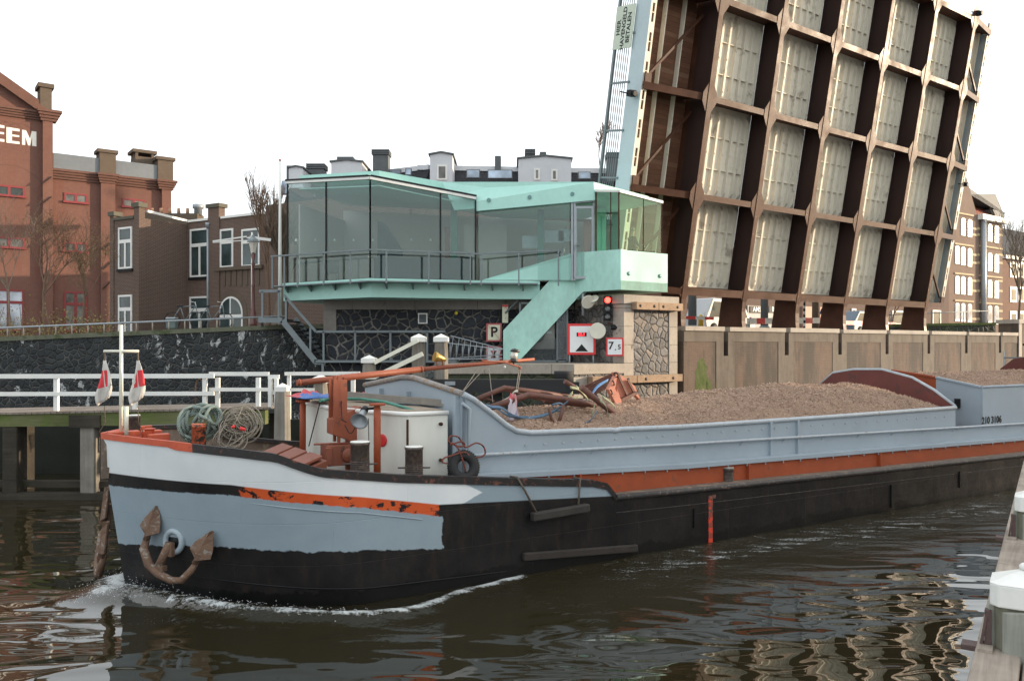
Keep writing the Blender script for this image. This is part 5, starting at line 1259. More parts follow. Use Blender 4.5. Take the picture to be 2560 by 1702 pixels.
def dormer(px0, px1, ytop, peak, ybot, wins, pan=None):
    A = at(px0, HY, 54.3); B = at(px1, HY, 54.3); zb_ = at(0, ybot, 54.3).z; z1 = at(0, ytop, 54.3).z; m = MB()
    P = [(A.x, 54.3, zb_), (B.x, 54.3, zb_), (B.x, 54.3, z1), ((A.x + B.x) / 2, 54.3, z1 + peak), (A.x, 54.3, z1)]; m.prism(P, (0, 3.5, 0)); o = m.build('dormer', M_rend, ab)
    for (a, b, c, d) in wins:
        p = at(a, c, 54.25); q_ = at(b, d, 54.25); m = MB(); m.bb(p.x, q_.x, 54.24, 54.3, q_.z, p.z); m.build('frame', M_white, o); m = MB(); m.bb(p.x + .12, q_.x - .12, 54.22, 54.24, q_.z + .12, p.z - .12); m.build('pane', M_hg if pan is None else pan, o)
    m = MB(); m.prism([(A.x - .1, 54.2, z1), ((A.x + B.x) / 2, 54.2, z1 + peak), ((A.x + B.x) / 2, 54.2, z1 + peak + .1), (A.x - .1, 54.2, z1 + .1)], (0, 3.7, 0)); m.prism([((A.x + B.x) / 2, 54.2, z1 + peak), (B.x + .1, 54.2, z1), (B.x + .1, 54.2, z1 + .1), ((A.x + B.x) / 2, 54.2, z1 + peak + .1)], (0, 3.7, 0)); m.build('roof_edge', M_slate, o)
dormer(1075, 1131, 388, .15, 456, [(1092, 1118, 412, 450)], winmat('warm_pane', (.14, .14, .13), .1)); dormer(1296, 1428, 398, .18, 456, [(1335, 1350, 421, 450), (1378, 1394, 423, 452)], winmat('warm_pane', (.14, .14, .13), .1))
dormer(828, 905, 406, .12, 445, []); dormer(722, 757, 421, .1, 470, []); 
for (px, py, w_, h_) in ((990, 431, 26, 14), (1021, 431, 16, 20), (1183, 436, 34, 26), (1250, 437, 62, 26), (1461, 440, 32, 22), (712, 470, 18, 40)):
    Yq = 54.4 if px > 1040 else 54.4 + (1042 - px) * .0165; p = at(px, py, Yq); m = MB(); Mx = Matrix.Rotation(R(-24), 3, 'X'); m.box(p, (w_ / F * Yq, .12, h_ / F * Yq), Mx); o = m.build('skylight', M_slate, ab); m = MB(); m.box(p + Vector((0, -.08, .0)), ((w_ - 4) / F * Yq, .06, (h_ - 4) / F * Yq), Mx); m.build('pane', M_sky, o)
for (px, y0, y1, w_, cap) in ((954, 380, 412, 38, 1), (866, 396, 412, 40, 0), (793, 415, 438, 40, 1), (1245, 394, 406, 15, 0), (1325, 379, 402, 20, 1), (1357, 384, 402, 16, 0), (1530, 387, 420, 26, 1), (734, 418, 428, 26, 0)):
    p = at(px, y1, 57); q_ = at(px, y0, 57); ww = w_ / F * 57 / 2; m = MB(); m.bb(p.x - ww, p.x + ww, 56.5, 57.5, p.z - 1, q_.z - (.3 if cap else 0))
    if cap:
        for k in range(3): m.bb(p.x - ww - .08, p.x + ww + .08, 56.4, 57.6, q_.z - .28 + k * .12, q_.z - .2 + k * .12)
    m.build('chimney', M_slate, ab)

# ============================================================ BEYOND THE BRIDGE
fb = thing('pub_building', 'brown terrace with a pub front lettered AMS and BIER, seen under the raised leaf', 'building')
PB = W(3, 26, 0); 
def fbx(mb, s0, s1, o0, o1, z0, z1): mb.prism([PB + U * s0 - V * o1 + ZZ * z0, PB + U * s1 - V * o1 + ZZ * z0, PB + U * s1 - V * o1 + ZZ * z1, PB + U * s0 - V * o1 + ZZ * z1], V * (o1 - o0))
def fpx(px, py): return pl(px, py, PB, V)
def fsx(px): return (fpx(px, HY) - PB).dot(U)
m = MB(); fbx(m, fsx(1680), fsx(2372), -8, 0, 4, 12.5); m.build('wall', M_dbr, fb)
m = MB(); a, b = fsx(1866), fsx(1952); z1 = fpx(1900, 765).z; fbx(m, a, b, 0, .15, 4, z1); m.build('shopfront', mat('shop_cream', (.36, .36, .34), .6), fb)
for (tx, px) in (('AMS', 1887), ('BIER', 1934)):
    p = fpx(px, 774) - V * .2; M3 = Matrix((U, ZZ, -V)).transposed(); m = MB(); hw = .95; 
    sg_ = tag(MB().box((0, 0, 0), (hw * 2, .62, .04)).build('name_board', M_dark), None); sg_.parent = fb; sg_.matrix_local = Matrix.Translation(p - V * .0) @ M3.to_4x4()
    text_mesh(tx, .62, p - V * .04, M3, M_white, fb, bold=.01)
m = MB(); A = fpx(1868, 795) - V * .3; 
for dx in range(2): 
    pts = [A + U * (k * .42 + dx * 3.6) + ZZ * (-.35 * math.sin(math.pi * k / 8)) for k in range(9)]; m.tube(pts, .09, 6)
m.build('garland', mat('magenta_cloth', (.35, .05, .14), .7), fb)
for (x0, x1, y0, y1) in ((1745, 1772, 757, 800), (2128, 2138, 771, 806), (2229, 2256, 776, 812), (2330, 2350, 775, 820), (1722, 1735, 757, 772)):
    a = fpx(x0, y0); b = fpx(x1, y1); s0, s1 = (a - PB).dot(U), (b - PB).dot(U); m = MB(); fbx(m, s0, s1, 0, .12, b.z, a.z); o = m.build('window', M_white, fb); m = MB(); fbx(m, s0 + .15, s1 - .15, .12, .14, b.z + .15, a.z - .15); m.build('pane', M_hg, o)
m = MB(); a = fsx(2004); b = fsx(2072); fbx(m, a, b, .0, .2, 4, 7.6); m.build('salmon_shopfront', mat('salmon_render', (.50, .30, .22), .7, .1, 2), fb)
def boom(lab, p0, p1, n_, r=.11):
    o = thing('barrier_boom', lab, 'barrier', p0, group='red and white barrier booms'); d = (p1 - p0) / n_
    for k in range(n_):
        m = MB(); m.beam(d * k, d * (k + 1), r * .5, r * 2); m.build('red_stripe' if k % 2 else 'white_stripe', M_red if k % 2 else M_white, o)
    m = MB(); m.tube([d * .2 + Vector((0, 0, -.9)), d * .2], .06, 6); m.build('stand', M_galv, o)
boom('red and white barrier boom behind the first gap, ending at the van', at(1690, 793, 37), at(1784, 796, 39), 4, .07)
boom('long red and white barrier boom in front of the pub', at(1868, 803, 41), at(2066, 801, 46), 10, .15)
boom('red and white barrier boom right of the pedestrian', at(2095, 806, 48), at(2240, 811, 53), 8, .12)
pp = thing('striped_pole', 'black and white striped pole behind the barrier boom', 'pole', at(2011, 830, 40))
for i in range(2):
    m = MB()
    for k in range(i, 12, 2): m.tube([(0, 0, k * .14), (0, 0, k * .14 + .14)], .05, 8)
    m.build('black_bands' if i else 'white_bands', M_dark if i else M_white, pp)
def van(lab, p, colr, L=4.2, Hh=1.7, nm='parked_car'):
    o = thing(nm, lab, 'car', p); o.rotation_euler.z = math.atan2(U.y, U.x); m = MB()
    prof = [(-L/2, .35), (L/2, .35), (L/2, .8), (L/2 - .5, .95), (L/2 - 1.15, Hh * .97), (-L/2 + .7, Hh), (-L/2 + .1, 1.0)]
    m.prism([(x, -.8, z) for x, z in prof], (0, 1.6, 0)); m.build('body', colr, o, bevel=.08)
    m = MB(); m.prism([(L/2 - .75, -.81, 1.0), (L/2 - 1.2, -.81, Hh * .9), (-L/2 + .8, -.81, Hh * .9), (-L/2 + .4, -.81, 1.0)], (0, 1.62, 0)); m.build('windows', M_hg, o)
    for x in (-L/2 + .8, L/2 - .85):
        for y in (-.82, .66): m = MB(); m.lathe((x, y, .33), [(0, 0), (.33, 0), (.33, .16), (0, .16)], 18, ax=(0, 1, 0)); w_ = m.build('wheel', M_dark, o)
    for y in (-.6, .6): m = MB(); m.box((L/2, y, .68), (.05, .25, .14)); m.build('headlight', M_white, o)
p = at(1800, 822, 50); p.z = 4.46; van('white van with a rounded roof behind the first gap of the raised leaf', p, mat('car_white', (.5, .52, .53), .3, .04, 1, coat=.5), 4.6, 2.1)
p = at(2150, 822, 58); p.z = 4.46; van('blue grey parked car behind the right barrier boom', p, mat('car_blue', (.07, .11, .15), .3, .1, 1, coat=.5))
loc = at(2063, 830, 47); loc.z = 4.46
q_, o, J = person('person', 'pedestrian in a blue jacket behind the long barrier boom', loc, 2.4, 1.0, None); finish_person(q_, o, J, (.03, .05, .14), sk_, (.05, .04, .04))
for lab, px, Y, z1, r_, c_ in (('thick green grey mast behind the first gap of the raised leaf', 1731, 43, 12, .22, M_steel), ('thick mast between the AMS and BIER boards', 1911, 44, 12, .2, M_steel), ('pale thin mast behind the right end of the leaf', 2268, 60, 9, .16, M_galv), ('trunk like mast behind the third gap of the leaf', 2040, 52, 12, .25, M_bark)):
    p = at(px, 830, Y); p.z = 4.45; o = thing('street_mast', lab, 'mast', p, group='masts behind the leaf'); m = MB(); m.tube([(0, 0, 0), (0, 0, (z1 - 4.45) * .5), (0, 0, z1 - 4.45)], [r_, r_ * .9, r_ * .7], 10); m.build('shaft', c_, o); m = MB(); m.lathe((0, 0, 0), [(r_ * 1.5, 0), (r_ * 1.4, .3), (r_, .4)], 10); m.build('base', c_, o)
ym = thing('yellow_bollard', 'small yellow bollard behind the first gap of the raised leaf', 'bollard', at(1752, 818, 39)); ym.location.z = 4.46
m = MB(); m.lathe((0, 0, 0), [(.12, 0), (.11, .6), (.08, .75), (0, .8)], 12); m.build('post', mat('yellow_paint', (.6, .42, .03), .5), ym); m = MB(); m.tube([(.3, 0, 0), (.15, 0, .9)], .03, 6); m.build('stay', M_white, ym)

# school-like building right
M_school = brick('school_brick', (.20, .13, .095), (.15, .10, .08), (.30, .26, .2), .22, .075, .35); M_bright = mat('sunlit_glass', (.85, .82, .78), .12, .05, .5, metal=1, bump=.02, bscale=1)
sb = thing('school_building', 'tall brick school with rows of bright arched windows and a red roof', 'building')
SBP = at(2450, 800, 113); SBP.z = 0
def sf(px, py): return pl(px, py, SBP, V)
def ss_(px): return (sf(px, HY) - SBP).dot(U)
def sbx(mb, s0, s1, o0, o1, z0, z1): mb.prism([SBP + U * s0 - V * o1 + ZZ * z0, SBP + U * s1 - V * o1 + ZZ * z0, SBP + U * s1 - V * o1 + ZZ * z1, SBP + U * s0 - V * o1 + ZZ * z1], V * (o1 - o0))
sE = ss_(2506); sM = ss_(2446); sG0 = ss_(2355)
zc_ = sf(2478, 548).z
m = MB(); sbx(m, sG0 - 14, sE, -14, 0, 4, zc_)
g0, g1 = ss_(2380), ss_(2440); zg0 = sf(2420, 520).z; 
m.prism([SBP + U * (sG0 - 4) + ZZ * zc_, SBP + U * (sM - .3) + ZZ * zc_, SBP + U * ss_(2432) + ZZ * sf(2432, 500).z, SBP + U * ss_(2425) + ZZ * sf(2425, 475).z, SBP + U * ss_(2412) + ZZ * sf(2412, 430).z, SBP + U * (ss_(2412) - 3) + ZZ * sf(2412, 430).z, SBP + U * (sG0 - 4) + ZZ * zc_], V * 1.0)
m.build('wall', M_school, sb)
m = MB(); A = SBP + U * (sM - 1) + ZZ * (zc_ + .2); B = SBP + U * sE + ZZ * (zc_ + .2); m.poly([A, B, B + V * 5 + ZZ * 4.4 - U * 0, SBP + U * ss_(2430) + V * 5 + ZZ * (sf(2430, 480).z + 1)]); m.poly([A + V * 10, B + V * 10, B + V * 5 + ZZ * 4.4]); m.build('red_roof', mat('red_tiles', (.30, .09, .06), .7, .15, 2), sb)
m = MB(); C = SBP + U * ss_(2425) + ZZ * (sf(2425, 477).z + .3); D_ = SBP + U * (sE + .5) + ZZ * (sf(2505, 530).z); m.prism([C, D_, D_ - ZZ * .35, A + ZZ * 3.4 + U * 6, C - ZZ * .8], V * 6); m.prism([SBP + U * (sE - 1.5) + ZZ * zc_, SBP + U * (sE + .5) + ZZ * zc_, D_ , D_ - U * 3.4 + ZZ * .1], V * 6); m.build('dark_roof', M_slate, sb)
m = MB(); sbx(m, sM - .2, sE + .2, 0, .7, zc_ - .4, zc_ + .3); m.build('cornice', M_white, sb)
m = MB(); p = SBP + U * (sM + .6) - V * .4; m.tube([p + ZZ * 4, p + ZZ * zc_], .35, 8); m.build('downpipe', M_galv, sb)
rowsy = [(556, 600), (628, 674), (697, 742), (762, 808)]; 
cols = [2392, 2406.5, 2423, 2456.5, 2473.5, 2490]
for j, (y0, y1) in enumerate(rowsy):
    for i, px in enumerate(cols):
        if i == 0 and j == 0: continue
        dy = (px - 2456) * .22 if j < 2 else (px - 2456) * (.12 if j == 2 else .08)
        a = sf(px - 5.2, y0 + dy); b = sf(px + 5.2, y1 + dy); s0, s1 = ss_(px - 5.2), ss_(px + 5.2); z0, z1 = sf(px, y1 + dy).z, sf(px, y0 + dy).z; r_ = (s1 - s0) / 2; c_ = (s0 + s1) / 2
        P = [SBP + U * (c_ + r_ * math.cos(math.pi * k / 8)) - V * .1 + ZZ * (z1 - r_ * .6 + r_ * .6 * math.sin(math.pi * k / 8)) for k in range(9)]
        P = [SBP + U * s1 - V * .1 + ZZ * z0] + P + [SBP + U * s0 - V * .1 + ZZ * z0]
        m = MB(); m.prism(P, V * .1); o = m.build('window', M_white, sb)
        c0_ = sum(P, Vector()) / len(P); m = MB(); m.prism([c0_ + (q2 - c0_) * .86 - V * .03 for q2 in P], V * .03); m.build('pane', M_bright if j < 3 else M_sky, o)
m = MB()
for y in (535, 612, 685, 752):
    for (x0, x1) in ((2385, 2432), (2448, 2504)): 
        z = sf((x0 + x1) / 2, y + (x0 - 2440) * .1 + 8).z; sbx(m, ss_(x0), ss_(x1), 0, .15, z, z + .22)
for y in (575, 590, 640, 660, 705, 730, 780, 800):
    for px in (2436, 2449, 2500): z = sf(px, y).z; sbx(m, ss_(px) - .7, ss_(px) + .7, 0, .05, z, z + .3)
m.build('stone_bands', mat('sandstone', (.42, .34, .2), .8), sb)
rb = thing('corner_house', 'brown brick house with a dark roof and white windows at the right edge', 'house')
RP = at(2506, 800, 121); RP.z = 0
rpf = lambda px, py: pl(px, py, RP, V)
m = MB(); m.prism([RP + ZZ * 4, RP + U * 40 + ZZ * 4, RP + U * 40 + ZZ * rpf(2520, 638).z, RP + ZZ * rpf(2507, 641).z], V * 10); m.build('wall', M_rbr, rb)
za_ = rpf(2507, 641).z; m = MB(); m.prism([RP + ZZ * za_, RP + U * 40 + ZZ * za_, RP + U * 40 + V * 7 + ZZ * (za_ + 6.2), RP + V * 7 + U * 2 + ZZ * (za_ + 6.2)], V * .3); m.build('roof', M_tile, rb); m = MB(); m.prism([RP - V * .5 + ZZ * (za_ - .3), RP - V * .5 + U * 40 + ZZ * (za_ - .3), RP - V * .5 + U * 40 + ZZ * (za_ + .2), RP - V * .5 + ZZ * (za_ + .2)], V * .7); m.build('gutter', M_white, rb)
for y0, y1 in ((653, 695), (716, 756), (777, 815)):
    for x0, x1 in ((2524, 2541), (2545, 2560), (2566, 2580)):
        a = rpf(x0, y0); b = rpf(x1, y1); s0 = (a - RP).dot(U); s1 = (rpf(x1, HY) - RP).dot(U); m = MB()
        m.prism([RP + U * s0 - V * .1 + ZZ * b.z, RP + U * s1 - V * .1 + ZZ * b.z, RP + U * s1 - V * .1 + ZZ * a.z, RP + U * s0 - V * .1 + ZZ * a.z], V * .1); o = m.build('window', M_white, rb)
        m = MB(); m.prism([RP + U * (s0 + .4) - V * .15 + ZZ * (b.z + .3), RP + U * (s1 - .4) - V * .15 + ZZ * (b.z + .3), RP + U * (s1 - .4) - V * .15 + ZZ * (a.z - .4), RP + U * (s0 + .4) - V * .15 + ZZ * (a.z - .4)], V * .05); m.build('pane', M_hg, o)
psn = thing('parking_sign', 'blue square parking sign with a yellow plate below it, at the right edge', 'sign', at(2534, 850, 58)); z0 = psn.location.z
m = MB(); m.tube([(0, 0, 0), (0, 0, 1.2)], .04, 8); m.build('pole', M_galv, psn); c = at(2534, 838, 58).z - z0; 
m = MB(); m.bb(-.3, .32, -.06, -.02, c - .25, c + .42); m.build('plate', mat('sign_blue', (.04, .18, .45), .4), psn); text_mesh('P', .5, (0, -.065, c + .08), RX, M_white, psn)
m = MB(); m.bb(-.3, .32, -.06, -.02, c - .5, c - .3); m.build('lower_plate', mat('yellow_plate', (.6, .40, .05), .5), psn)
# ============================================================ BARGE
def bp(px, py, D):            # picture point on the lengthwise plane at distance D, in barge coordinates
    P = pl(px, py, BN * D, BN); return BMi @ P
def bt(px, py, t_):           # picture point on the transverse plane at station t
    P = pl(px, py, OB + BD * t_, BD); return BMi @ P
barge = thing('barge', 'long black, white and grey cargo barge under way with a blunt bow and open holds', 'barge', M=BM)
def hullpaint():
    t = NT('hull_paint'); oc = t.coord('Object'); fa, fb, fc, ft = [t.attr(k) for k in ('fa', 'fb', 'fc', 'ft')]
    e1 = t.noise(t.coord('Object', (1, 1, 1)), 2.6, 5, .65); e2 = t.noise(oc, 7, 5, .7); n3 = t.noise(oc, 1.1, 6, .65); n4 = t.noise(t.coord('Object', (1, 1, .25)), 6, 6, .72); n5 = t.noise(oc, 16, 4, .6)
    j = t.math('MULTIPLY', t.math('SUBTRACT', e1, .5), .16); j2 = t.math('MULTIPLY', t.math('SUBTRACT', e2, .5), .07); jj = t.math('ADD', j, j2); spz = t.n('ShaderNodeSeparateXYZ'); t.l(oc, spz.inputs[0])
    black = t.ramp(n3, [(.3, (.004, .004, .005)), (.7, (.011, .010, .010))])
    black = t.mix(t.ramp(n3, [(.4, 0.), (.62, .8)]), black, (.015, .0135, .013)); black = t.mix(t.ramp(n4, [(.50, 0.), (.72, .55)]), black, (.036, .023, .017)); black = t.mix(t.ramp(n5, [(.66, 0.), (.8, .3)]), black, (.05, .046, .043))
    wet = t.math('MULTIPLY', t.math('SUBTRACT', t.math('ADD', .22, t.math('MULTIPLY', jj, 2.2)), spz.outputs[2]), 40, True); black = t.mix(wet, black, (.003, .003, .003))
    grey = t.ramp(n3, [(.3, (.235, .30, .345)), (.7, (.275, .335, .375))]); grey = t.mix(t.ramp(n4, [(.70, 0.), (.78, .5)]), grey, (.20, .11, .06))
    white = t.ramp(n3, [(.3, (.62, .66, .68)), (.7, (.72, .74, .74))]); white = t.mix(t.ramp(n4, [(.64, 0.), (.80, .35)]), white, (.42, .36, .28))
    orange = t.ramp(e1, [(.3, (.50, .07, .018)), (.7, (.58, .10, .025))]); 
    chip = t.ramp(t.noise(t.coord('Object', (1.4, 1.4, 2)), 3.1, 8, .72, .3), [(.545, 0.), (.56, 1.)]); orange = t.mix(t.math('MULTIPLY', chip, 1.0), orange, (.012, .012, .014))
    g = lambda v, off=0, k=60: t.math('MULTIPLY', t.math('SUBTRACT', v, off), k, True)
    ftj = t.math('ADD', ft, t.math('MULTIPLY', jj, 1.2))
    col = black
    mg = t.math('MULTIPLY', g(t.math('ADD', fa, jj)), t.math('SUBTRACT', 1, g(ftj, 4.05)))
    col = t.mix(mg, col, grey)
    ms = g(t.math('ADD', fb, j2))                       # above stripe bottom
    stripe = t.mix(t.math('MULTIPLY', g(t.math('ADD', ftj, t.math('MULTIPLY', chip, -.5)), 1.1), t.math('SUBTRACT', 1, g(ftj, 4.0))), black, orange)
    col = t.mix(ms, col, stripe)
    point = t.math('ADD', ft, t.math('MULTIPLY', t.math('ABSOLUTE', t.math('SUBTRACT', fc, .17)), 2.2))
    up = t.mix(g(t.math('ADD', point, jj), 4.75, 25), white, t.mix(.0, grey, grey))
    mc = t.math('MULTIPLY', g(fc), t.math('SUBTRACT', 1, g(ft, 7.5)))
    col = t.mix(mc, col, up)
    rough = t.ramp(n5, [(.3, .38), (.7, .6)])
    dent = t.math('ADD', t.math('MULTIPLY', t.noise(oc, .9, 2), 1.0), t.math('MULTIPLY', n5, .04))
    seam = t.n('ShaderNodeTexBrick'); cc = t.n('ShaderNodeCombineXYZ'); sx = t.n('ShaderNodeSeparateXYZ'); t.l(oc, sx.inputs[0]); t.l(sx.outputs[0], cc.inputs[0]); t.l(sx.outputs[2], cc.inputs[1]); t.l(cc.outputs[0], seam.inputs[0]); seam.inputs['Scale'].default_value = 1; seam.inputs['Brick Width'].default_value = 2.3; seam.inputs['Row Height'].default_value = .62; seam.inputs['Mortar Size'].default_value = .006; seam.inputs['Mortar Smooth'].default_value = .6
    dent = t.math('SUBTRACT', dent, t.math('MULTIPLY', seam.outputs[1], .10))
    t.bsdf(col, rough, 0, dent, .42, .10, .28); return t.m
M_hull = hullpaint()
ts_ = [-.45 + .09 * k for k in range(45)]; ts_ = [t for t in ts_ if t < 3.4] + [3.4 + .3 * k for k in range(14)] + [7.49, 7.51] + [8 + .8 * k for k in range(40)]
ts_ = sorted(ts_); NZ = 18
def surfpt(t_, v, sgn):
    zt__ = lerp(ZTOP, t_); z = -.8 + (zt__ + .8) * v
    # the stem is raked: shift the station forward so that every row starts on it
    st_ = stem_t(z); tt = t_
    if t_ < 1.2: tt = st_ + (t_ + .45) / 1.65 * (1.2 - st_)
    return Vector((tt, sgn * hb(tt, z), z))
m = MB(); A = {'fa': [], 'fb': [], 'fc': [], 'ft': []}
for sgn in (-1, 1):
    rows = []
    for t_ in ts_:
        row = [surfpt(t_, k / NZ, sgn) for k in range(NZ + 1)]
        if sgn > 0: row = row[::-1]
        for p in (): A['fa'].append(p.z - lerp(ZA, p.x)); A['fb'].append(p.z - lerp(ZB_, p.x)); A['fc'].append(p.z - lerp(ZC, p.x)); A['ft'].append(p.x)
        rows.append(row)
    for row in rows[::-1]:
        for p in row: A['fa'].append(p.z - lerp(ZA, p.x)); A['fb'].append(p.z - lerp(ZB_, p.x)); A['fc'].append(p.z - lerp(ZC, p.x)); A['ft'].append(p.x)
    m.grid(rows[::-1])
m.build('hull', M_hull, barge, attrs=A)
M_deck = mat('deck_paint', (.14, .105, .08), .75, .3, 2, bump=.4, dirt=(.25, .19, .14), dirt_amt=.55)
m = MB(); rows = []
for t_ in ts_:
    if t_ < -.3: continue
    w_ = hb(t_, 1.4); z = deck_z(t_); rows.append([Vector((t_, -w_ + .02, z)), Vector((t_, w_ - .02, z))])
m.grid(rows, sm=False); m.build('deck', M_deck, barge)
M_caprail = mat('cap_rail_paint', (.018, .016, .016), .5, .3, 5, dirt=(.16, .06, .04), dirt_amt=.56)
M_orange = mat('orange_red_paint', (.50, .085, .035), .5, .2, 5, bump=.1, dirt=(.10, .04, .03), dirt_amt=.62)
M_orange2 = mat('rust_orange_paint', (.30, .058, .016), .6, .2, 2.5, bump=.15, dirt=(.16, .06, .03), dirt_amt=.6)
for sgn in (-1, 1):
    for (ta, tb, mt, nm) in ((-.45, .55, M_orange, 'bow_rail'), (.5, 7.5, M_caprail, 'cap_rail')):
        L_s = [surfpt(t_, 1, sgn) for t_ in ts_ if ta <= t_ <= tb]; m = MB(); rows = []
        for p in L_s:
            y = sgn * max(0, abs(p.y)); h = .10 if p.x > .3 else .07
            rows.append([Vector((p.x, y + sgn * .025, p.z - h)), Vector((p.x, y + sgn * .03, p.z + .02)), Vector((p.x, y - sgn * .12 if abs(y) > .12 else 0, p.z + .02)), Vector((p.x, y - sgn * .12 if abs(y) > .12 else 0, p.z - .05))])
        m.grid([r[::-1] if sgn > 0 else r for r in rows][::-1], sm=False); m.build(nm, mt, barge)
    m = MB(); rows = []
    for t_ in ts_:
        if t_ > 7.5: break
        p = surfpt(t_, 1, sgn); y = sgn * max(0, abs(p.y) - .06); zd_ = min(deck_z(p.x), p.z - .1); rows.append([Vector((p.x, y, p.z)), Vector((p.x, sgn * max(0, min(abs(y), hb(p.x, zd_) - .07)), zd_))])
    m.grid(rows if sgn > 0 else rows[::-1]); m.build('bulwark_inside', M_deck, barge)
    m = MB(); e = [(t_, lerp(ZTOP, t_)) for t_ in (7.52, 9, 12, 15, 18, 22, 28, 34)]
    m.tube([(a, sgn * (HB + .0), z - .05) for a, z in e], .055, 8); m.tube([(a, sgn * (HB - .008), z - .32) for a, z in e], .012, 6); m.build('rubbing_edge', mat('worn_edge', (.035, .03, .028), .6, .4, 6, dirt=(.16, .11, .08), dirt_amt=.55), barge)
    m = MB(); m.tube([surfpt(t_, 0, sgn) * 0 + Vector((t_, sgn * (hb(t_, .3) + .012), lerp([(0, .42), (3, .22), (6, .1)], t_))) for t_ in ts_ if .1 < t_ < 5.5], .012, 5); m.build('plate_seam', M_black, barge)
    m = MB(); m.tube([Vector((t_, sgn * (hb(t_, 1.5) + .006), lerp(ZB_, t_) - .07)) for t_ in ts_ if .05 < t_ < 4.0], .009, 5); m.build('plate_seam', mat('seam_grey', (.27, .33, .37), .5), barge)
# coamings ------------------------------------------------------------
M_grey = mat('coaming_paint', (.30, .355, .40), .55, .08, .8, bump=.10, bscale=2, dirt=(.22, .20, .18), dirt_amt=.66)
M_greyr = mat('grey_rail', (.36, .40, .43), .5, .15, 6, dirt=(.25, .17, .11), dirt_amt=.6)
ZLB = [(4.7, 1.66), (6.5, 1.61), (9.6, 1.47), (22.7, 1.25), (30, 1.15)]
CT = [(4.75, 3.0), (4.95, 2.90), (5.3, 2.66), (5.6, 2.44), (5.8, 2.33), (6.1, 2.28), (7, 2.26), (7.9, 2.235), (8.0, 2.215), (8.1, 2.235), (9.6, 2.20), (14, 2.19), (19.3, 2.20)]
def wallprof(ta, tb, top, y0, y1, zlow=None):
    tt = sorted(set([ta, tb] + [a for a, _ in top if ta < a < tb])); P = [(a, lerp(top, a)) for a in tt]; Q = [(a, zlow(a) if zlow else lerp(ZLB, a)) for a in tt[::-1]]
    m = MB()
    for (a, z), (b, w_) in zip(P, P[1:]):
        za = lerp(ZLB, a) if not zlow else zlow(a); zb2 = lerp(ZLB, b) if not zlow else zlow(b); m.prism([(a, y0, za), (b, y0, zb2), (b, y0, w_), (a, y0, z)], (0, y1 - y0, 0))
    return m
GT = [(20.6, 2.70), (30, 2.66)]
for sgn in (-1, 1):
    m = wallprof(4.75, 19.3, CT, sgn * 2.10, sgn * 2.06); 
    for px in (1924, 1992):
        t_ = bp(px, 1100, 12.2).x; m.bb(t_ - .03, t_ + .03, sgn * 2.10, sgn * 2.16, lerp(ZLB, t_), lerp(CT, t_) - .02)
    m.build('coaming_side', M_grey, barge)
    m = MB(); m.tube([(a, sgn * 2.10, z) for a, z in CT], .05, 8); m.build('coaming_rail', M_greyr, barge)
    m = wallprof(20.6, 30, GT, sgn * 2.10, sgn * 2.05); m.build('coaming_side', M_grey, barge)
    m = MB(); m.tube([(20.6, sgn * 2.10, 2.70), (30, sgn * 2.10, 2.66)], .035, 8); m.build('coaming_rail', M_greyr, barge)
    m = wallprof(19.3, 20.6, [(19.3, 1.62), (20.6, 1.60)], sgn * 2.10, sgn * 2.05); m.build('coaming_side', M_grey, barge)
    m = MB(); m.tube([(4.9, sgn * 2.15, 1.98)] + [(a, sgn * 2.17, lerp([(5, 1.98), (9.6, 1.87), (22.7, 1.63), (30, 1.5)], a)) for a in (5.2, 9.6, 15, 22.7, 30)], .03, 8)
    for k in range(18): a = 6.2 + k * 1.3; z = lerp([(5, 1.98), (9.6, 1.87), (22.7, 1.63), (30, 1.5)], a); m.tube([(a, sgn * 2.16, z), (a - .08, sgn * 2.12, z - .09)], .012, 5)
    m.build('hand_rail', M_greyr, barge)
    m = MB()
    for (a, b) in ((4.75, 9.6), (9.6, 15), (15, 22.7), (22.7, 30)):
        za, zb2 = lerp(ZLB, a), lerp(ZLB, b); m.prism([(a, sgn * 2.38, za - .05), (b, sgn * 2.38, zb2 - .05), (b, sgn * 2.38, zb2 + .03), (a, sgn * 2.38, za + .03)], (0, -sgn * .45, 0))
    for k in range(44): a = 5.2 + k * .55; m.beam((a, sgn * 2.36, lerp(ZLB, a) - .05), (a, sgn * 2.36, lerp(ZLB, a) - .10), .02, .02, up=(0, 1, 0))
    m.build('coaming_flange', M_grey, barge)
    m = wallprof(4.9, 30, [(4.9, 1.60), (9.6, 1.44), (22.7, 1.22), (30, 1.12)], sgn * 2.32, sgn * 2.26, zlow=lambda a: deck_z(a) - .02)
    for px in (1415, 1833, 2160): t_ = bp(px, 1150, 12.35).x; m.bb(t_ - .02, t_ + .02, sgn * 2.32, sgn * 2.40, deck_z(t_), lerp(ZLB, t_) - .06)
    m.build('lower_coaming', M_orange2, barge)
    for k in range(33): a = 6.0 + k * .4; m = MB(); m.bb(a - .03, a + .03, sgn * 2.105, sgn * 2.115, lerp([(6, 2.06), (19, 1.98)], a), lerp([(6, 2.06), (19, 1.98)], a) + .025); m.build('lashing_eye', M_greyr, barge)
m = MB(); fr = [(-2.1, 3.0), (-.3, 3.2), (0, 3.21), (.3, 3.2), (2.1, 2.98)]
m.prism([(4.75, -2.1, 1.1), (4.75, 2.1, 1.1)] + [(4.75, y, z) for y, z in fr[::-1]], (.05, 0, 0))
for y in (-1.95, -.05, 1.2): m.bb(4.66, 4.75, y - .05, y + .05, 1.2, 2.95)
m.build('front_bulkhead', M_grey, barge)
m = MB(); m.tube([(4.75, y, z) for y, z in fr], .055, 8); m.build('bulkhead_rail', mat('rusty_grey_rail', (.25, .24, .23), .7, .3, 6, dirt=(.25, .15, .08), dirt_amt=.5), barge)
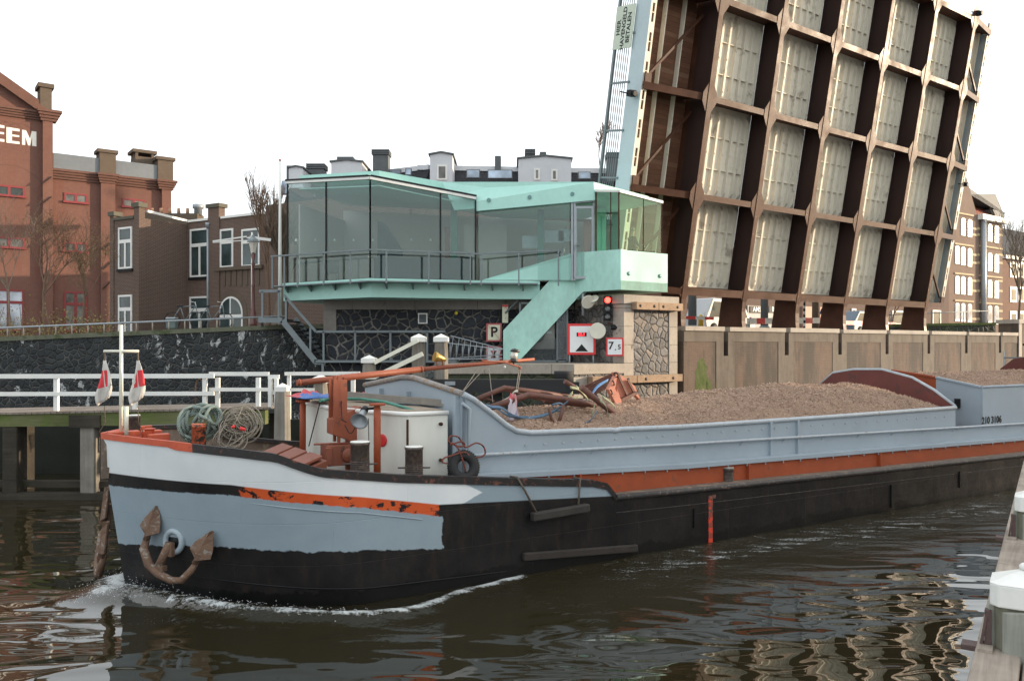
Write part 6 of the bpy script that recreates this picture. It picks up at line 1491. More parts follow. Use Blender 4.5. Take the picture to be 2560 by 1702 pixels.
M_redlead = mat('red_lead', (.13, .035, .028), .75, .25, 1.5, bump=.2, dirt=(.08, .035, .03), dirt_amt=.55)
dome = [(-2.08, 2.22), (-1.5, 2.62), (-.9, 2.92), (0, 3.12), (.9, 3.10), (1.6, 2.98), (2.08, 2.6)]
m = MB(); m.prism([(19.28, -2.05, 1.3), (19.28, 2.05, 1.3)] + [(19.28, y, z) for y, z in dome[::-1]], (.03, 0, 0)); m.build('rear_bulkhead', M_redlead, barge)
m = MB(); m.tube([(19.32, y, z + .01) for y, z in dome], .045, 8); m.build('bulkhead_rail', M_greyr, barge)
for (y0, y1, z0, z1, mt) in ((-2.06, -.8, 2.70, 2.92, M_grey), (-.8, .55, 2.92, 3.08, M_orange2), (.55, 2.06, 3.08, 2.80, M_grey)):
    m = MB(); m.prism([(20.6, y0, 1.0), (20.6, y1, 1.0), (20.6, y1, z1), (20.6, y0, z0)], (.05, 0, 0)); m.beam((20.6, y0, z0), (20.6, y1, z1), .08, .05); m.build('front_panel', mt, barge)
m = MB(); m.bb(20.55, 20.6, -1.5, -1.35, 2.1, 2.35); m.tube([(20.5, -1.1, 1.9), (20.4, -.9, 1.92)], .03, 6); m.build('fitting', M_dark, barge)
m = MB(); m.prism([(29.5, -2.0, 1.3), (29.5, 2.0, 1.3)] + [(29.5, y, z + .35) for y, z in dome[::-1]], (.03, 0, 0)); m.build('rear_bulkhead', M_redlead, barge)
m = MB(); rr = [(31.5, -2.0), (31.2, -1.2), (31.2, 1.2), (31.5, 2.0), (36, 2.0), (36, -2.0)]; m.prism([(a, b, .9) for a, b in rr], (0, 0, 2.9)); m.build('wheelhouse', mat('beige_paint', (.42, .30, .15), .5, .1, 1), barge, bevel=.1)
m = MB(); m.prism([(a * 1.0 - .15, b * 1.1, 3.8) for a, b in rr], (0, 0, .08)); m.build('wheelhouse_roof', M_dark, barge)
m = MB(); 
for z in (3.0, 3.35): m.tube([(30.4, -2.4, z), (30.4, 2.4, z)], .03, 6); m.tube([(30.4, -2.4, z), (36, -2.4, z)], .03, 6)
for y in (-2.4, -.8, .8, 2.4): m.tube([(30.4, y, 2.0), (30.4, y, 3.6)], .03, 6)
m.build('stern_railing', M_galv, barge)
M3n = Matrix(((1, 0, 0), (0, 0, -1), (0, 1, 0)))
p = bp(2479, 1050, 12.2); text_mesh('210 3106', .26, (p.x, -2.107, p.z), M3n, M_dark, barge, name='painted_number', bold=.006)
# draught scale, fender timbers
m = MB(); t_ = bp(1776, 1300, 11.6).x; mt = NT('draught_paint'); oc = mt.coord('Object', (1, 1, 1)); sp3 = mt.n('ShaderNodeSeparateXYZ'); mt.l(oc, sp3.inputs[0]); fz_ = mt.math('FRACT', mt.math('MULTIPLY', sp3.outputs[2], 5)); 
kk = mt.mix(mt.math('GREATER_THAN', mt.noise(oc, 18, 4), mt.math('SUBTRACT', .66, mt.math('MULTIPLY', sp3.outputs[2], .22))), mt.mix(mt.math('GREATER_THAN', fz_, .5), (.65, .05, .02), (.30, .05, .03)), (.12, .06, .045)); mt.bsdf(kk, .6)
m.bb(t_ - .055, t_ + .055, -HB - .008, -HB - .001, .02, .92); m.bb(t_ + .055, t_ + .14, -HB - .008, -HB - .001, .86, .93); m.build('draught_scale', mt.m, barge)
t0_ = bp(1305, 1390, 11.6); t1_ = bp(1588, 1368, 11.6); m = MB(); m.beam((t0_.x, -HB - .04, t0_.z), (t1_.x, -HB - .04, t1_.z), .09, .13, up=ZZ); m.build('rubbing_timber', mat('tarred_rub', (.03, .024, .02), .8, .4, 4), barge, bevel=.02)
m = MB()
for a, z0, z1 in ((9.4, .35, .72), (15.6, .1, .62), (18.4, .3, .7)): m.beam((a, -HB - .003, z0), (a, -HB - .003, z1), .006, .05, up=(0, 1, 0))
m.build('scupper_stain', M_black, barge)
fd = thing('hanging_fender', 'dark timber fender hanging by two ropes from the barge rail', 'fender', M=BM)
a = bp(1330, 1292, 11.5); b = bp(1471, 1268, 11.5); m = MB(); m.beam((a.x, -HB - .10, a.z), (b.x, -HB - .10, b.z), .13, .14); m.build('timber', mat('fender_wood', (.035, .03, .026), .8, .4, 4), fd, bevel=.025)
for px, py, ta_ in ((1290, 1190, .05), (1448, 1200, .85)):
    q_ = bp(px, py, 11.6); z = lerp(ZTOP, q_.x); e_ = a + (b - a) * (.08 if ta_ < .5 else .82); m = MB(); m.tube([(q_.x - .02, -HB + .15, z + .03), (q_.x, -HB - .03, z + .04), ((q_.x * .6 + e_.x * .4), -HB - .05, z - .18), (e_.x, -HB - .09, e_.z + .06)], .018, 6); m.build('rope', mat('dark_rope', (.10, .08, .06), .9, .3, 20), fd)
# deckhouse --------------------------------------------------------------
M_wh = mat('rusty_white_paint', (.66, .66, .60), .55, .07, 1.3, bump=.08, stretch=(1, 1, .3), dirt=(.50, .36, .20), dirt_amt=.72)
HP = [bt(735, 1030, 3.2), ]
hp_ = [(3.38, 1.95), (3.30, .3), (3.50, -.9), (3.88, -1.80), (4.6, -1.86), (4.6, 1.95)]
m = MB(); m.prism([(a, b, 1.2) for a, b in hp_], (0, 0, 1.50)); m.build('forepeak_house', M_wh, barge, bevel=.02)
m = MB(); m.tube([(a, b, 2.68) for a, b in hp_[:5]], .04, 8); m.build('house_rim', M_white, barge)
m = MB(); m.prism([(a + (.08 if a < 4 else -.05), b * .95, 2.701) for a, b in hp_], (0, 0, .03)); m.build('house_top', mat('littered_roof', (.30, .24, .18), .9, .3, 6, bump=.8), barge)
m = MB()
d_ = (Vector((3.88, -1.80, 0)) - Vector((3.5, -.9, 0))).normalized(); nn = Vector((-abs(d_.y), -abs(d_.x), 0)).normalized()
c = Vector((3.5, -.9, 0)) + d_ * .42 + ZZ * 2.22; m.lathe(c, [(.105, -.01), (.105, .02), (.08, .025), (0, .02)], 20, ax=nn); m.build('round_vent', M_red, barge)
m = MB()
for z in (2.5, 1.9): m.lathe((4.45, -1.86, z), [(.03, 0), (.03, .05), (0, .05)], 8, ax=(0, -1, 0))
m.bb(3.84, 3.87, -1.87, -1.84, 1.3, 2.6); m.build('hinges', M_brown, barge)
m = MB(); m.tube([(4.85, -2.0, 1.3), (4.85, -2.15, 2.75), (4.72, -2.12, 2.85)], .03, 8); m.tube([(4.7, -2.16, 1.98), (5.3, -2.17, 1.97)], .03, 6); m.build('vent_pipe', M_grey, barge)
# ventilator posts
for lab, px, y0, y1, D_, c_ in ((0, 757, 1000, 1125, 15.4, M_orange2), (1, 943, 1008, 1165, 12.75, M_orange2)):
    a = bp(px, y1, D_); b = bp(px, y0, D_); m = MB(); m.lathe((a.x, a.y, 1.3), [(.058, 0), (.058, b.z - 1.3 - .08), (.045, b.z - 1.3 - .07), (.05, b.z - 1.3 - .04), (.13, b.z - 1.3 - .035), (.13, b.z - 1.3), (0, b.z - 1.3)], 16); m.build('ventilator', c_, barge)
# bollards
def bollard(px, py0, py1, D_, wpx, mt, top, pins=1):
    a = bp(px, py1, D_); b = bp(px, py0, D_); Yb = (BM @ a).y; r_ = wpx / F * Yb / 2; m = MB(); z0 = min(a.z, deck_z(a.x)); h = b.z - z0
    m.lathe((a.x, a.y, z0), [(r_ * 1.25, 0), (r_ * 1.25, .03), (r_, .05), (r_, h - .05), (r_ * 1.06, h - .045), (r_ * 1.06, h - .003)], 20)
    for k in range(8): m.torus((a.x, a.y, z0 + h * .55 - .1 + k * .03), r_, .008, n=16, m=4)
    if pins:
        for z in (.35, .62) if pins == 2 else (.62,): m.tube([(a.x - r_ * 1.6, a.y + r_ * .9, z0 + h * z), (a.x + r_ * 1.6, a.y - r_ * .9, z0 + h * z)], .014, 6)
    o = m.build('bollard', mt, barge); m = MB(); m.lathe((a.x, a.y, z0 + h - .003), [(r_ * 1.06, 0), (r_ * 1.0, .012), (0, .014)], 20); m.build('bollard_top', top, o)
M_bol = mat('worn_bollard', (.06, .05, .045), .5, .5, 9, bump=.2, dirt=(.12, .08, .06), dirt_amt=.5)
bollard(900, 1104, 1185, 12.35, 47, M_bol, M_white, 2); bollard(1035, 1116, 1190, 12.25, 44, M_bol, M_white, 2)
bollard(497, 1060, 1125, 13.3, 34, mat('chipped_orange', (.42, .09, .035), .5, .3, 8, dirt=(.03, .025, .022), dirt_amt=.47), mat('pale_orange', (.55, .16, .08), .5), 1); bollard(335, 1038, 1085, 15.1, 29, M_bol, M_white, 0); bollard(1818, 1168, 1225, 12.0, 31, M_bol, M_stone, 0)
m = MB(); 
for (y0, y1) in ((-.55, -.1), (.1, .5)): m.bb(.15, .45, y0 - .05, y0 + .12, 2.2, 2.45)
m.bb(-.35, .1, -.10, .10, 2.3, 2.47); m.lathe((.2, -.32, 2.3), [(.07, 0), (.07, .2), (.1, .22), (0, .23)], 12); m.build('bow_fairlead', M_orange, barge, bevel=.01)
# hatch / chain stopper box
m = MB(); 
for k, (ya) in enumerate((.9, .15, -.6)):
    m.prism([(1.95, ya - .62, 1.72), (1.95, ya, 1.72), (2.65, ya, 1.98), (2.65, ya - .62, 1.98)], (0, 0, .05))
m.bb(1.95, 2.7, -1.3, .95, 1.35, 1.72); m.prism([(1.95, -1.3, 1.70), (2.7, -1.3, 1.70), (2.7, -1.3, 1.96)], (0, 2.25, 0)); m.build('windlass_cover', mat('red_brown_paint', (.22, .065, .035), .6, .2, 4, dirt=(.08, .04, .03), dirt_amt=.6), barge, bevel=.01)
# derrick
DR = mat('derrick_paint', (.27, .07, .032), .55, .2, 4, bump=.12, dirt=(.13, .05, .03), dirt_amt=.58)
dp = bp(838, 1000, 13.85); m = MB(); x0, y0 = dp.x, dp.y
m.bb(x0 - .02, x0 + .02, y0 - .2, y0 - .14, 2.15, 3.28); m.bb(x0 - .02, x0 + .02, y0 + .0, y0 + .06, 2.15, 3.28); m.bb(x0 - .10, x0 + .14, y0 - .2, y0 - .16, 2.35, 3.22); m.bb(x0 - .10, x0 + .14, y0 + .02, y0 + .06, 2.35, 3.22)
m.prism([(x0 - .12, y0 - .22, 2.55), (x0 + .38, y0 - .22, 2.75), (x0 + .42, y0 - .22, 2.2), (x0 + .25, y0 - .22, 2.15), (x0 - .12, y0 - .22, 2.3)], (0, .3, 0)); m.bb(x0 + .2, x0 + .42, y0 - .2, y0 + .05, 1.5, 2.4); m.build('derrick_post', DR, barge)
m = MB(); m.bb(x0 - .25, x0 + .4, y0 - .35, y0 + .05, 1.78, 2.12); m.bb(x0 - .3, x0 - .2, y0 - .4, y0 - .3, 1.8, 2.1); m.lathe((x0 + .1, y0 - .36, 1.95), [(.12, 0), (.12, .03), (.05, .05), (0, .06)], 14, ax=(0, -1, 0)); m.tube([(x0 - .45, y0 - .2, 2.15), (x0 + .4, y0 - .2, 2.13)], .02, 6); m.build('winch', mat('red_brown_paint', (.22, .065, .035), .6), barge, bevel=.015)
b0 = bp(742, 957, 14.3); b1 = bp(1062, 922, 14.3); b2 = bp(1335, 898, 14.3); m = MB(); bm_ = b0 + (b1 - b0) * .98
m.tube([b0, b0 + (bm_ - b0) * .3, b0 + (bm_ - b0) * .31, bm_], [.052, .056, .062, .056], 14); m.tube([bm_, b1 + (b2 - b1) * .6, b2], [.042, .038, .03], 12)
for k in (.02, .27, .33, .97): m.torus(b0 + (b1 - b0) * k, .056, .012, (b1 - b0), 18, 6)
m.build('derrick_boom', DR, barge)
m = MB(); s1 = bp(1205, 902, 14.3); s2 = bp(1262, 906, 14.25); s3 = bp(1300, 917, 14.2); m.tube([s1 + ZZ * .04, s1 + ZZ * .0, s2, s3], .018, 6); m.tube([s3, s3 - ZZ * .05], .03, 6); m.build('jib_arm', DR, barge)
l1 = bp(1284, 890, 14.3); m = MB(); m.lathe(l1 - ZZ * .12, [(.08, 0), (.1, .02), (.07, .05), (.065, .06), (.065, .2), (.1, .21), (.07, .26), (.02, .27), (0, .28)], 14, ax=(.15, 0, 1)); m.tube([l1 - ZZ * .2, l1 - ZZ * .1], .02, 6); m.build('deck_lamp', M_lamp, barge)
m = MB(); m.lathe(l1 - ZZ * .055, [(.072, 0), (.072, .13)], 14, ax=(.15, 0, 1)); m.build('lamp_glass', mat('milky_glass', (.55, .52, .45), .2), barge)
l2 = bp(1100, 895, 14.3); m = MB(); m.lathe(l2, [(.10, -.12), (.085, -.05), (.06, .04), (.035, .12), (0, .13)], 16, ax=(.9, -.1, -.25)); m.build('horn', mat('brass', (.50, .34, .10), .3, .1, 4, metal=.8), barge)
m = MB(); m.tube([l2 + Vector((-.06, 0, 0)), l2 + Vector((-.06, 0, -.16))], .014, 6); m.tube([l2 + Vector((.06, 0, 0)), l2 + Vector((.06, 0, -.16))], .014, 6); m.build('horn_bracket', DR, barge)
m = MB(); m.lathe(bp(1262, 917, 14.2), [(0, -.03), (.03, 0), (0, .03)], 8); m.lathe(bp(1290, 888, 14.3) * 1, [(0, -.001), (.001, 0), (0, .001)], 4); m.build('bulb', M_white, barge)
ls = bp(905, 1038, 12.85); m = MB(); ax = Vector((-.55, -.7, -.45)); m.lathe(ls, [(0, -.14), (.03, -.14), (.05, -.1), (.06, .02), (.13, .17), (.145, .18), (.12, .16), (.05, .03), (0, .02)], 20, ax=ax); m.build('loudhailer', M_galv, barge, solid=.004)
m = MB(); m.lathe(ls - ax.normalized() * .16, [(0, -.08), (.05, -.07), (.065, 0), (.06, .06), (0, .07)], 14, ax=ax); m.tube([ls - ax.normalized() * .2, bp(940, 1020, 12.8)], .025, 6); m.build('loudhailer_driver', M_dark, barge)
# cables
m = MB(); 
def sag(a, b, s_, n=8): return [a + (b - a) * (k / n) - ZZ * s_ * math.sin(math.pi * k / n) for k in range(n + 1)]
m.tube(sag(bp(800, 1006, 14.2), bp(772, 1115, 14.4), .0) , .010, 5); m.tube(sag(bp(862, 1062, 13.1), bp(892, 1058, 12.9), .15), .008, 5); m.tube(sag(bp(921, 1045, 12.9), bp(922, 1105, 12.9), .0), .007, 5); m.tube([bp(859, 943, 14.1), bp(853, 1010, 13.6), bp(855, 1050, 13.4), bp(866, 1055, 13.4)], .010, 5); m.build('deck_cables', M_dark, barge)
hs = thing('garden_hose', 'green hose looping over the white forepeak house', 'hose', M=BM)
m = MB(); m.tube([bp(800, 1001, 13.6), bp(840, 996, 14.2), bp(900, 997, 14.0), bp(960, 1004, 13.5), bp(1010, 1018, 13.0), bp(1040, 1029, 12.7)], .028, 8); m.build('hose', mat('hose_green', (.05, .19, .14), .4), hs)
gp = thing('gangplank', 'weathered grey gangplank lying across the white forepeak house in front of the gable', 'gangplank', M=BM)
m = MB(); a, b = bp(882, 990, 15.2), bp(1128, 1012, 12.9); m.beam(a, b, .30, .05); m.beam(a + ZZ * .04 + Vector((-.1, 0, 0)), b + ZZ * .04 + Vector((-.1, 0, 0)), .05, .10); m.build('plank', mat('grey_alloy', (.22, .20, .17), .7, .3, 5), gp)
tp = thing('tarpaulin_heap', 'crumpled blue and red tarpaulin on the white forepeak house left of the derrick', 'tarpaulin', M=BM)
c = bp(795, 1000, 15.2)
for k, (cc, off) in enumerate((((.05, .14, .38), 0), ((.50, .06, .07), .35))):
    m = MB(); rows = []
    for i in range(9):
        rows.append([c + Vector((i * .09 - .4 , j * .1 - .4 + off, .06 + .13 * abs(noise.noise((i * .5 + k * 7, j * .6, 2))) * 2 * math.sin(math.pi * i / 8) * math.sin(math.pi * j / 8))) for j in range(9)])
    m.grid(rows); m.build('cloth', mat('tarp_' + ('blue', 'red')[k], cc, .6, .2, 4), tp, solid=.006)
tp2 = thing('tarpaulin_scrap', 'small faded red cloth on the white house right of the derrick post', 'tarpaulin', M=BM)
c = bp(868, 992, 15.4); m = MB(); m.grid([[c + Vector((i * .07, j * .07, .08 * noise.noise((i * .7, j * .7, 5)) + .05)) for j in range(6)] for i in range(7)]); m.build('cloth', mat('tarp_red', (.5, .06, .07), .6), tp2, solid=.006)
# bow mast with flags ----------------------------------------------------------
p0 = bp(303, 1088, 14.3); p1 = bp(303, 812, 14.3); m = MB(); m.tube([p0, p1], [.032, .026], 10); zc = bp(303, 878, 14.3).z; ya, yb = -.42, .50
a = pl(262, 876, OB + BM.to_3x3() @ Vector((p0.x, 0, 0)), BD); cx_ = Vector((p0.x, 0, zc))
vx = (BMi.to_3x3() @ Vector((1, 0, 0))); m.tube([cx_ - vx * .27, cx_ + vx * .27], .022, 8); q0 = bp(316, 1088, 14.1); m.tube([q0, bp(316, 1016, 14.1)], .032, 8); m.build('jack_staff', M_cream, barge)
for sgn, lab in ((-1, 'drooping red and white pennant on the left of the bow mast'), (1, 'drooping red and white pennant on the right of the bow mast')):
    fo_ = thing('pennant', lab, 'flag', M=BM, group='pennants on the bow mast'); top = cx_ + vx * .26 * sgn; rows = []; t = NT('pennant_cloth_%s' % ('port' if sgn < 0 else 'starboard')); n_ = 12
    for i in range(n_ + 1):
        u_ = i / n_; hw = .02 + .115 * min(1, u_ * 1.35) * (1 if u_ < .85 else 1 - (u_ - .85) * 2); z = -.14 - .72 * u_; row = []
        for j in range(7):
            v_ = j / 6 - .5; row.append(top + vx * (v_ * 2 * hw + .03 * u_ * (-1 if sgn > 0 else .7) * 0 + .02 * math.sin(u_ * 5)) + ZZ * (z + .14 * (v_ + .5) * u_ * (1 if u_ > .6 else .3)) + Vector((0, .035 * math.sin(v_ * 11 + i * .3), 0)) * u_)
        rows.append(row)
    at_u = [i / n_ for i in range(n_ + 1) for j in range(7)]; at_v = [j / 6 for i in range(n_ + 1) for j in range(7)]
    au, av = t.attr('fu'), t.attr('fv'); oc = t.coord('Object')
    band = t.math('MULTIPLY', t.math('GREATER_THAN', au, .22), t.math('LESS_THAN', au, .62)); band = t.math('MULTIPLY', band, t.math('GREATER_THAN', t.math('ADD', av, t.math('MULTIPLY', t.noise(oc, 9, 2), .5)), .42) if sgn > 0 else t.math('LESS_THAN', av, .7)); stripe = t.math('GREATER_THAN', t.math('ABSOLUTE', t.math('SUBTRACT', av, t.math('MULTIPLY', au, .9))), .045)
    band = t.math('MULTIPLY', band, stripe)
    k = t.mix(band, t.ramp(t.noise(oc, 6, 4), [(.3, (.42, .40, .36)), (.7, (.66, .64, .60))]), (.60, .05, .06)); t.bsdf(k, .85)
    m = MB(); m.grid(rows); m.build('cloth', t.m, fo_, solid=.003, attrs={'fu': at_u, 'fv': at_v})
    m = MB(); m.tube([top, top + ZZ * -.14], .014, 5); m.tube([top + ZZ * -.85, top + ZZ * -1.1 + vx * .01, Vector((top.x, top.y, p0.z + .05)) + vx * .08 * sgn], .006, 4); m.lathe(top + ZZ * -1.02, [(0, -.02), (.02, 0), (0, .02)], 8); m.build('halyard', mat('dark_rope', (.10, .08, .06), .9), fo_)
# rope coils ----------------------------------------------------------------------
def loops(lab, nm, parts_, M=BM):
    o = thing(nm, lab, 'rope', M=M)
    for (c, r_, n_, th, mt, seed, flat, nm2) in parts_:
        rnd = random.Random(seed); m = MB()
        for k in range(n_):
            cc = c + Vector((rnd.gauss(0, .05), rnd.gauss(0, .06), rnd.gauss(0, .05))) * (r_ / .28); n1_ = (Vector((rnd.gauss(-.35, .45), rnd.gauss(-1, .3), rnd.gauss(.15, flat)))).normalized(); a_ = n1_.orthogonal().normalized(); b_ = n1_.cross(a_); R_ = r_ * rnd.uniform(.55, 1.08); e = rnd.uniform(.75, 1); ph = rnd.uniform(0, 6)
            pts = [cc + a_ * R_ * math.cos(q) + b_ * R_ * e * math.sin(q) + n1_ * .06 * math.sin(2 * q + ph) for q in [2 * math.pi * i / 22 for i in range(23)]]; m.tube(pts, th, 6)
        m.build(nm2, mt, o)
    return o
def ropemat(name, c1, c2, s_=60):
    t = NT(name); w_ = t.n('ShaderNodeTexWave', wave_type='BANDS', bands_direction='DIAGONAL'); w_.inputs['Scale'].default_value = s_; w_.inputs['Distortion'].default_value = 1; t.l(t.coord('Object'), w_.inputs[0]); t.bsdf(t.ramp(w_.outputs[0], [(.2, c1), (.8, c2)]), .9, 0, w_.outputs[0], .6, .01); return t.m
M_rope = ropemat('blue_green_rope', (.13, .17, .15), (.30, .36, .32), 22); M_rope2 = ropemat('tan_cord', (.20, .17, .13), (.42, .38, .32), 40); M_rope3 = ropemat('red_black_rope', (.02, .015, .02), (.36, .10, .06), 26)
loops('big coil of thick blue green mooring rope on the foredeck', 'rope_coil', [(bp(500, 1062, 13.55), .27, 9, .026, M_rope, 2, .3, 'rope'), (bp(527, 1040, 13.4), .16, 4, .024, M_rope, 4, .2, 'rope_end')])
o = loops('tangled bundle of thin tan cords with a red connector on the foredeck', 'cord_bundle', [(bp(598, 1062, 13.3), .27, 34, .0085, M_rope2, 5, .5, 'cord'), (bp(575, 1090, 13.2), .22, 10, .009, M_rope2, 9, .8, 'cord')])
m = MB(); c = bp(606, 1072, 12.95); m.lathe(c, [(0, -.05), (.028, -.04), (.028, .04), (0, .05)], 10, ax=(1, 0, -.3)); m.lathe(c + Vector((-.14, 0, .04)), [(0, -.03), (.022, -.02), (.022, .03), (0, .03)], 10, ax=(1, 0, .3)); m.build('connector', M_red, o)
ty = thing('tyre', 'worn black tyre hung as a fender in front of the grey coaming', 'tyre', M=BM)
c = bp(1159, 1166, 12.02); m = MB(); m.torus(c, .185, .085, (-.15, -1, .25), 36, 12)
rub = mat('rubber', (.016, .016, .017), .75, .3, 8, bump=.5)
m.build('tyre', rub, ty)
m = MB(); axn = Vector((-.15, -1, .25)).normalized(); a_ = axn.orthogonal().normalized(); b_ = axn.cross(a_)
for k in range(40): q = 2 * math.pi * k / 40; d = a_ * math.cos(q) + b_ * math.sin(q); m.beam(c + d * .262 - axn * .05, c + d * .262 + axn * .05, .022, .016, up=d)
m.build('tread', rub, ty)
rp_ = thing('rope', 'loose red and black rope looping over the tyre', 'rope', M=BM); m = MB(); Q = lambda x, y, d=11.98: bp(x, y, d)
m.tube(smooth([Q(1165, 1180), Q(1150, 1130), Q(1138, 1113), Q(1122, 1105), Q(1126, 1090), Q(1145, 1092), Q(1155, 1105), Q(1165, 1118), Q(1190, 1107), Q(1208, 1115), Q(1213, 1133), Q(1200, 1142), Q(1178, 1141), Q(1160, 1130), Q(1130, 1138), Q(1110, 1145), Q(1106, 1155), Q(1118, 1158)]), .014, 6); m.build('rope', M_rope3, rp_); m = MB(); m.tube(smooth([Q(1125, 1112), Q(1152, 1104), Q(1162, 1112), Q(1148, 1116), Q(1128, 1106)]), .014, 6); m.build('rope_loop', M_rope3, rp_)
# hawse ring + anchors ---------------------------------------------------------------
m = MB(); hc = bp(437, 1362, 13.25)
def hullpt(px, py, extra=0):       # march along the ray to the hull surface, near side
    d = Vector(((px - CX) / F, 1, -(py - HY) / F)); o = Vector((0, 0, CH)); s_ = 8.0
    while s_ < 20:
        L_ = BMi @ (o + d * s_)
        if -.6 < L_.x < 40 and L_.y > -hb(L_.x, L_.z) - extra and L_.x > stem_t(L_.z): return L_
        s_ += .01
    return L_
def hn(L_):
    e = .05; a = Vector((L_.x + e, -hb(L_.x + e, L_.z), L_.z)); b = Vector((L_.x - e, -hb(L_.x - e, L_.z), L_.z)); t_ = (a - b).normalized(); n_ = t_.cross(ZZ); 
    if n_.y > 0: n_ = -n_
    return t_, n_.normalized()
hc = hullpt(437, 1352); tt_, nn_ = hn(hc)
m.torus(hc + nn_ * .02, .155, .045, nn_, 32, 12); m.build('hawse_ring', mat('ring_grey', (.30, .36, .40), .5), barge); m = MB(); m.lathe(hc + nn_ * .012, [(.14, 0), (0, .002)], 20, ax=nn_); m.build('hawse_hole', M_dark, barge)
M_anch = mat('rusty_anchor', (.14, .08, .05), .8, .3, 6, bump=.5, dirt=(.24, .215, .185), dirt_amt=.55)
def anchor(lab, Mx):
    o = thing('anchor', lab, 'anchor', M=Mx); m = MB(); m.tube([(0, 0, 0), (-.12, -.06, -.37)], [.05, .055], 8); m.bb(-.05, .05, -.03, .03, -.2, 0); m.build('shank', M_anch, o)
    m = MB(); arc = [(-.32, .05, .28), (-.36, -.0, -.02), (-.35, -.05, -.12), (-.24, -.08, -.34), (-.08, -.09, -.45), (.10, -.09, -.52), (.24, -.08, -.50), (.35, -.05, -.36), (.42, -.0, -.20)]
    m.tube(arc, [.03, .045, .055, .06, .06, .055, .05, .045, .03], 8); m.build('crown_arm', M_anch, o)
    for (tip, base, wd) in (((-.20, .03, .52), (-.33, -.03, .02), .15), ((.60, .03, .22), (.40, -.03, -.24), .16)):
        tip, base = Vector(tip), Vector(base); d = (tip - base); L = d.length; d.normalize(); side = d.cross(Vector((0, 1, 0))).normalized(); m = MB()
        out_ = [(0, .03), (.1, .10), (.30, 1.0), (.55, .82), (.8, .42), (1, .07)]; ps = [base + d * L * u + side * wd * w_ for u, w_ in out_]; ms = [base + d * L * u - Vector((0, .05, 0)) for u, _ in out_]; ns = [base + d * L * u - side * wd * w_ for u, w_ in out_]
        m.grid([ps, ms, ns], sm=False); m.tube([base, tip], [.035, .012], 6); m.build('fluke', M_anch, o, solid=.02)
    m = MB(); m.bb(-.22, -.02, -.11, -.02, -.41, -.33); m.build('stock', M_anch, o); return o
Ma = BM @ frame(hc + nn_ * .10 + tt_ * .0, tt_, -nn_, ZZ) @ Matrix.Diagonal((1.28, 1.1, 1.0, 1)); a1 = anchor('rusty anchor with two pointed flukes hanging in the hawse ring on the near bow', Ma)
Mfar = BM @ Matrix.Diagonal((1, -1, 1, 1)) @ BMi @ Ma
hf = Vector((hc.x, -hc.y, hc.z)); nf = Vector((nn_.x, -nn_.y, 0)); tf = Vector((tt_.x, -tt_.y, 0))
a2 = copy_tree(a1, 'second anchor on the far bow, sticking out left of the stem'); a2.matrix_world = frame(at(266, 1325, 14.05), Vector((.46, -1, 0)).normalized(), Vector((1, .46, 0)).normalized(), ZZ) @ Matrix.Scale(1.3, 4)
m = MB(); m.torus(hf + nf * .02, .155, .045, nf, 32, 12); m.build('hawse_ring', MC['ring_grey'], barge)
# cargo ------------------------------------------------------------------------------
def chipmat():
    t = NT('wood_chips'); oc = t.coord('Object', (1, 1, 1)); v = t.n('ShaderNodeTexVoronoi'); v.inputs['Scale'].default_value = 88; t.l(t.coord('Object', (.6, 1, 1.4), (.3, .2, .4)), v.inputs[0]); n1 = t.noise(oc, 1.4, 4, .6); n2 = t.noise(oc, 60, 3, .7)
    sc_ = t.n('ShaderNodeSeparateColor'); t.l(v.outputs['Color'], sc_.inputs[0]); k = t.ramp(sc_.outputs[0], [(0, (.15, .09, .06)), (.35, (.34, .215, .15)), (.7, (.52, .36, .27)), (1, (.70, .57, .48))])
    k = t.mix(.45, k, t.ramp(n1, [(.3, (.24, .15, .105)), (.7, (.50, .34, .25))])); k = t.mix(.3, k, t.ramp(n2, [(.3, (.04, .02, .012)), (.7, (.42, .30, .2))])); t.bsdf(k, .95, 0, t.math('ADD', sc_.outputs[1], n2), .9, .03, .15); return t.m
M_chip = chipmat(); M_chipl = mat('loose_chips', (.46, .32, .235), .9, .9, 14, bump=.1)
def mound(lab, ta, tb, ch, edge, nchip, seed):
    o = thing('wood_chip_cargo', lab, 'cargo', M=BM); o['kind'] = 'stuff'; m = MB(); rows = []; hts = {}
    def zf(t_, y):
        u_ = abs(y) / 2.06; c_ = ch(t_); z = edge + (c_ - edge) * (1 - u_ ** 2.2) + .09 * noise.noise((t_ * .7, y * .9, seed)) + .05 * noise.noise((t_ * 2.4, y * 2.4, seed)) + .025 * noise.noise((t_ * 7, y * 7, seed)); return z
    n_ = int((tb - ta) / .07)
    for i in range(n_ + 1): t_ = ta + (tb - ta) * i / n_; rows.append([Vector((t_, -2.04 + 4.08 * j / 58, zf(t_, -2.04 + 4.08 * j / 58))) for j in range(59)])
    m.grid(rows[::-1]); m.build('heap', M_chip, o)['kind'] = 'stuff'
    rnd = random.Random(seed); c = MB()
    for i in range(nchip):
        t_ = rnd.uniform(ta, tb); y = rnd.uniform(-2.02, 2.02); p = Vector((t_, y, zf(t_, y) + rnd.uniform(0, .02))); a = Vector((rnd.gauss(0, 1), rnd.gauss(0, 1), rnd.gauss(0, .45))).normalized(); b = a.cross(Vector((rnd.gauss(0, .4), rnd.gauss(0, .4), 1))).normalized(); L = rnd.uniform(.010, .034); w_ = rnd.uniform(.003, .009)
        c.poly([p - a * L - b * w_, p + a * L - b * w_, p + a * L + b * w_, p - a * L + b * w_])
    c.build('loose_chips', M_chipl, o)['kind'] = 'stuff'
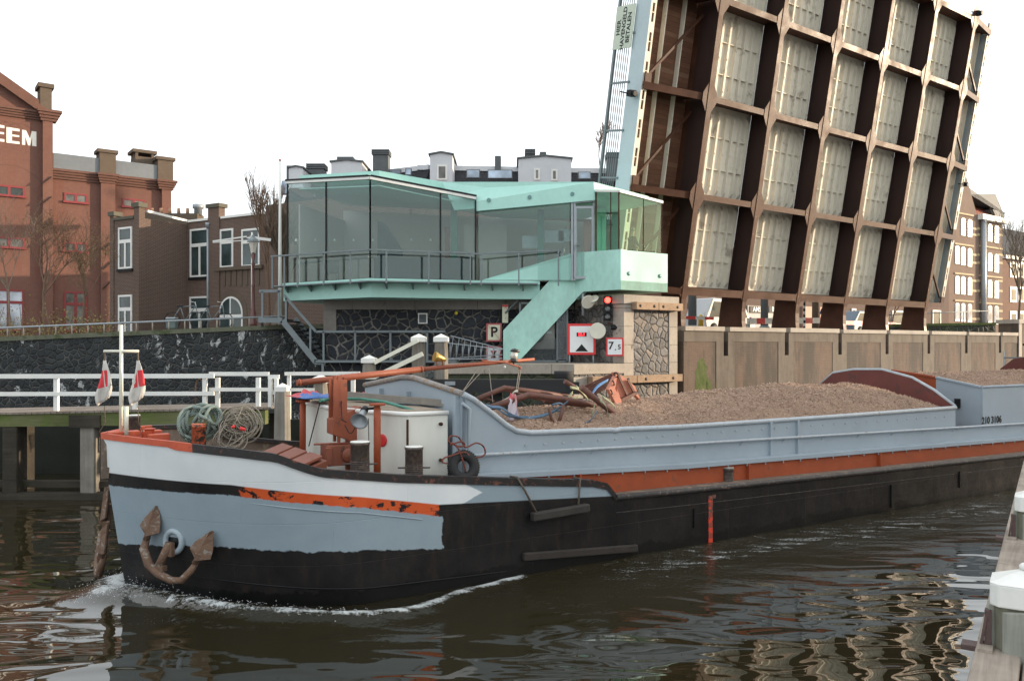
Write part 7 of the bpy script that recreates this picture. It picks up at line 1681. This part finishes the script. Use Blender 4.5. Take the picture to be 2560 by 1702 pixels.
mound('heaped brown wood chip cargo in the front hold', 4.85, 19.25, lambda t_: lerp([(5, 2.15), (6, 2.45), (9, 2.52), (12, 2.66), (15, 2.80), (18, 2.74), (19.2, 2.45)], t_), 2.08, 26000, 3)
mound('flat brown wood chip cargo in the rear hold', 20.7, 29.4, lambda t_: 2.98, 2.64, 9000, 6)
# steel frame and grab on the cargo ------------------------------------------------------
M_rsteel = mat('rusty_brown_steel', (.12, .045, .03), .6, .35, 6, bump=.25, dirt=(.06, .035, .03), dirt_amt=.55); M_salmon = mat('faded_red_steel', (.45, .17, .11), .6, .15, 4, bump=.1, dirt=(.14, .05, .04), dirt_amt=.62)
fr_ = thing('bent_pipework', 'bent rusty pipe frame lying on the front end of the wood chips', 'frame', M=BM)
def TP(pts, r_, D_=14.1, mt=M_rsteel, nm='pipe', o=fr_):
    m = MB(); m.tube([bp(x, y, D_ + (q[0] if q else 0)) for x, y, *q in pts], r_, 10); return m.build(nm, mt, o)
TP([(1178, 1004), (1262, 969), (1345, 980), (1430, 993)], .052); TP([(1215, 1022), (1322, 987), (1410, 998), (1488, 1013)], .062, 13.5); TP([(1258, 974), (1345, 997), (1412, 1010)], .03, 14.4); TP([(1204, 992), (1235, 1003)], .022)
TP([(1412, 953), (1440, 970), (1462, 986)], .05, 14.2); TP([(1453, 968), (1498, 1005), (1545, 1040), (1594, 1067)], .062, 13.3); TP([(1372, 1020), (1378, 1045), (1384, 1058)], .03, 13.2); TP([(1410, 1012), (1402, 1040), (1396, 1058)], .035, 13.2); TP([(1360, 1000), (1470, 1012), (1500, 1035)], .06, 13.8)
gr = thing('grab_bucket', 'salmon red steel clamshell grab lying tilted on the wood chips', 'grab', M=BM)
gD = 14.2; G = lambda x, y, d=0: bp(x, y, gD + d)
m = MB(); f0 = [G(1537, 930), G(1563, 945), G(1587, 965), G(1602, 1000), G(1585, 984), G(1546, 1003)]; m.prism(f0, Vector((-.05, .06, .0))); m.build('side_plate', M_salmon, gr)
m = MB()
for a, b in ((G(1540, 932), G(1566, 990)), (G(1566, 950), G(1585, 985))): m.beam(a - Vector((0, .04, 0)), b - Vector((0, .04, 0)), .04, .05)
m.beam(G(1546, 1001) - Vector((0, .06, 0)), G(1586, 981) - Vector((0, .06, 0)), .08, .07); m.build('stiffeners', M_rsteel, gr)
m = MB(); m.prism([G(1537, 929, -.02), G(1514, 973, -.02), G(1542, 1027, -.02), G(1548, 1003, -.02), G(1530, 972, -.02)], Vector((.02, -.08, 0))); m.build('rim_plate', M_salmon, gr)
m = MB()
for k in range(7): u_ = k / 6; a = G(1535 - 18 * u_, 932 + 36 * u_, .05); b = G(1452 + 8 * u_, 970 + 30 * u_, .5); m.tube([a, b], .022, 6)
m.build('tines', M_rsteel, gr)
m = MB(); m.torus(G(1533, 957, -.1), .05, .015, (1, -.4, .3), 14, 5); m.torus(G(1528, 980, -.1), .05, .015, (1, -.4, .3), 14, 5); m.torus(G(1540, 937, -.1), .05, .015, (1, .4, .3), 14, 5); m.build('hydraulic_hoses', M_dark, gr)
sw = thing('webbing_straps', 'blue webbing straps sagging across the pipe frame', 'strap', M=BM)
def strap(pts, w_, mt, o, D_=13.4):
    Q_ = smooth([bp(x, y, D_) for x, y in pts]); m = MB(); rows = []
    for i, p in enumerate(Q_): tw = math.sin(i * .5) * .6; rows.append([p + Vector((0, math.sin(tw), math.cos(tw))) * w_, p - Vector((0, math.sin(tw), math.cos(tw))) * w_])
    m.grid(rows); m.build('strap', mt, o, solid=.006)
M_sb = mat('blue_webbing', (.09, .16, .24), .7, .3, 8); M_sg = mat('faded_green_webbing', (.26, .27, .17), .7, .3, 8); M_sw = mat('pale_webbing', (.50, .50, .42), .7, .2, 8)
strap([(1205, 1020), (1250, 1018), (1280, 1038), (1310, 1045), (1350, 1040), (1385, 1028), (1420, 1003)], .030, M_sb, sw); strap([(1215, 1012), (1240, 1020), (1275, 1040), (1320, 1042)], .022, M_sb, sw); strap([(1380, 1012), (1400, 1008), (1412, 1018), (1395, 1028), (1382, 1016)], .022, M_sb, sw, 13.7); strap([(1385, 1063), (1430, 1066), (1470, 1055), (1492, 1030)], .025, M_sb, sw, 13.0)
strap([(1480, 985), (1495, 965), (1520, 950)], .03, mat('bright_blue_strap', (.10, .24, .46), .6), sw, 13.9)
s2 = thing('webbing_straps', 'faded green and khaki straps knotted around the thick pipe and grab', 'strap', M=BM)
for pts, w_, d in (([(1425, 968), (1450, 975), (1470, 1000)], .03, 13.8), ([(1440, 965), (1462, 985), (1470, 1003)], .025, 13.9), ([(1500, 1000), (1515, 1015), (1522, 1045), (1530, 1062)], .035, 13.1), ([(1488, 1008), (1482, 1030), (1475, 1055), (1450, 1067)], .025, 13.1), ([(1505, 990), (1530, 1008), (1537, 1020)], .03, 13.4), ([(1500, 1035), (1510, 1050), (1528, 1050), (1540, 1045)], .03, 13.1), ([(1432, 980), (1420, 998), (1450, 992)], .03, 13.8)): strap(pts, w_, M_sg, s2, d)
s3 = thing('webbing_straps', 'pale cream strap slung over the bent pipe above the plastic bag', 'strap', M=BM)
strap([(1225, 1020), (1245, 1008), (1270, 995), (1285, 980), (1295, 977)], .022, M_sw, s3, 13.9)
hk = thing('hanging_ropes', 'thin tan ropes hanging from the derrick boom to the pipe frame', 'rope', M=BM)
m = MB()
for a, b in (((1198, 918), (1152, 985)), ((1214, 918), (1152, 985)), ((1222, 918), (1232, 1005)), ((1298, 922), (1290, 978)), ((1302, 922), (1294, 978))): m.tube([bp(*a, 14.25), bp(*b, 14.0)], .0085, 5)
m.build('rope', M_rope2, hk)
pbg = thing('plastic_bag', 'limp pink and white printed plastic bag hanging from the pipe frame', 'bag', M=BM); c = bp(1282, 1015, 13.45); rows = []; uu = []; vv = []
for i in range(12):
    u_ = i / 11; hw = .05 + .10 * u_ ** .8; rows.append([c + Vector(((j / 6 - .5) * 2 * hw, .03 * math.sin(j * 1.7 + i * .6), .24 - .50 * u_ + .02 * math.sin(j * 2))) for j in range(7)]); uu += [u_] * 7; vv += [j / 6 for j in range(7)]
t = NT('bag_plastic'); au, av = t.attr('fu'), t.attr('fv'); oc = t.coord('Object'); k = t.mix(t.math('LESS_THAN', au, .22), (.58, .52, .58), (.62, .09, .11)); k = t.mix(t.math('MULTIPLY', t.math('GREATER_THAN', t.math('ADD', au, av), 1.45), .6), k, (.25, .25, .42)); k = t.mix(t.math('MULTIPLY', t.math('GREATER_THAN', t.math('SUBTRACT', av, au), .3), .6), k, (.62, .35, .36)); t.bsdf(k, .35)
m = MB(); m.grid(rows); m.build('bag', t.m, pbg, solid=.004, attrs={'fu': uu, 'fv': vv})
# litter debris around frame
db = thing('scrap_heap', 'tangle of dark hoses and wire behind the thick pipe', 'scrap', M=BM); m = MB(); rnd = random.Random(12)
for k in range(26):
    c = bp(rnd.uniform(1395, 1500), rnd.uniform(985, 1045), 14.0); a = Vector((rnd.gauss(0, .16), rnd.gauss(0, .1), rnd.gauss(0, .06))); b = Vector((rnd.gauss(0, .16), rnd.gauss(0, .1), rnd.gauss(0, .06))); m.tube([c - a, c + b * .5, c + a], rnd.uniform(.012, .03), 6)
m.build('hoses', mat('scrap_dark', (.05, .05, .06), .6, .6, 5), db)
# ============================================================ FOREGROUND FENDER, RIGHT
FD = dirv(32.8); FN = Vector((FD.y, -FD.x, 0))     # FN points to the right, away from the water
M_fore = wood('foreground_timber', (.26, .215, .175), (.42, .36, .30), axis=0, rough=.85)
FO = onz(2415, 1702, 1.5); FM = frame((FO.x, FO.y, 0), FD, -FN, ZZ)
ff = thing('fender_walkway', 'long weathered timber fender beam and planks in the right foreground', 'fender', M=FM)
x = -6.0
rnd = random.Random(3); ends = [-6.0, 1.05 + 0, 3.75, 4.9, 8.4, 12.5, 17]
for a, b in zip(ends, ends[1:]):
    m = MB(); m.bb(a + .008, b - .008, -.30, 0, 1.18, 1.5 + rnd.uniform(-.006, .006)); m.build('edge_beam', M_fore, ff, bevel=.02)
for j in range(4):
    s_ = -6 - j * .7
    while s_ < 16:
        L_ = rnd.uniform(2.4, 3.4); m = MB(); y0 = -.315 - j * .30; m.bb(s_, min(s_ + L_, 16) - .012, y0 - .285, y0, 1.36, 1.46 + rnd.uniform(-.005, .005)); m.build('plank', M_fore, ff, bevel=.012); s_ += L_
m = MB(); m.bb(-6, 17, -1.2, -.25, .9, 1.15); 
for k in range(9): m.bb(-5.5 + k * 2.6, -5.1 + k * 2.6, -.9, -.35, -1, 1.1)
m.build('lower_timbers', M_wdark, ff)
for px, yt, lab in ((2562, 1420, 'near foreground mooring post with a wide white cap and bolted plank, right edge'), (2592, 1219, 'farther foreground mooring post with a white cap, cut off by the right edge')):
    Y = F * (CH - 2.10) / (yt - HY); P = at(px, HY, Y); P.z = 1.4
    o = thing('mooring_post', lab, 'mooring post', M=frame(P, FD, -FN, ZZ), group='white capped posts in the foreground'); a = .19
    m = MB()
    for k, (w0, z0, z1) in enumerate(((a, -2.4, .45),)):
        c = .05; q = [(-w0 + c, -w0), (w0 - c, -w0), (w0, -w0 + c), (w0, w0 - c), (w0 - c, w0), (-w0 + c, w0), (-w0, w0 - c), (-w0, -w0 + c)]; m.prism([(*p, z0) for p in q], (0, 0, z1 - z0))
    m.build('shaft', wood('mossy_post', (.15, .145, .11), (.28, .27, .20), axis=2, moss=(.07, .10, .02), moss_amt=.48), o)
    m = MB(); b = .225; c = .06; q = [(-b + c, -b), (b - c, -b), (b, -b + c), (b, b - c), (b - c, b), (-b + c, b), (-b, b - c), (-b, -b + c)]; m.prism([(*p, .43) for p in q], (0, 0, .17)); n_ = 8
    for i in range(8): j = (i + 1) % 8; m.poly([(*q[i], .6), (*q[j], .6), (0, 0, .70)])
    m.build('cap', M_white, o, bevel=.012); m = MB(); m.lathe((0, 0, .69), [(.035, 0), (.04, .03), (.02, .05), (0, .055)], 12); m.build('cap_stud', M_white, o)
    m = MB(); m.prism([(-.235, -.12, -.05), (-.235, .14, -.08), (-.235, .14, .40), (-.235, -.10, .43)], (.045, 0, 0)); m.prism([(-.12, -.235, -.2), (.16, -.235, -.2), (.16, -.235, .43), (-.12, -.235, .43)], (0, .045, 0)); m.prism([(-.14, .19, -.2), (.16, .19, -.2), (.14, .19, .42), (-.12, .19, .42)], (0, .05, 0)); m.build('facing_plank', wood('pale_plank', (.26, .27, .23), (.38, .38, .33), axis=2), o, bevel=.008)
    m = MB()
    for y, z in ((-.06, .26), (.05, .02)): m.lathe((-.236, y, z), [(.022, 0), (.022, .012), (0, .012)], 10, ax=(-1, 0, 0)); m.lathe((y, .241, z), [(.022, 0), (.022, .012), (0, .012)], 10, ax=(0, 1, 0))
    m.build('bolts', M_dark, o)
    m = MB(); m.bb(-.16, -.08, .215, .26, .0, .38); m.bb(-.16, -.02, .215, .42, .05, .09); m.prism([(-.17, .26, .33), (-.07, .26, .33), (-.07, .30, .06), (-.17, .30, .06)], (0, -.02, 0)); m.build('iron_strap', mat('rust_iron', (.09, .055, .05), .7, .4, 8, bump=.4), o)
    m = MB(); m.bb(-.3, .3, .20, .30, .0, .12); m.build('cleat_block', M_fore, o)
# ============================================================ HOUSES ON THE NEAR BANK (unseen, added and sized to shade the barge)
lat = Vector((-SH.y, SH.x, 0)); 
hh = [(-34, 11.2), (-22, 12.0), (-11, 11.2), (1, 11.6), (16.6, 9.9), (20.2, 8.6)]
for i, (l0, h_) in enumerate(hh):
    o = thing('shade_house', (('leftmost', 'second', 'third', 'fourth', 'fifth', 'last')[i] + ' unseen brick house of the row added right of the barge to shade it'), 'house', group='added houses that shade the barge')
    base = SH * 50 + lat * l0; w_ = (hh[i + 1][0] - l0) if i < 5 else 4.2; m = MB(); q0 = base; q1 = base + lat * w_
    m.prism([q0 + ZZ * 1.0, q1 + ZZ * 1.0, q1 + ZZ * h_, q0 + ZZ * h_], SH * 9); m.build('wall', M_dbr if i % 2 else M_rbr, o)
    for r_ in range(3):
        for c in range(int(w_ / 2.6)):
            p = q0 + lat * (1.2 + c * 2.6) - SH * .04 + ZZ * (2.2 + r_ * 2.9); m = MB(); m.prism([p, p + lat * 1.2, p + lat * 1.2 + ZZ * 1.8, p + ZZ * 1.8], SH * .05); wn_ = m.build('window', M_white, o); m = MB(); p2 = p - SH * .02 + lat * .12 + ZZ * .12; m.prism([p2, p2 + lat * .96, p2 + lat * .96 + ZZ * 1.56, p2 + ZZ * 1.56], SH * .02); m.build('pane', M_hg, wn_)
    m = MB(); m.prism([q0 - SH * .3 + ZZ * (h_ - .5), q1 - SH * .3 + ZZ * (h_ - .5), q1 - SH * .3 + ZZ * h_, q0 - SH * .3 + ZZ * h_], SH * .3); m.build('cornice', M_white, o)
# ============================================================ parts that hold several separate pieces become one object each
def split_touching(o, nm):
    me = o.data; par = list(range(len(me.vertices)))
    def find(i):
        while par[i] != i: par[i] = par[par[i]]; i = par[i]
        return i
    for p in me.polygons:
        a = find(p.vertices[0])
        for v in p.vertices[1:]: par[find(v)] = a
    isl = {}
    for p in me.polygons: isl.setdefault(find(p.vertices[0]), []).append(p.index)
    G_ = []
    for k, ps in isl.items():
        co_ = [me.vertices[v].co for i in ps for v in me.polygons[i].vertices]
        G_.append([[min(c[j] for c in co_) - .02 for j in range(3)], [max(c[j] for c in co_) + .02 for j in range(3)], ps])
    ch = True
    while ch:
        ch = False
        for i in range(len(G_)):
            for j in range(len(G_) - 1, i, -1):
                A_, B_ = G_[i], G_[j]
                if all(A_[0][k] <= B_[1][k] and B_[0][k] <= A_[1][k] for k in range(3)):
                    A_[0] = [min(a, b) for a, b in zip(A_[0], B_[0])]; A_[1] = [max(a, b) for a, b in zip(A_[1], B_[1])]; A_[2] = A_[2] + B_[2]; G_.pop(j); ch = True
    if len(G_) < 2: o.name = nm; return
    for lo_, hi_, ps in G_:
        mb = MB()
        for i in ps: mb.poly([me.vertices[v].co for v in me.polygons[i].vertices], me.polygons[i].use_smooth)
        n_ = mb.build(nm, me.materials[0], o.parent); n_.location = o.location
    bpy.data.objects.remove(o)
for old, new in (('chimneys', 'chimney'), ('mullions', 'mullion'), ('cap_stones', 'cap_stone'), ('pilasters', 'pilaster'), ('pilaster', 'pilaster'), ('edge_plate', 'edge_plate'), ('stone_bands', 'stone_band'), ('wall_anchors', 'wall_anchor'), ('ceiling_lamps', 'ceiling_lamp'), ('screens', 'screen'), ('interior_post', 'interior_post'), ('cabin_mullions', 'cabin_mullion'), ('white_gutter', 'gutter'), ('algae_patch', 'algae_patch'), ('brick_arches', 'brick_arch'), ('post', 'post'), ('pile', 'pile')):
    for o in [o for o in bpy.data.objects if o.type == 'MESH' and re.sub(r'[.]\d+$', '', o.name) == old and not o.modifiers and o.parent and len(o.data.polygons) > 6]: split_touching(o, new)
# ============================================================ put every Empty at the base of its thing
bpy.context.view_layer.update()
for o in [o for o in bpy.data.objects if o.type == 'EMPTY' and o.parent is None and tuple(o.location) == (0, 0, 0)]:
    lo = Vector((1e9,) * 3); hi = -lo
    def walk(c):
        global lo, hi
        for k in kids(c):
            if k.type == 'MESH':
                for v in k.data.vertices:
                    p = k.matrix_world @ v.co; lo = Vector(map(min, lo, p)); hi = Vector(map(max, hi, p))
            walk(k)
    walk(o)
    if lo.x > 1e8: continue
    b = Vector(((lo.x + hi.x) / 2, (lo.y + hi.y) / 2, lo.z)); o.location = b
    for k in kids(o): k.location = k.location - b
S.render.engine = 'CYCLES'
try: S.cycles.transparent_max_bounces = 12; S.cycles.max_bounces = 6
except Exception: pass
